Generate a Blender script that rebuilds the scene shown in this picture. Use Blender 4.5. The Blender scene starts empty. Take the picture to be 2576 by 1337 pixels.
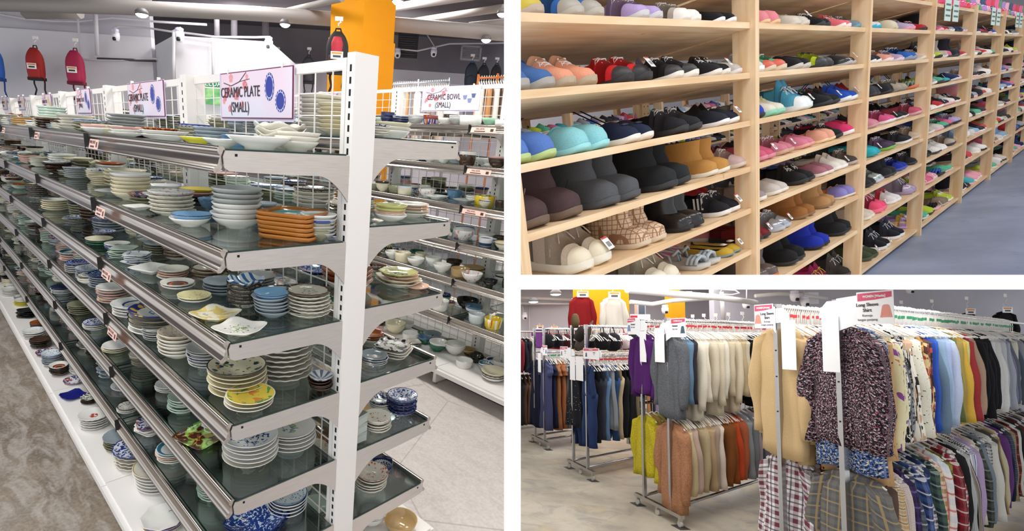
import bpy, bmesh, math, random
from mathutils import Matrix, Vector
PI = math.pi
rnd = random.Random(7)
SC = bpy.context.scene
COL = SC.collection
# ------------------------------------------------------------------ camera and the three bays of the shop
FPX, PPX, PPY, W, H = 1300.0, 950.0, 790.0, 2576, 1337
ROT = {1: ((-0.65848, -0.75004, 0.06183), (-0.27219, 0.16090, -0.94869), (0.70160, -0.64152, -0.31010)),
       2: ((0.8023, -0.5699, -0.1776), (-0.2791, -0.0953, -0.9555), (0.5277, 0.8162, -0.2355)),
       3: ((0.8435, -0.5372, 0.0044), (0.0293, 0.0378, -0.9989), (0.5364, 0.8426, 0.0477))}
TR = {1: (-0.07, -0.111, 1.5762), 2: (1.17232, -0.91841, 1.62698), 3: (2.47221, 1.80003, 4.77716)}
UP = Vector((-0.03779, -0.98490, -0.16893)).normalized()
CAMLOC = Vector((0, 0, 1.6))
EX = (Vector((1, 0, 0)) - UP * UP.x).normalized()
EY = UP.cross(EX)
A = Matrix((EX, EY, UP)).transposed()           # world axes seen from the camera
AT = A.transposed()
MR = {}
for k in (1, 2, 3):
    R0 = Matrix(ROT[k])
    c0 = R0.col[0].normalized(); c2 = (R0.col[2] - c0 * R0.col[2].dot(c0)).normalized(); c1 = c2.cross(c0)
    ROT[k] = Matrix((c0, c1, c2)).transposed()
    TR[k] = Vector(TR[k])
    m = (AT @ ROT[k]).to_4x4(); m.translation = AT @ TR[k] + CAMLOC
    MR[k] = m
m = AT.to_4x4(); m.translation = CAMLOC
MR[0] = m                                        # the partition is laid out in the camera's own frame
def camr(k): return -(ROT[k].transposed() @ TR[k])
def ray(k, u, v): return ROT[k].transposed() @ Vector(((u - PPX) / FPX, (v - PPY) / FPX, 1))
def atz(k, u, v, z): c = camr(k); d = ray(k, u, v); return c + d * ((z - c.z) / d.z)
def aty(k, u, v, y): c = camr(k); d = ray(k, u, v); return c + d * ((y - c.y) / d.y)
def atn(k, u, v, n, D): c = camr(k); d = ray(k, u, v); return c + d * (D / d.dot(Vector(n)))
def depth(k, P): return (ROT[k] @ Vector(P) + TR[k]).z
def pix(k, P): c = ROT[k] @ Vector(P) + TR[k]; return (FPX * c.x / c.z + PPX, FPX * c.y / c.z + PPY) if c.z > .05 else (-9999, -9999)
cam_d = bpy.data.cameras.new('camera'); cam = bpy.data.objects.new('camera', cam_d); COL.objects.link(cam)
cam_d.sensor_width = 36; cam_d.sensor_fit = 'HORIZONTAL'; cam_d.lens = FPX / W * 36
cam_d.shift_x = (W / 2 - PPX) / W; cam_d.shift_y = (PPY - H / 2) / W; cam_d.clip_start = .05; cam_d.clip_end = 100
mc = (AT @ Matrix.Diagonal((1, -1, -1))).to_4x4(); mc.translation = CAMLOC; cam.matrix_world = mc
SC.camera = cam
SC.view_settings.view_transform = 'Standard'; SC.view_settings.look = 'None'; SC.view_settings.gamma = 1
SC.view_settings.use_curve_mapping = False; SC.view_settings.exposure = 0.18
SC.cycles.transparent_max_bounces = 40
# ------------------------------------------------------------------ materials
def lin(c):
    if isinstance(c, str):
        c = c.lstrip('#'); c = tuple(int(c[i:i + 2], 16) / 255 for i in (0, 2, 4))
        c = tuple(x / 12.92 if x <= .04045 else ((x + .055) / 1.055) ** 2.4 for x in c)
    return (c[0], c[1], c[2], 1)
class NT:
    def __init__(s, name):
        s.m = bpy.data.materials.new(name); s.m.use_nodes = True; s.t = s.m.node_tree
        s.b = s.t.nodes['Principled BSDF']; s.out = s.t.nodes['Material Output']
    def n(s, typ, **kw):
        x = s.t.nodes.new('ShaderNode' + typ)
        for k, v in kw.items():
            if k.startswith('_'): setattr(x, k[1:], v)
            else: s.put(x, k, v)
        return x
    def put(s, x, k, v):
        i = x.inputs[int(k[1:])] if (k[0] == 'i' and k[1:].isdigit()) else x.inputs[k.replace('__', ' ')]
        if isinstance(v, bpy.types.NodeSocket): s.t.links.new(v, i)
        else: i.default_value = v
    def math(s, op, a, b=0, c=0):
        x = s.n('Math', _operation=op); s.put(x, 'i0', a); s.put(x, 'i1', b); s.put(x, 'i2', c); return x.outputs[0]
    def mix(s, f, a, b):
        x = s.n('Mix', _data_type='RGBA'); s.put(x, 'i0', f); s.put(x, 'i6', a); s.put(x, 'i7', b); return x.outputs[2]
    def ramp(s, f, stops, const=True):
        x = s.n('ValToRGB'); s.put(x, 'i0', f); r = x.color_ramp
        if const: r.interpolation = 'CONSTANT'
        while len(r.elements) > 1: r.elements.remove(r.elements[-1])
        r.elements[0].position = stops[0][0]; r.elements[0].color = stops[0][1]
        for p, c in stops[1:]: e = r.elements.new(p); e.color = c
        return x.outputs[0]
    def uv(s): return s.n('UVMap').outputs[0]
    def obj(s): return s.n('TexCoord').outputs['Object']
    def noise(s, vec, scale, detail=2, rough=.5, dist=0):
        x = s.n('TexNoise'); s.put(x, 'Scale', scale); s.put(x, 'Detail', detail); s.put(x, 'Roughness', rough); s.put(x, 'Distortion', dist)
        if vec is not None: s.put(x, 'Vector', vec)
        return x.outputs[0]
    def vor(s, vec, scale, out='Distance', feat='F1'):
        x = s.n('TexVoronoi', _feature=feat); s.put(x, 'Scale', scale)
        if vec is not None: s.put(x, 'Vector', vec)
        return x.outputs[out]
    def scl(s, vec, sx, sy, sz=1):
        x = s.n('Mapping'); s.put(x, 'Vector', vec); x.inputs['Scale'].default_value = (sx, sy, sz); return x.outputs[0]
    def bump(s, h, st=.3, d=.002):
        x = s.n('Bump'); s.put(x, 'Height', h); x.inputs['Strength'].default_value = st; x.inputs['Distance'].default_value = d
        s.t.links.new(x.outputs[0], s.b.inputs['Normal'])
    def fin(s, col=None, rough=.5, metal=0, spec=.5):
        if col is not None: s.put(s.b, 'Base Color', col)
        s.put(s.b, 'Roughness', rough); s.put(s.b, 'Metallic', metal); s.b.inputs['Specular IOR Level'].default_value = spec
        return s.m
_cache = {}
def pbr(col, rough=.5, metal=0, spec=.5, name=None):
    key = (col, rough, metal, spec)
    if key not in _cache: _cache[key] = NT(name or 'paint').fin(lin(col), rough, metal, spec)
    return _cache[key]
def emis(col, st, name='lamp_glow'):
    t = NT(name); t.b.inputs['Emission Color'].default_value = lin(col); t.b.inputs['Emission Strength'].default_value = st
    return t.fin(lin('#ffffff'), .5)
def fabric(col, sc=400, name='fabric', amt=.25, col2=None, rough=.9):
    key = ('fab', col, sc, amt, col2)
    if key not in _cache:
        t = NT(name); o = t.obj(); n = t.noise(o, sc, 2); c = lin(col); d = lin(col2) if col2 else tuple(x * (1 - amt) for x in c[:3]) + (1,)
        n2 = t.noise(o, 9, 3)
        c3 = t.mix(t.ramp(n, [(.35, (0, 0, 0, 1)), (.65, (1, 1, 1, 1))], False), d, c)
        t.bump(n2, .25, .01); _cache[key] = t.fin(c3, rough, 0, .2)
    return _cache[key]
# ------------------------------------------------------------------ mesh building
class MB:
    def __init__(s): s.v = []; s.f = []; s.m = []; s.uv = []; s.sm = []
    def add(s, vs, fs, mi=0, uvs=None, smooth=False):
        o = len(s.v); s.v += [tuple(p) for p in vs]; s.uv += (uvs if uvs else [(p[0], p[1]) for p in vs])
        for f in fs: s.f.append(tuple(i + o for i in f)); s.m.append(mi); s.sm.append(smooth)
        return s
    def box(s, a, b, mi=0, M=None):
        (x0, y0, z0), (x1, y1, z1) = a, b
        vs = [(x0, y0, z0), (x1, y0, z0), (x1, y1, z0), (x0, y1, z0), (x0, y0, z1), (x1, y0, z1), (x1, y1, z1), (x0, y1, z1)]
        if M is not None: vs = [tuple(M @ Vector(p)) for p in vs]
        return s.add(vs, [(3, 2, 1, 0), (4, 5, 6, 7), (0, 1, 5, 4), (1, 2, 6, 5), (2, 3, 7, 6), (3, 0, 4, 7)], mi)
    def cbox(s, c, h, mi=0, M=None): return s.box((c[0] - h[0], c[1] - h[1], c[2] - h[2]), (c[0] + h[0], c[1] + h[1], c[2] + h[2]), mi, M)
    def prism(s, poly, fn, a, b, mi=0, smooth=False):
        n = len(poly); vs = [fn(p, a) for p in poly] + [fn(p, b) for p in poly]
        s.add(vs, [(i, (i + 1) % n, n + (i + 1) % n, n + i) for i in range(n)], mi, smooth=smooth)
        return s.add(vs, [tuple(range(n - 1, -1, -1)), tuple(range(n, 2 * n))], mi)
    def loft(s, rings, mi=0, cap=(1, 1), closed=True, smooth=True, uvs=None):
        n = len(rings[0]); vs = [p for r in rings for p in r]; fs = []
        for i in range(len(rings) - 1):
            for j in range(n if closed else n - 1):
                a, b = i * n + j, i * n + (j + 1) % n; fs.append((a, b, b + n, a + n))
        s.add(vs, fs, mi, uvs, smooth)
        o = len(s.v) - len(vs)
        if cap[0] and closed: s.f.append(tuple(o + j for j in range(n - 1, -1, -1))); s.m.append(mi); s.sm.append(False)
        if cap[1] and closed: s.f.append(tuple(o + (len(rings) - 1) * n + j for j in range(n))); s.m.append(mi); s.sm.append(False)
        return s
    def tube(s, pts, r, seg=6, mi=0, cap=True):
        pts = [Vector(p) for p in pts]; rings = []; up0 = None
        for i, p in enumerate(pts):
            d = (pts[min(i + 1, len(pts) - 1)] - pts[max(i - 1, 0)]).normalized()
            if up0 is None: up0 = Vector((0, 0, 1)) if abs(d.z) < .9 else Vector((1, 0, 0))
            x = d.cross(up0)
            if x.length < 1e-4: x = d.cross(Vector((.3, 1, .2)))
            x.normalize(); y = d.cross(x).normalized(); up0 = -y if y.dot(up0) < 0 else y
            rr = r[i] if isinstance(r, (list, tuple)) else r
            rings.append([tuple(p + (x * math.cos(2 * PI * k / seg) + y * math.sin(2 * PI * k / seg)) * rr) for k in range(seg)])
        return s.loft(rings, mi, (cap, cap))
    def lathe(s, prof, seg=24, mi=0, mod=None, c=(0, 0, 0), uvr=None, mis=None, smooth=True):
        R = uvr or max(p[0] for p in prof); rings = []; uvs = []
        for (r, z) in prof:
            ring = []
            for k in range(seg):
                a = 2 * PI * k / seg; q = mod(a, r / R) if mod else 1; dz = 0
                if isinstance(q, tuple): q, dz = q
                x, y = math.cos(a) * r * q, math.sin(a) * r * q
                ring.append((c[0] + x, c[1] + y, c[2] + z + dz)); uvs.append((math.cos(a) * r / R, math.sin(a) * r / R))
            rings.append(ring)
        n = seg; vs = [p for r in rings for p in r]; o = len(s.v); s.v += vs; s.uv += uvs
        for i in range(len(rings) - 1):
            for j in range(n):
                a, b = o + i * n + j, o + i * n + (j + 1) % n
                s.f.append((a, b, b + n, a + n)); s.m.append(mis[i] if mis else mi); s.sm.append(smooth)
        s.f.append(tuple(o + j for j in range(n - 1, -1, -1))); s.m.append(mis[0] if mis else mi); s.sm.append(False)
        s.f.append(tuple(o + (len(rings) - 1) * n + j for j in range(n))); s.m.append(mis[-1] if mis else mi); s.sm.append(False)
        return s
    def mesh(s, name='mesh'):
        me = bpy.data.meshes.new(name); me.from_pydata(s.v, [], s.f)
        me.polygons.foreach_set('material_index', s.m); me.polygons.foreach_set('use_smooth', s.sm)
        l = me.uv_layers.new(name='UVMap'); idx = [0] * len(me.loops); me.loops.foreach_get('vertex_index', idx)
        fl = []
        for i in idx: fl += s.uv[i]
        l.data.foreach_set('uv', fl)
        me.update(); return me
ROOMOF = {}
def T(x=0, y=0, z=0, rz=0, s=1): return Matrix.Translation((x, y, z)) @ Matrix.Rotation(rz, 4, 'Z') @ (Matrix.Scale(s, 4) if not isinstance(s, tuple) else Matrix.Diagonal(s + (1,)))
def put(name, me, mats, room, M=None, parent=None, label=None, cat=None, group=None, kind=None):
    if isinstance(me, MB): me = me.mesh(name)
    o = bpy.data.objects.new(name, me); COL.objects.link(o)
    if me is not None and mats:
        if len(me.materials) == 0:
            for x in mats: me.materials.append(None)
        for i, x in enumerate(mats): o.material_slots[i].link = 'OBJECT'; o.material_slots[i].material = x
    if parent is not None: o.parent = parent; o.matrix_local = M or Matrix.Identity(4)
    else: o.matrix_world = MR[room] @ (M or Matrix.Identity(4))
    ROOMOF[o.name] = room
    if label: o['label'] = label
    if cat: o['category'] = cat
    if group: o['group'] = group
    if kind: o['kind'] = kind
    return o
def empty(name, room, M, label, cat, group=None):
    o = bpy.data.objects.new(name, None); o.empty_display_size = .05; COL.objects.link(o); o.matrix_world = MR[room] @ M
    ROOMOF[o.name] = room; o['label'] = label; o['category'] = cat
    if group: o['group'] = group
    return o
def text_mb(s, size, mi=0, M=None, ext=.0008, sx=1, align='CENTER', sp=1, bold=0):
    cu = bpy.data.curves.new('t', 'FONT'); cu.body = s; cu.size = size; cu.extrude = ext; cu.align_x = align; cu.align_y = 'CENTER'; cu.space_line = 1; cu.space_character = sp
    cu.offset = bold; cu.resolution_u = 3
    o = bpy.data.objects.new('t', cu); COL.objects.link(o); dg = bpy.context.evaluated_depsgraph_get(); me = bpy.data.meshes.new_from_object(o.evaluated_get(dg))
    vs = [(v.co.x * sx, v.co.y, v.co.z) for v in me.vertices]; fs = [tuple(p.vertices) for p in me.polygons]
    bpy.data.objects.remove(o); bpy.data.curves.remove(cu); bpy.data.meshes.remove(me)
    if M is not None: vs = [tuple(M @ Vector(p)) for p in vs]
    return vs, fs
ORD = ['first', 'second', 'third', 'fourth', 'fifth', 'sixth', 'seventh', 'eighth', 'ninth', 'tenth', 'eleventh', 'twelfth', 'thirteenth', 'fourteenth', 'fifteenth', 'sixteenth', 'seventeenth', 'eighteenth', 'nineteenth', 'twentieth']
def ordn(i):
    if i < 20: return ORD[i]
    t = ['twenty', 'thirty', 'forty', 'fifty', 'sixty', 'seventy', 'eighty', 'ninety'][(i + 1) // 10 - 2]; u = (i + 1) % 10
    return (t[:-1] + 'ieth') if u == 0 else t + '-' + ORD[u - 1]
NUM = ['none', 'one', 'two', 'three', 'four', 'five', 'six', 'seven', 'eight', 'nine', 'ten']
# ------------------------------------------------------------------ partition of white board between the three bays
WHITE = pbr('#ffffff', .6, name='white_board')
D0 = .6
def cvp(u, v, z): return Vector(((u - PPX) / FPX * z, (v - PPY) / FPX * z, z))
mb = MB()
xa, xb = (1268 - PPX) / FPX * D0, (1310 - PPX) / FPX * D0; dx = (1289 - PPX) / FPX; Zf = 13
mb.add([(xa, -3.5, D0), (xb, -3.5, D0), (xb, 3.5, D0), (xa, 3.5, D0)] + [(x + dx * (Zf - D0), y, Zf) for x, y in ((xa, -3.5), (xb, -3.5), (xb, 3.5), (xa, 3.5))],
       [(0, 1, 2, 3), (7, 6, 5, 4), (0, 4, 5, 1), (1, 5, 6, 2), (2, 6, 7, 3), (3, 7, 4, 0)])
put('wall_partition', mb, [WHITE], 0, kind='structure', label='white partition wall end between the plate aisle and the other two aisles')
mb = MB()
ya, yb = (692 - PPY) / FPX * D0, (729 - PPY) / FPX * D0; dy = (710.5 - PPY) / FPX
def sl(y, z): return y + dy * (z - D0)
mb.add([(xb - .0005, ya, D0), (1.6, ya, D0), (1.6, yb, D0), (xb - .0005, yb, D0)] +
       [(xb + dx * (Zf - D0), sl(ya, Zf), Zf), (18, sl(ya, Zf), Zf), (18, sl(yb, Zf), Zf), (xb + dx * (Zf - D0), sl(yb, Zf), Zf)],
       [(0, 1, 2, 3), (7, 6, 5, 4), (0, 4, 5, 1), (1, 5, 6, 2), (2, 6, 7, 3), (3, 7, 4, 0)])
put('wall_ledge', mb, [WHITE], 0, kind='structure', label='white floor slab between the shoe aisle above and the clothes aisle below')
# shared stuff
CHROME = pbr('#b4b4b6', .25, 1, name='chrome'); SILVER = pbr('#b9b5b0', .3, 1, name='brushed_metal')
WPAINT = pbr('#eeebe8', .45, name='white_enamel'); BLACK = pbr('#121214', .5, name='black_plastic'); DARK = pbr('#060606', .8, name='dark_hole')
CARD = pbr('#f4f4f6', .5, name='white_card')
# ================================================================== BAY 1: the plate aisle
ZL = [.358, .1155, -.128, -.372, -.6235, -.891]; ZR = [.410, .154, -.104, -.362, -.624, -.915]; ZB = -1.199; ZT = .611; ZF = -1.37
G1Y, DP, BL = 0.0, .406, 1.145
def glassmat():
    t = NT('shelf_glass'); tr = t.n('BsdfTransparent', Color=(.94, .975, .965, 1)); gl = t.n('BsdfGlossy', Color=(.9, .95, .95, 1), Roughness=.03)
    fr = t.n('Fresnel', IOR=1.5); mx = t.n('MixShader', i0=t.math('ADD', t.math('MULTIPLY', fr.outputs[0], .9), .03), i1=tr.outputs[0], i2=gl.outputs[0])
    t.t.links.new(mx.outputs[0], t.out.inputs[0]); return t.m
GLASS = glassmat(); GEDGE = pbr('#16332f', .15, name='green_glass_edge')
def railmat():
    t = NT('worn_steel'); o = t.obj(); n = t.noise(t.scl(o, .6, 30, 30), 3, 2)
    c = t.ramp(n, [(.25, lin('#a39a92')), (.75, lin('#d2cbc4'))], False); return t.fin(c, .22, 1)
RAIL = railmat()
def brushed():
    t = NT('brushed_bracket'); o = t.obj(); n = t.noise(t.scl(o, 40, 3, 160), 5, 2)
    c = t.ramp(n, [(.2, lin('#c3bcb8')), (.8, lin('#d8d2ce'))], False); return t.fin(c, .32, .85)
BRK = brushed()
def rail_poly():   # (outward, z) section of the front price rail, top bead to lower bead
    P = [(0, .006), (.006, .012), (.014, .014), (.02, .01), (.022, .003), (.019, -.003), (.016, -.006), (.015, -.012), (.018, -.017), (.02, -.026), (.025, -.033), (.031, -.037), (.033, -.042), (.03, -.047), (.022, -.047), (.012, -.038), (.004, -.02)]
    return P
def bracket_poly(d, y0, flip):
    P = [(d, 0), (d + .006, -.014), (d + .004, -.04), (d - .008, -.047)]
    for i in range(9):
        t = i / 8; y = d - .05 - (d - .05 - .15) * t; P.append((y, -.049 - .006 * math.sin(t * PI / 2)))
    for i in range(1, 11):
        t = i / 10; y = .15 - (.15 - y0) * t; P.append((y, -.055 - .072 * t ** 1.9))
    P.append((y0, 0)); return P
def gondola(name, label, room, yc, x0, nb, zl, zr, endpost, sides=(1, -1), far=99, ZT=ZT):
    g = empty(name, room, T(x0, yc, ZF), label, 'shelf', None); off = Matrix.Translation((-x0, -yc, -ZF))
    def P(nm, mbb, mats, **k): return put(nm, mbb, mats, room, off, g, **k)
    pw = .041
    for i in range(nb + 1):
        X = x0 + i * BL; mb = MB(); ht = ZT + .006
        e = .026 if i == 0 and endpost else .03
        mb.box((X - .008 if i == 0 else X - e, yc - pw, ZF), (X + e, yc + pw, ht))
        if i < 4:   # slotted channels on both faces
            for s in (1, -1):
                ys = yc + s * (pw + .0012); z = ht - .03
                mb.box((X - .004, min(yc + s * pw, ys), ZF + .1), (X + .022, max(yc + s * pw, ys), ht - .004), 0)
                while z > ZF + .12:
                    mb.box((X + .004, min(ys, ys + s * .0006), z - .017), (X + .012, max(ys, ys + s * .0006), z), 1); z -= .0305
                mb.box((X + .028, min(yc + s * pw * .75, ys), ZF + .1), (X + .045, max(yc + s * pw * .75, ys), ht - .012), 0)
        P('upright', mb, [WPAINT, DARK])
    for i in range(nb):
        X = x0 + i * BL; mb = MB(); r = .0017 if i < 3 else .0022; a, b = X + .05, X + BL - .035
        mb.box((a, yc - .008, ZT - .028), (b, yc + .008, ZT))
        zz = ZT - .085
        while zz > ZB + .05: mb.box((a, yc - r, zz - r), (b, yc + r, zz + r)); zz -= .0635
        n = 13
        for k in range(n): x = a + (b - a) * k / (n - 1); mb.box((x - r, yc + .004 - r, ZB + .03), (x + r, yc + .004 + r, ZT - .02))
        P('wire_panel', mb, [WPAINT])
    for s in sides:
        for li, z in enumerate(zl if s > 0 else zr):
            for i in range(nb):
                X = x0 + i * BL; a, b = X + (.004 if i else 0), X + BL - .004
                mb = MB(); y1, y2 = sorted((yc + s * .052, yc + s * (DP - .002))); mb.box((a, y1, z - .0075), (b, y2, z), 0)
                # dark green edge of the glass
                ye = yc + s * DP; mb.box((a, min(ye, ye - s * .002), z - .0076), (b, max(ye, ye - s * .002), z + .0002), 1)
                mb.box((a - .001, y1, z - .0076), (a + .0015, y2, z + .0002), 1)
                P('glass_shelf', mb, [GLASS, GEDGE])
                mb = MB(); poly = rail_poly()
                mb.prism(poly, lambda p, x: (x, yc + s * (DP + p[0]), z + p[1] - .008), a + (.004 if i == 0 else 0), b, 0, True)
                mb.box((b - .001, min(yc + s * DP, yc + s * (DP + .034)), z - .056), (b + .004, max(yc + s * DP, yc + s * (DP + .034)), z + .004), 1)
                P('front_rail', mb, [RAIL, BLACK])
            for i in range(nb + 1 if far > 50 else 2):
                X = x0 + i * BL; mb = MB(); pl = bracket_poly(DP + .004, .043, s)
                if i > 4: continue
                for dx_ in ((-.004,) if i == 0 else (-.006,)):
                    mb.prism(pl, lambda p, x: (x, yc + s * p[0], z + p[1] - .004), X + dx_, X + dx_ + .004, 0)
                if i == 0:
                    for (yy, zz) in ((DP - .022, -.014),): mb.lathe([(.0035, -.0005), (.0035, .0008)], 8, 1, c=(0, 0, 0)) if 0 else mb.box((X - .0052, yc + s * yy - .003, z - .017), (X - .0042, yc + s * yy + .003, z - .011), 1)
                P('shelf_bracket', mb, [BRK, DARK])
        for i in range(nb):
            X = x0 + i * BL; mb = MB(); e = .4955 + .01; a, b = X + .002, X + BL - .002
            y1, y2 = sorted((yc + s * .045, yc + s * e)); mb.box((a, y1, ZB - .03), (b, y2, ZB))
            y1, y2 = sorted((yc + s * (e - .004), yc + s * (e + .022))); mb.box((a, y1, ZB - .045), (b, y2, ZB - .012))
            for q in (a + .02,): 
                y1, y2 = sorted((yc + s * .05, yc + s * (e - .03))); mb.box((q, y1, ZF + .02), (q + .03, y2, ZB - .03)); mb.box((q + .003, yc + s * (e - .05) - .01, ZF), (q + .025, yc + s * (e - .05) + .01, ZF + .02), 1)
            P('base_deck', mb, [WPAINT, SILVER])
    return g
g1 = gondola('display_gondola', 'long white double-sided display shelf with glass shelves full of plates, slotted end post nearest', 1, 0, 0, 7, ZL, ZR, True)
Z2 = [.552, .288, .02, -.245, -.515, -.81]
g2 = gondola('display_gondola', 'white display shelf with glass shelves of bowls across the pale aisle on the right', 1, -2.345, 1.19 - BL * 2, 6, Z2, Z2, False, ZT=.86)
# ---- floor of bay 1
def floor1():
    t = NT('bare_concrete'); o = t.obj(); sep = t.n('SeparateXYZ', Vector=o)
    n1 = t.noise(o, 1.6, 5, .6, .4); n2 = t.noise(t.scl(o, 1, 2.5), 4, 6, .65, 1.0); n3 = t.noise(o, 60, 3)
    brown = t.ramp(n1, [(.25, lin('#54463a')), (.45, lin('#75644f')), (.6, lin('#8f7f6c')), (.8, lin('#7c746c'))], False)
    brown = t.mix(t.ramp(n2, [(.45, (0, 0, 0, 1)), (.62, (.8, .8, .8, 1))], False), brown, lin('#b3aaa2'))
    pale = t.ramp(n2, [(.3, lin('#cdc3bd')), (.6, lin('#ddd4cf')), (.8, lin('#c9bfba'))], False)
    side = t.math('GREATER_THAN', t.math('ADD', sep.outputs[1], t.math('MULTIPLY', n1, .1)), .2)  # floor tone splits by aisle, partly putting the aisles' light into the colour
    c = t.mix(side, pale, brown); c = t.mix(.15, c, t.ramp(n3, [(.3, (.2, .2, .2, 1)), (.7, (.9, .9, .9, 1))], False))
    cr = t.vor(t.scl(o, .8, .8), 1.3, feat='DISTANCE_TO_EDGE'); c = t.mix(t.ramp(cr, [(0, (.5, .5, .5, 1)), (.006, (0, 0, 0, 1))], False), c, lin('#8d8078'))
    t.bump(n2, .2, .004); return t.fin(c, .45, 0, .4)
mb = MB(); mb.box((-3, -8, ZF - .1), (12, 4, ZF)); put('floor', mb, [floor1()], 1, kind='structure')
# dark strip laid on the floor under the far shelf
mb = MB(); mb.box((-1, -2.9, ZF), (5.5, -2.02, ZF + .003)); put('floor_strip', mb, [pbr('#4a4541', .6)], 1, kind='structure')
# ---- walls
NW = Vector((.7384, -.6744, 0)); TW = Vector((.6744, .7384, 0))    # wall normal (away), along (to the left)
CEIL = 2.38
def wallmat(c1, c2, name):
    t = NT(name); o = t.obj(); n = t.noise(o, .7, 4, .6); n2 = t.noise(o, 40, 2)
    c = t.ramp(n, [(.3, lin(c1)), (.7, lin(c2))], False); t.bump(n2, .1, .003); return t.fin(c, .85, 0, .2)
WG = wallmat('#b9b6bf', '#c9c6ce', 'grey_painted_wall'); WD = wallmat('#77737a', '#8b878d', 'dark_grey_soffit'); WL = wallmat('#d5d3da', '#e0dee4', 'light_wall')
C1 = camr(1)
def wbox(u0, u1, D, z0, z1, th=.12):
    a = atn(1, u0, 400, NW, D); b = atn(1, u1, 400, NW, D); mb = MB()
    a2, b2 = a + NW * th, b + NW * th
    mb.add([(a.x, a.y, z0), (b.x, b.y, z0), (b2.x, b2.y, z0), (a2.x, a2.y, z0), (a.x, a.y, z1), (b.x, b.y, z1), (b2.x, b2.y, z1), (a2.x, a2.y, z1)],
           [(0, 1, 5, 4), (1, 2, 6, 5), (2, 3, 7, 6), (3, 0, 4, 7), (4, 5, 6, 7), (3, 2, 1, 0)]); return mb
put('wall_back', wbox(-700, 400, 8.0, ZF, 1.62), [WL], 1, kind='structure')
put('wall_back', wbox(-700, 400, 8.06, 1.60, CEIL), [WG], 1, kind='structure')
put('wall_back', wbox(380, 1600, 10.6, ZF, 1.75), [WG], 1, kind='structure')
put('wall_back', wbox(380, 1600, 10.9, 1.70, CEIL), [WD], 1, kind='structure')
put('wall_back', wbox(985, 1152, 10.2, .55, 1.52, .38), [WG], 1, kind='structure')
# the boxed room that juts out of the wall
a = atn(1, 393, 150, NW, 7.98); b = atn(1, 440, 150, NW, 7.1); c = atn(1, 680, 150, NW, 7.1); d = c + NW * 2.6; a4 = a + NW * 2.2
mb = MB(); z1 = 1.52
pp_ = [a, b, c, d, a4]; mb.prism([(p.x, p.y) for p in pp_], lambda p, z: (p[0], p[1], z), ZF, z1)
put('wall_boxed_room', mb, [WL], 1, kind='structure')
mb = MB(); mb.box((-4, -12, CEIL), (18, 8, CEIL + .1)); put('ceiling', mb, [pbr('#5c585c', .9, name='grey_soffit_paint')], 1, kind='structure')
# ceiling beams
for i, q in enumerate((6.2, 8.4)):
    a = C1 + NW * q - TW * 9; b = C1 + NW * q + TW * 4; mb = MB(); hw = NW * .14
    vs = [];
    for z in (CEIL - .28, CEIL):
        for p in (a - hw, b - hw, b + hw, a + hw): vs.append((p.x, p.y, z))
    mb.add(vs, [(3, 2, 1, 0), (4, 5, 6, 7), (0, 1, 5, 4), (1, 2, 6, 5), (2, 3, 7, 6), (3, 0, 4, 7)]); put('ceiling_beam', mb, [pbr('#625d62', .9, name='beam_paint')], 1, kind='structure')
def tag(o, label, cat, group=None):
    o['label'] = label; o['category'] = cat
    if group: o['group'] = group
    return o
# pipes under the ceiling, given as pixels at a wall-parallel depth
def pipe(pts, r, label, m=None, D=None, room=1, nv=None, cat='pipe', name='ceiling_pipe', seg=8):
    P = [atn(room, u, v, nv or NW, dd) for u, v, dd in pts]; mb = MB().tube(P, r, seg)
    base = P[0]; return put(name, mb, [m or PIPE], room, label=label, cat=cat)
PIPE = pbr('#8d8785', .6, name='painted_pipe'); CONDUIT = pbr('#c9c7cc', .5, name='conduit')
pipe([(-60, 8, 6.0), (300, 18, 6.0), (640, 34, 6.0), (840, 48, 6.0), (1300, 88, 6.0)], .07, 'thick pale pipe running across under the ceiling above the backpacks')
pipe([(60, 22, 6.3), (200, 22, 6.3)], .1, 'short fat pale duct end tucked behind the long ceiling pipe', cat='duct')
pipe([(1330, 55, 6.3), (1180, 72, 6.1)], .06, 'pale branch pipe joining the long ceiling pipe near the partition')
pipe([(700, 32, 6.9), (860, -4, 5.2)], .03, 'thin grey pipe slanting up over the boxed room')
pipe([(992, 60, 8.5), (1268, 20, 6.3)], .04, 'thin pale pipe slanting up to the right of the orange pillar')
pipe([(860, 40, 9.5), (1300, -30, 5.5)], .05, 'pale slanting beam-like pipe above the right end of the aisle')
pipe([(-20, 32, 7.9), (60, 47, 7.9), (130, 53, 7.9), (200, 54, 7.9), (283, 45, 7.9), (400, 55, 7.9), (520, 62, 7.9)], .014, 'grey conduit sagging along the upper wall above the red backpacks', CONDUIT)
pipe([(193, 25, 7.9), (197, 60, 7.9), (203, 140, 7.9), (212, 150, 7.9), (300, 152, 7.9), (432, 147, 7.9)], .016, 'pale conduit going down the wall then right beside the pink backpack', CONDUIT)
pipe([(240, 25, 7.85), (245, 140, 7.85)], .03, 'square pale duct upright on the wall above the mesh panels', CONDUIT)
pipe([(245, 148, 7.9), (392, 153, 7.9)], .018, 'dark cable tray running along the wall to the boxed room', pbr('#4b484c', .6))
pipe([(288, 85, 7.6), (289, 70, 7.6), (300, 67, 7.6), (370, 70, 7.6), (432, 80, 7.0), (455, 70, 7.0)], .012, 'white conduit feeding the wall camera over the wall corner', CONDUIT)
pipe([(437, 80, 7.0), (436, 200, 7.0)], .02, 'pale pipe running down the corner of the boxed room', CONDUIT)
pipe([(460, 82, 7.0), (540, 93, 7.0), (640, 94, 7.0), (680, 93, 7.0)], .012, 'white conduit along the top of the boxed room', CONDUIT)
pipe([(534, 95, 7.05), (536, 190, 7.05)], .014, 'thin pale pipe down the front of the boxed room', CONDUIT)
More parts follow.
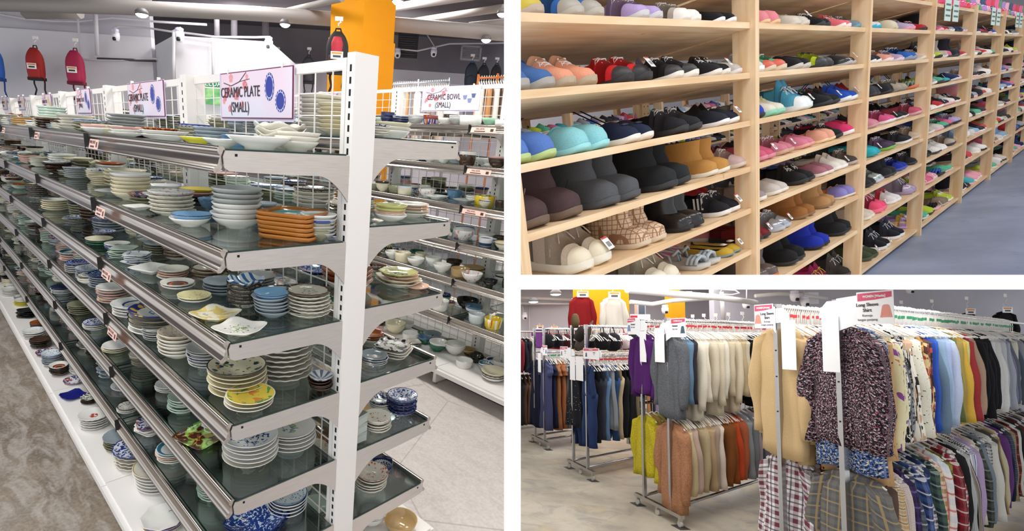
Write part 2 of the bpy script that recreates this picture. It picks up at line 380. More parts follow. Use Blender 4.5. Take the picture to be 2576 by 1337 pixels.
pipe([(990, 122, 10.1), (1050, 128, 10.1), (1130, 110, 10.1), (1270, 108, 10.1)], .014, 'grey cable drooping across the far wall right of the orange pillar', CONDUIT)
pipe([(1075, 88, 10.1), (1092, 115, 10.1), (1090, 130, 10.1)], .01, 'short grey cable down to the far wall camera', CONDUIT)
pipe([(545, 30, 8.2), (546, 96, 8.2)], .04, 'grey steel stanchion behind the boxed room', pbr('#6c686d', .7), cat='post', name='stanchion')
pipe([(589, 0, 8.6), (589, 96, 8.6)], .05, 'second grey steel stanchion behind the boxed room', pbr('#77737a', .7), cat='post', name='stanchion')
pipe([(668, 30, 9.6), (668, 96, 9.6)], .06, 'grey steel stanchion right of the boxed room top', pbr('#77737a', .7), cat='post', name='stanchion')
# ceiling lamps
LAMPG = emis('#ffffff', 12)
def lamp(room, u, v, D, r, label, nv, group=None):
    P = atn(room, u, v, nv, D); e = empty('ceiling_lamp', room, Matrix.Translation(P), label, 'lamp', group)
    put('lamp_housing', MB().lathe([(r * .6, r * .9), (r, r * .5), (r * 1.1, 0), (r * .95, 0), (r * .9, .02)], 14), [pbr('#5b595c', .5)], room, None, e)
    put('lamp_glass', MB().lathe([(r * .92, .01), (r * .95, -.004), (r * .6, -.02), (.005, -.028)], 14), [LAMPG], room, None, e); return e
lamp(1, 357, 37, 5.6, .06, 'bright round ceiling lamp under the pipe left of centre', NW)
lamp(1, 717, 62, 5.6, .05, 'bright ceiling lamp just left of the orange pillar', NW)
lamp(1, 1001, 4, 5.0, .05, 'bright ceiling lamp at the top right of the orange pillar', NW)
lamp(1, 1223, 101, 5.9, .05, 'bright ceiling lamp over the far vents', NW)
lamp(1, 1264, 36, 5.5, .05, 'bright ceiling lamp beside the partition end', NW)
# security cameras
def cctv(room, u, v, D, s, label, nv):
    P = atn(room, u, v, nv, D); e = empty('security_camera', room, Matrix.Translation(P), label, 'camera')
    put('camera_bracket', MB().lathe([(.045 * s, .05 * s), (.05 * s, .09 * s), (.03 * s, .1 * s)], 12), [pbr('#d9d5ee', .4)], room, None, e)
    put('camera_dome', MB().lathe([(.02 * s, -.06 * s), (.045 * s, -.04 * s), (.055 * s, 0), (.055 * s, .05 * s), (.03 * s, .06 * s)], 12), [pbr('#ececf4', .3)], room, None, e)
    dv = -Vector(nv) * .045 * s; put('camera_lens', MB().lathe([(.02 * s, -.02 * s), (.024 * s, 0), (.02 * s, .02 * s)], 10), [BLACK], room, T(dv.x, dv.y, -.03 * s), e)
cctv(1, 291, 93, 7.7, 1, 'white dome security camera on the wall above the pink backpack', NW)
cctv(1, 452, 93, 6.9, 1, 'white dome security camera at the corner of the boxed room', NW)
cctv(1, 676, 113, 6.9, .9, 'white dome security camera at the right end of the boxed room', NW)
cctv(1, 1091, 134, 10.0, 1, 'small white security camera on the far wall right of the dark window', NW)
cctv(1, 1000, 137, 10.0, 1, 'boxy white wall device just right of the orange pillar', NW)
# orange pillar
OR = wallmat('#dc8e0f', '#e69a17', 'orange_paint')
pa = atn(1, 822, 250, NW, 5.65); pb = atn(1, 905, 250, NW, 5.3); pc = atn(1, 985, 250, NW, 5.75); pd = pa + pc - pb
mb = MB().prism([(p.x, p.y) for p in (pa, pb, pc, pd)], lambda p, z: (p[0], p[1], z), ZF, 1.36)
cx, cy = (pa.x + pc.x) / 2, (pa.y + pc.y) / 2
mb.prism([(cx + (p.x - cx) * .95, cy + (p.y - cy) * .95) for p in (pa, pb, pc, pd)], lambda p, z: (p[0], p[1], z), 1.36, CEIL)
put('orange_pillar', mb, [OR], 1, label='square orange painted pillar with a red backpack hung on it', cat='pillar')
put('fire_bell', MB().lathe([(.09, 0), (.1, .02), (.06, .05), (.02, .06)], 16), [pbr('#b3202c', .4)], 1, Matrix.Translation(pc + (pb - pc) * .02 - TW * .02) @ Matrix.Rotation(math.atan2(-NW.y, -NW.x), 4, 'Z') @ T(0, 0, -.29 + .0) @ Matrix.Rotation(PI / 2, 4, 'Y'), label='round red alarm bell on the right edge of the orange pillar', cat='alarm bell')
# vents and dark window on the far wall
def wpanel(name, u0, v0, u1, v1, D, label, cat, m, slats=0, m2=None, th=.05, arch=False):
    a = atn(1, u0, v0, NW, D); b = atn(1, u1, v0, NW, D); zt = a.z; zb = atn(1, u0, v1, NW, D).z; zt = max(zt, zb); zb = min(atn(1, u0, v1, NW, D).z, zt)
    w = (b - a).to_2d().length; L = T(a.x, a.y, zb, math.atan2((b - a).y, (b - a).x)); h = zt - zb
    if slats:
        e = empty(name, 1, L, label, cat); put('frame', MB().box((0, .02, 0), (w, .04, h)).box((0, -.0, 0), (w, .02, .03)).box((0, 0, h - .03), (w, .02, h)).box((0, 0, 0), (.03, .02, h)).box((w - .03, 0, 0), (w, .02, h)), [m], 1, None, e)
        mb = MB()
        for i in range(slats): z = .04 + (h - .08) * (i + .5) / slats; mb.box((.03, -.01, z - h / slats * .25), (w - .03, .015, z + h / slats * .2))
        put('louvre_slats', mb, [m2 or m], 1, None, e); return e
    return put(name, MB().box((0, 0, 0), (w, th, h)), [m], 1, L, label=label, cat=cat)
wpanel('louvre_window', 1003, 82, 1054, 144, 10.15, 'dark louvred opening high on the far wall', 'vent', pbr('#2b2a2e', .6), 9, pbr('#3c3b40', .5))
wpanel('air_grille', 1161, 113, 1213, 151, 10.4, 'pale grey air grille on the far wall near the partition', 'vent', pbr('#a9a7ad', .5), 9, pbr('#8f8d94', .5))
wpanel('exit_sign', 515, 204, 556, 217, 6.9, 'green exit sign with white letters seen through the first mesh panel', 'exit sign', pbr('#0f7a48', .5))
vs, fs = text_mb('KELUAR', .09, M=Matrix.Translation(atn(1, 536, 210.5, NW, 6.85)) @ Matrix.Rotation(math.atan2(-TW.y, -TW.x), 4, 'Z') @ Matrix.Rotation(PI / 2, 4, 'X'))
ex = [o for o in COL.objects if o.name.startswith('exit_sign')][0]
put('lettering', MB().add(vs, fs), [pbr('#e9fff0', .5)], 1, ex.matrix_basis.inverted() @ MR[1], ex)
wpanel('bright_screen', 513, 221, 556, 262, 6.9, 'bright green and blue screen below the exit sign', 'screen', (lambda t: t.fin(t.ramp(t.noise(t.obj(), 6, 2), [(.3, lin('#2b62a8')), (.45, lin('#5fae5a')), (.6, lin('#a7d59a'))], False), .4))(NT('screen_picture')))
# ---- backpacks
def backpack(u, v, D, h, col, col2, label, nv=NW, tagged=True, flat=False):
    P = atn(1, u, v, nv, D); rz = math.atan2(nv[1], nv[0]) - PI / 2; w = h * .58
    e = empty('backpack', 1, Matrix.Translation(P) @ Matrix.Rotation(rz, 4, 'Z'), label, 'backpack')
    M1, M2 = pbr(col, .7), pbr(col2, .7); mb = MB(); rings = []; N = 18
    for i in range(10):
        t = i / 9; z = h * (.5 - t); ww = w / 2 * (math.sin(min(1, t * 2.2 + .12) * PI / 2) ** .6) * (1 - .12 * max(0, t - .75) * 4); dd = h * .17 * (math.sin(min(1, t * 1.8 + .15) * PI / 2)) * (1 - .5 * max(0, t - .85) * 6)
        rings.append([(ww * math.copysign(abs(math.cos(a)) ** .75, math.cos(a)), -h * .17 + dd * math.copysign(abs(math.sin(a)) ** .75, math.sin(a)), z) for a in [2 * PI * k / N for k in range(N)]])
    put('body', mb.loft(rings[::-1]), [M1], 1, None, e)
    mb = MB(); rr = []
    for i in range(7):
        t = i / 6; z = h * (-.02 - .42 * t); ww = w * .38 * math.sin(min(1, t * 3 + .3) * PI / 2); dd = h * .07 * math.sin(min(1, t * 2 + .3) * PI / 2) * (1 - .4 * (t > .9))
        rr.append([(ww * math.cos(a), -h * .31 + dd * math.sin(a), z) for a in [2 * PI * k / 14 for k in range(14)]])
    put('front_pocket', mb.loft(rr[::-1]), [M1 if col2 != '#121214' or flat else M2 if rnd.random() < .3 else M1], 1, None, e)
    put('bottom_panel', MB().box((-w * .44, -h * .3, -h * .52), (w * .44, -h * .05, -h * .42)), [M2], 1, None, e)
    put('handle', MB().tube([(-.03, -.03, h * .48), (-.02, -.03, h * .58), (.02, -.03, h * .58), (.03, -.03, h * .48)], .008), [M2], 1, None, e)
    for s in (-1, 1): put('strap', MB().tube([(s * w * .3, -.02, -h * .4), (s * w * .32, -.03, -h * .6), (s * w * .25, -.02, -h * .8), (s * w * .35, -.03, -h * .98)], .011, 5), [M2], 1, None, e)
    put('hook', MB().tube([(0, -.02, h * .62), (0, -.03, h * .7), (0.02, -.02, h * .74), (0, 0, h * .8)], .006).box((-.035, -.005, h * .78), (.035, .012, h * .88)), [WPAINT], 1, None, e)
    if tagged:
        pc_ = put('price_card', MB().box((-w * .25, -h * .41, -h * .18), (w * .3, -h * .405, 0)), [CARD], 1, None, e)
        put('price_print', MB().box((-w * .2, -h * .413, -h * .06), (w * .25, -h * .41, -h * .02), 0).box((-w * .15, -h * .413, -h * .14), (w * .2, -h * .41, -h * .09), 1), [pbr('#d98a2c', .5), pbr('#333333', .5)], 1, None, pc_)
    return e
backpack(-6, 162, 7.7, .42, '#2a63c0', '#17428e', 'blue backpack hanging at the left edge of the plate aisle wall')
backpack(97, 163, 7.7, .40, '#a3211f', '#241416', 'red backpack with a white price card hanging on the left wall')
backpack(197, 172, 7.7, .42, '#a8204a', '#6a1632', 'pink-red backpack hanging on the wall right of the red one')
n1 = (pb - pa).normalized(); nn = Vector((-n1.y, n1.x, 0)); nn = nn if nn.dot(NW) > 0 else -nn
e = backpack(850, 136, 5.15, .34, '#1d1a1c', '#121214', 'black and red backpack hanging on the orange pillar', flat=True)
for ch in e.children:
    if ch.name.startswith('front_pocket'): ch.material_slots[0].material = pbr('#3a1a1e', .7)
put('red_panel', MB().loft([[(w * math.cos(2 * PI * k / 14), -.092 + .035 * math.sin(2 * PI * k / 14), z) for k in range(14)] for z, w in ((-.04, .05), (-.02, .062), (.07, .056), (.12, .035))]), [pbr('#b02a38', .7)], 1, None, e)
backpack(1184, 190, 9.8, .38, '#1d2733', '#1f5f78', 'dark backpack with turquoise straps on the far wall', tagged=False)
backpack(1214, 192, 9.8, .34, '#1c1b20', '#121214', 'black backpack on the far wall, middle of the far three', tagged=False)
backpack(1246, 190, 9.8, .32, '#16161a', '#121214', 'small black backpack on the far wall nearest the partition', tagged=False)
backpack(699, 165, 10.2, .34, '#1b1b1f', '#121214', 'black bag hanging on the far wall just right of the boxed room', tagged=False)
backpack(777, 178, 9.9, .42, '#3a3a42', '#222226', 'dark grey square bag on the far wall left of the orange pillar', tagged=False)
# ---- signs on the mesh panels
def plate_icon(mb, cx, cz, r, mi_b, mi_w, sx=1.0):
    N = 28
    for (rr, m_, dy) in ((r, mi_b, -.0006), (r * .82, mi_w, -.0010), (r * .76, mi_b, -.0014)):
        mb.add([(cx + rr * sx * math.cos(2 * PI * k / N), dy, cz + rr * math.sin(2 * PI * k / N)) for k in range(N)], [tuple(range(N))], m_)
    for k in range(14):
        a = 2 * PI * k / 14; b = a + .22
        for q in ((a, b), (b, a)):
            p0 = (cx + r * .96 * sx * math.cos(q[0]), cz + r * .96 * math.sin(q[0])); p1 = (cx + r * .8 * sx * math.cos(q[1]), cz + r * .8 * math.sin(q[1])); t = .0012
            mb.add([(p0[0] - t, -.0018, p0[1]), (p0[0] + t, -.0018, p0[1]), (p1[0] + t, -.0018, p1[1]), (p1[0] - t, -.0018, p1[1])], [(0, 1, 2, 3)], mi_w)
PINK = pbr('#e39aa2', .5); PINKL = pbr('#f2c6cc', .5); SIGNBG = (lambda t: t.fin(t.ramp(t.noise(t.obj(), 3, 1), [(.35, lin('#e9cfe0')), (.65, lin('#dfe2f4'))], False), .35))(NT('sign_print'))
NAVY = pbr('#27349a', .4); YEL = pbr('#d8c653', .5); MAROON = pbr('#6d1c3c', .5)
def blossom(mb, cx, cz, r, mi):
    for k in range(5):
        a = 2 * PI * k / 5 + .3; N = 8
        mb.add([(cx + r * .6 * math.cos(a) + r * .5 * math.cos(2 * PI * j / N), -.0007 - k * .00003, cz + r * .6 * math.sin(a) + r * .5 * math.sin(2 * PI * j / N)) for j in range(N)], [tuple(range(N))], mi)
def sign(room, x, y, z, w, h, lines, label, kind=0, rz=PI, ts=.045, group=None, bord=MAROON):
    e = empty('shelf_sign', room, T(x, y, z, rz), label, 'sign', group)
    bd = put('sign_board', MB().box((-w / 2, -.0005, -h / 2), (w / 2, .003, h / 2), 0).box((-w / 2 - .003, .0001, -h / 2 - .003), (w / 2 + .003, .0032, h / 2 + .003), 1), [SIGNBG, bord], room, None, e)
    mb = MB(); r_ = random.Random(3)
    for k in range(13): blossom(mb, -w * (.46 - .42 * r_.random()), h * (.4 - .7 * r_.random() ** 1.7), h * (.06 + .05 * r_.random()), k % 2)
    mb.tube([(-w * .1, -.001, h * .49), (-w * .2, -.001, h * .3), (-w * .33, -.001, h * .22), (-w * .45, -.001, h * .3)], .0016, 4, 2); mb.tube([(-w * .2, -.001, h * .3), (-w * .05, -.001, h * .34)], .001, 4, 2)
    put('blossom_print', mb, [PINK, pbr('#dd8690', .5), pbr('#5b4248', .5)], room, None, bd)
    mb = MB()
    for i, s in enumerate(lines):
        ts = w * (.1 if kind < 2 else .1); vs, fs = text_mb(s, ts, M=T(-w * .2 if kind != 2 else -w * .12, -.0022, h * .06 - i * ts * 1.02) @ Matrix.Rotation(PI / 2, 4, 'X'), ext=.0004, sx=.82); mb.add(vs, fs)
    put('lettering', mb, [pbr('#2a2330', .5)], room, None, bd)
    mb = MB()
    if kind < 2:
        plate_icon(mb, w * .22, h * .14, h * .29, 0, 1, .72); plate_icon(mb, w * .36, -h * .16, h * .23, 0, 1, .95)
    else:
        for k, (a, b) in enumerate(((.26, .02), (.4, .08), (.34, -.12))): mb.lathe([(.03 * h / .16, 0), (.05 * h / .16, .03)], 12, 0, c=(0, 0, 0)) if 0 else mb.add([(w * a - h * .13, -.001 - k * .0003, h * b + h * .1), (w * a + h * .13, -.001 - k * .0003, h * b + h * .1), (w * a + h * .08, -.001 - k * .0003, h * b - h * .08), (w * a - h * .08, -.001 - k * .0003, h * b - h * .08)], [(0, 1, 2, 3)], k % 2)
    put('printed_picture', mb, [NAVY if kind == 0 else YEL if kind == 1 else pbr('#7f8fb8', .4), pbr('#e6ebff', .5) if kind != 2 else pbr('#56658f', .4)], room, None, bd)
    put('clear_sleeve', MB().box((-w / 2 - .02, .004, -h / 2 - .012), (w / 2 + .004, .006, h / 2 + .006)), [pbr('#d9cfee', .2)], room, None, e)
    for s in (-1, 1): put('clip', MB().box((s * w * .38 - .004, -.002, h / 2), (s * w * .38 + .004, .012, h / 2 + .016)), [WPAINT], room, None, e)
    return e
yS = .022
sx1 = [(557, 735), (323, 411), (183, 236), (98, 134), (38, 64), (2, 14)]
for k, (ua, ub) in enumerate(sx1):
    xa_ = aty(1, ub, 240, yS).x; xb_ = aty(1, ua, 240, yS).x; w = min(.34, xb_ - xa_) if k > 1 else xb_ - xa_
    w = max(w, .3)
    za = aty(1, ua, (188, 213, 229, 241, 245, 246)[k], yS).z; zb_ = aty(1, ua, (295, 291, 284, 278, 276, 275)[k], yS).z
    sign(1, (xa_ + xb_) / 2, yS, (za + zb_) / 2, w, min(za - zb_, .2), ['CERAMIC PLATE', '(SMALL)'], ['pink blossom sign for small ceramic plates with blue plates on the first mesh panel', 'pink blossom plate sign with blue plates on the second mesh panel', 'pink blossom plate sign on the third mesh panel', 'pink blossom sign with yellow plates on the fourth mesh panel', 'small far plate sign with yellow plates on the fifth mesh panel', 'farthest plate sign at the left edge of the aisle'][k], 0 if k < 3 else 1, ts=.043 * w / .3)
# signs on the bowl shelf
y2 = -2.345 + .022
for k, (ua, ub, va, vb, lb, ln) in enumerate(((1065, 1206, 222, 277, 'pink blossom sign for small ceramic bowls on the far shelf', ['CERAMIC BOWL', '(SMALL)']), (835, 873, 235, 268, 'blossom sign for ceramic bowls seen through the near mesh panel', ['CERAMIC', '(SMALL)']))):
    xa_ = aty(1, ub, 250, y2).x; xb_ = aty(1, ua, 250, y2).x; za = aty(1, ua, va, y2).z; zb_ = aty(1, ua, vb, y2).z
    sign(1, (xa_ + xb_) / 2, y2, (za + zb_) / 2, max(.3, min(.7, xb_ - xa_)), za - zb_, ln, lb, 2, ts=.055, bord=WPAINT)
# price cards slid into the rails
def railcard(u, v, y, s, li, lab, ww=.11, txt='SMALL PLATE'):
    P = aty(1, u, v, y); x = P.x; z = (ZL if s > 0 and y > 0 else Z2)[li]
    e = empty('price_label', 1, T(x, y + s * .034, z - .03, PI if s > 0 else 0) @ Matrix.Rotation(-.25, 4, 'X'), lab, 'price label')
    lc = put('label_card', MB().box((-ww / 2, -.002, -.017), (ww / 2, 0, .017)), [pbr('#eec3b6', .4)], 1, None, e)
    vs, fs = text_mb(txt, .015, M=T(-ww * .12, -.0028, .006) @ Matrix.Rotation(PI / 2, 4, 'X'), ext=.0002, sx=.8); mb = MB().add(vs, fs)
    mb.box((-ww * .35, -.0026, -.012), (ww * .1, -.002, -.006)); mb.box((ww * .3, -.0026, -.01), (ww * .42, -.002, .008)); put('label_print', mb, [pbr('#3b2a2a', .5)], 1, None, lc)
for li, (ua, va) in enumerate(((262, 358), (277, 530), (290, 675), (303, 815))): railcard(ua, va, .42, 1, li, 'pink price label in the front rail at the second bay, %s shelf down' % ordn(li))
for li, (ua, va) in enumerate(((112, 332), (128, 0))): 
    if li == 0: railcard(ua, va, .42, 1, li, 'small pink price label in the top rail farther along')
railcard(24, 322, .42, 1, 0, 'tiny pink price label in the top rail near the left edge')
railcard(1225, 316, -1.92, 1, 0, 'pink small-bowl price label in the top rail of the far shelf', .2, 'SMALL BOWL')
railcard(1213, 427, -1.92, 1, 1, 'pink small-bowl price label in the second rail of the far shelf', .2, 'SMALL BOWL')
railcard(1200, 530, -1.92, 1, 2, 'pink small-bowl price label in the third rail of the far shelf', .2, 'SMALL BOWL')

# distant clothes rails and a third shelf seen over the bowls
def far_rail(u0, u1, v0, v1, D, label, m, n):
    a = atn(1, u0, v0, NW, D); b = atn(1, u1, v1, NW, D); e = empty('clothes_rail', 1, Matrix.Translation((a.x, a.y, ZF)), label, 'clothes rail'); off = Matrix.Translation((-a.x, -a.y, -ZF))
    put('rail', MB().tube([a, b], .015, 8), [m], 1, off, e)
    for p in (a, b, (a + b) / 2): put('post', MB().tube([(p.x, p.y, ZF), (p.x, p.y, p.z + .05)], .016, 8), [m], 1, off, e)
    mb = MB(); d = (b - a)
    for i in range(n):
        p = a + d * ((i + .5) / n); q = NW * .12; mb.tube([p + Vector((0, 0, .03)), p + Vector((0, 0, -.03))], .006, 4); mb.tube([tuple(p - q + Vector((0, 0, -.11))), tuple(p + Vector((0, 0, -.04))), tuple(p + q + Vector((0, 0, -.11)))], .009, 4)
    o = put('hangers_on_rail', mb, [WPAINT], 1, label='crowded white hangers on the ' + label, cat='hangers', kind='stuff')
    for k, (c, f) in enumerate((('#d9d2c8', .1), ('#b98a5c', .3), ('#e6e2dc', .5), ('#8a7a6c', .7), ('#e2d9cf', .88))):
        p = a + d * f; mb = MB().loft([[(w * math.cos(2 * PI * j / 12), t_ * math.sin(2 * PI * j / 12), z) for j in range(12)] for z, w, t_ in ((-.08, .05, .02), (-.14, .18, .05), (-.45, .2, .06), (-.8, .21, .07))])
        put('hanging_garment', mb, [pbr(c, .9)], 1, Matrix.Translation(p) @ Matrix.Rotation(math.atan2(NW.y, NW.x), 4, 'Z'), label='%s garment under the %s' % (('pale', 'tan', 'white', 'brown', 'cream')[k], label), cat='garment', group='garments on the ' + label)
far_rail(975, 1131, 214, 206, 7.6, 'grey metal clothes rail behind the bowl shelf', pbr('#8b9099', .35, .8), 34)
far_rail(1203, 1300, 197, 193, 7.8, 'orange-brown clothes rail near the partition', pbr('#b5642c', .4), 16)
far_rail(880, 960, 240, 238, 7.9, 'small far clothes rail left of the orange pillar base', pbr('#8b9099', .35, .8), 14)
# ================================================================== crockery
def pm(name, base, rings=(), motifs=(), rough=.1, speck=0):
    t = NT(name); uv = t.uv(); r = t.n('VectorMath', _operation='LENGTH', i0=uv).outputs['Value']; c = lin(base)
    if speck: c = t.mix(t.ramp(t.noise(uv, 30, 2), [(.4, (0, 0, 0, 1)), (.7, (speck, speck, speck, 1))], False), c, lin('#6b5a48'))
    for (kind, col, r0, r1, sc, th) in motifs:
        if kind == 'floral': f = t.math('GREATER_THAN', t.noise(uv, sc, 2, .5, .6), th)
        elif kind == 'dots': f = t.math('LESS_THAN', t.vor(uv, sc), th)
        elif kind == 'lines': f = t.math('LESS_THAN', t.math('ABSOLUTE', t.math('SUBTRACT', t.noise(uv, sc, 1, .5, 1.2), .5)), th)
        elif kind == 'radial':
            sp = t.n('SeparateXYZ', Vector=uv); ang = t.math('ARCTAN2', sp.outputs[1], sp.outputs[0]); f = t.math('GREATER_THAN', t.math('SINE', t.math('MULTIPLY', ang, sc)), th)
        elif kind == 'stripe':
            sp = t.n('SeparateXYZ', Vector=uv); f = t.math('GREATER_THAN', t.math('SINE', t.math('MULTIPLY', sp.outputs[0], sc)), th)
        elif kind == 'check':
            x = t.n('TexChecker', Scale=sc); t.put(x, 'Vector', uv); f = x.outputs[1]
        mk = t.math('MULTIPLY', t.math('LESS_THAN', r, r1), t.math('GREATER_THAN', r, r0)); c = t.mix(t.math('MULTIPLY', f, mk), c, lin(col))
    for (r0, r1, col) in rings:
        mk = t.math('MULTIPLY', t.math('LESS_THAN', r, r1), t.math('GREATER_THAN', r, r0)); c = t.mix(mk, c, lin(col))
    return t.fin(c, rough, 0, .6)
PM = {}; PD = {}
def dm(k, desc, *a, **kw): PM[k] = pm('glazed_' + k, *a, **kw); PD[k] = desc
dm('white', 'plain white', '#eeede8'); dm('cream', 'cream', '#e4dcc0'); dm('creamw', 'off-white', '#e2dfd3')
dm('grey', 'pale grey', '#b4b7b6'); dm('greyblue', 'grey-blue', '#9aa5ae'); dm('celadon', 'pale green celadon', '#b9cbbd')
dm('pinkrim', 'white pink-rimmed', '#eae6e0', [(.93, 1.1, '#cf9a8c')]); dm('blackrim', 'cream black-rimmed', '#e3dfce', [(.94, 1.1, '#25231f')])
dm('brownrim', 'cream brown-rimmed', '#d9d4c4', [(.9, 1.1, '#4a2c1c')], [('lines', '#5b5348', .1, .45, 5, .03)])
dm('bluering', 'white blue-ringed', '#e9ebee', [(.8, .92, '#2c4070')]); dm('tealring', 'white teal-ringed', '#e3e6e4', [(.72, .95, '#2f6f88')])
dm('navy', 'navy blue', '#1d2a52', speck=.2); dm('bluefloral', 'blue and white patterned', '#e2e6ee', [(.94, 1.1, '#2b3f8c')], [('floral', '#2b3f8c', 0, .9, 7, .52)])
dm('bluedense', 'dense blue patterned', '#26408a', [(.93, 1.1, '#1a2c66')], [('floral', '#c9d6ea', 0, .93, 9, .56)])
dm('bluespot', 'blue leaf-patterned', '#dfe6ea', [(.95, 1.1, '#4a6aa0')], [('dots', '#2f4f86', .2, .9, 9, .3), ('dots', '#6f94c0', 0, .5, 6, .25)])
dm('checknavy', 'navy checkered', '#e6e9ee', [(.9, 1.1, '#26315c')], [('check', '#26315c', 0, .85, 7, 0)])
dm('yellowblue', 'blue-rimmed white with yellow flowers', '#e9e8e4', [], [('dots', '#2f6fb8', 0, .22, 4, .6), ('radial', '#3b7fc0', .05, .22, 5, 0)])
t_ = pm('glazed_yb', '#eceae6', [(.7, 1.1, '#303c86')], []); PM['yellowblue'] = (lambda: None)() or (lambda t: (lambda uv: (lambda r: t.fin(t.mix(t.math('GREATER_THAN', r, .68), t.mix(t.math('MULTIPLY', t.math('LESS_THAN', r, .3), t.math('GREATER_THAN', t.noise(uv, 5, 1), .5)), lin('#eceae6'), lin('#4f95c8')), t.mix(t.math('LESS_THAN', t.vor(uv, 4.2), .42), lin('#303c86'), lin('#e3b84a'))), .1, 0, .6))(t.n('VectorMath', _operation='LENGTH', i0=uv).outputs['Value']))(t.uv()))(NT('glazed_yellowblue'))
dm('flower', 'cream floral black-rimmed', '#e0d9bd', [(.95, 1.1, '#2a2a26')], [('floral', '#7d8a55', .15, .85, 4, .6), ('dots', '#39475c', .2, .85, 3.2, .33), ('dots', '#c9a15a', .3, .8, 2.7, .2)])
dm('palefloral', 'white with pale blue flowers', '#ebecea', [], [('dots', '#a9bcd6', .1, .85, 5, .27)])
dm('bluebranch', 'white with a blue branch drawing', '#eeeeee', [], [('lines', '#3d5795', .1, .7, 3, .035), ('dots', '#4a63a5', .1, .75, 5, .2)])
dm('bird', 'off-white with a small bird drawing', '#e5e2dc', [], [('floral', '#6f8fae', 0, .34, 4, .5), ('floral', '#c6bf55', 0, .3, 3, .6)])
dm('lemon', 'yellow and green painted', '#e3cb4e', [(.95, 1.1, '#e5e5d2')], [('floral', '#d7893a', .1, .6, 2, .55), ('floral', '#5f9a57', .55, .92, 3, .55)])
dm('peony', 'brown with big green peonies', '#4d2b22', [], [('floral', '#7cb04c', .1, 1.3, 2.2, .5), ('floral', '#b5dc84', .1, 1.3, 2.2, .58), ('lines', '#c08c44', 0, .9, 2.4, .02)])
dm('redflower', 'white ribbed with a small red flower', '#ecebe6', [], [('floral', '#c2382c', 0, .28, 5, .45), ('floral', '#4e7a3c', 0, .32, 7, .6)])
dm('dotted', 'pale yellow with coloured dots', '#e9e0a9', [(.95, 1.1, '#efe7b8')], [('dots', '#c9543a', .2, .85, 6, .22), ('dots', '#6f9a54', .25, .8, 5, .17)])
dm('orangearc', 'white with a black and orange centre', '#eae7df', [(0, .62, '#5a4640'), (.36, .5, '#d8622e'), (0, .36, '#4f3d38')])
dm('blueplain', 'light blue', '#84b0d6', [(.97, 1.1, '#2c3f60')]); dm('bluemid', 'dusty blue', '#5d83a6'); dm('yellow', 'bright yellow', '#e6dc3c'); dm('mustard', 'mustard yellow', '#c6b235')
dm('pink', 'pale pink', '#e3b5b0'); dm('peach', 'peach', '#e8c2ab'); dm('rust', 'rust brown', '#9a4f26'); dm('brown', 'dark brown', '#3e2a20', speck=.3); dm('black', 'black', '#1b1b1d')
dm('amber', 'amber brown', '#a9671f', [(.0, .74, '#63b0b0')], [('floral', '#2d7c86', 0, .7, 3, .52), ('floral', '#d9c24a', 0, .6, 4, .66)])
dm('olive', 'olive-grey', '#8f8f74', speck=.3); dm('green', 'dark green', '#2e6b52'); dm('mint', 'mint green', '#9ed3b4'); dm('script', 'yellow-green with black script', '#cfcf8e', [(.9, 1.1, '#bfc07c')], [('lines', '#33332a', .1, .6, 3.2, .03)])
dm('redwhite', 'white with a red butterfly motif', '#e9e5e0', [(.96, 1.1, '#6b5a50')], [('floral', '#b22a2c', .05, .5, 3.2, .55)])
dm('marble', 'beige marbled', '#ddd2c2', [], [('lines', '#c0a383', 0, .95, 2, .03)]); dm('orangered', 'orange and red floral', '#e2a05a', [], [('floral', '#c8452d', 0, 1.1, 5, .5)])
dm('blackwhite', 'white with black ink pattern', '#e6e3dc', [], [('floral', '#262626', 0, 1.3, 3.4, .52), ('floral', '#57b04c', 0, .4, 3, .6)])
dm('bluestripe', 'blue-striped white', '#e4e9f0', [], [('stripe', '#3d6ea8', 0, 1.4, 17, .2), ('floral', '#2b5596', 0, .5, 4, .55)])
dm('squareblue', 'white with blue smudges', '#e2e6e8', [], [('floral', '#3c58a0', .5, 1.3, 2.4, .58)]); dm('yellowsq', 'cream with a yellow wash', '#f0ead2', [], [('floral', '#e8cf7c', 0, 1, 1.6, .5)])
dm('eggplant', 'white with a small purple vegetable drawing', '#eeebe3', [], [('dots', '#7a5aa5', .1, .6, 4, .2), ('lines', '#7c9a55', 0, .45, 3, .03)]); dm('cobalt', 'deep cobalt blue', '#1c1f7c', [], [('dots', '#d9a94a', 0, .4, 3, .12)])
dm('imari', 'orange and blue patterned', '#dfe0e6', [(.94, 1.1, '#7a3a30')], [('floral', '#2f3f86', .3, .95, 4, .5), ('floral', '#c06a35', .3, .95, 3.2, .58)])
dm('plum', 'cream with red plum blossoms', '#ded6ca', [(.96, 1.1, '#8a6a50')], [('dots', '#c4573a', .6, .95, 6, .35), ('lines', '#b8836c', .1, .3, 5, .04)])
dm('maple', 'cream with brown maple leaves', '#e8e2d6', [], [('floral', '#6a4230', .1, .7, 4, .62), ('floral', '#c9a25a', .3, .7, 5, .64)])
dm('goldcircle', 'white gold-lined', '#e9e4d8', [(.93, .97, '#b89a52'), (.5, .54, '#b9a97c')], [('floral', '#b9aebf', 0, .4, 4, .5)]); dm('lavender', 'lavender', '#b6a3d2'); dm('graycross', 'white with black hatching', '#dad8d2', [(.9, 1.1, '#3a332c')], [('lines', '#3a352f', .3, .9, 4, .03)])
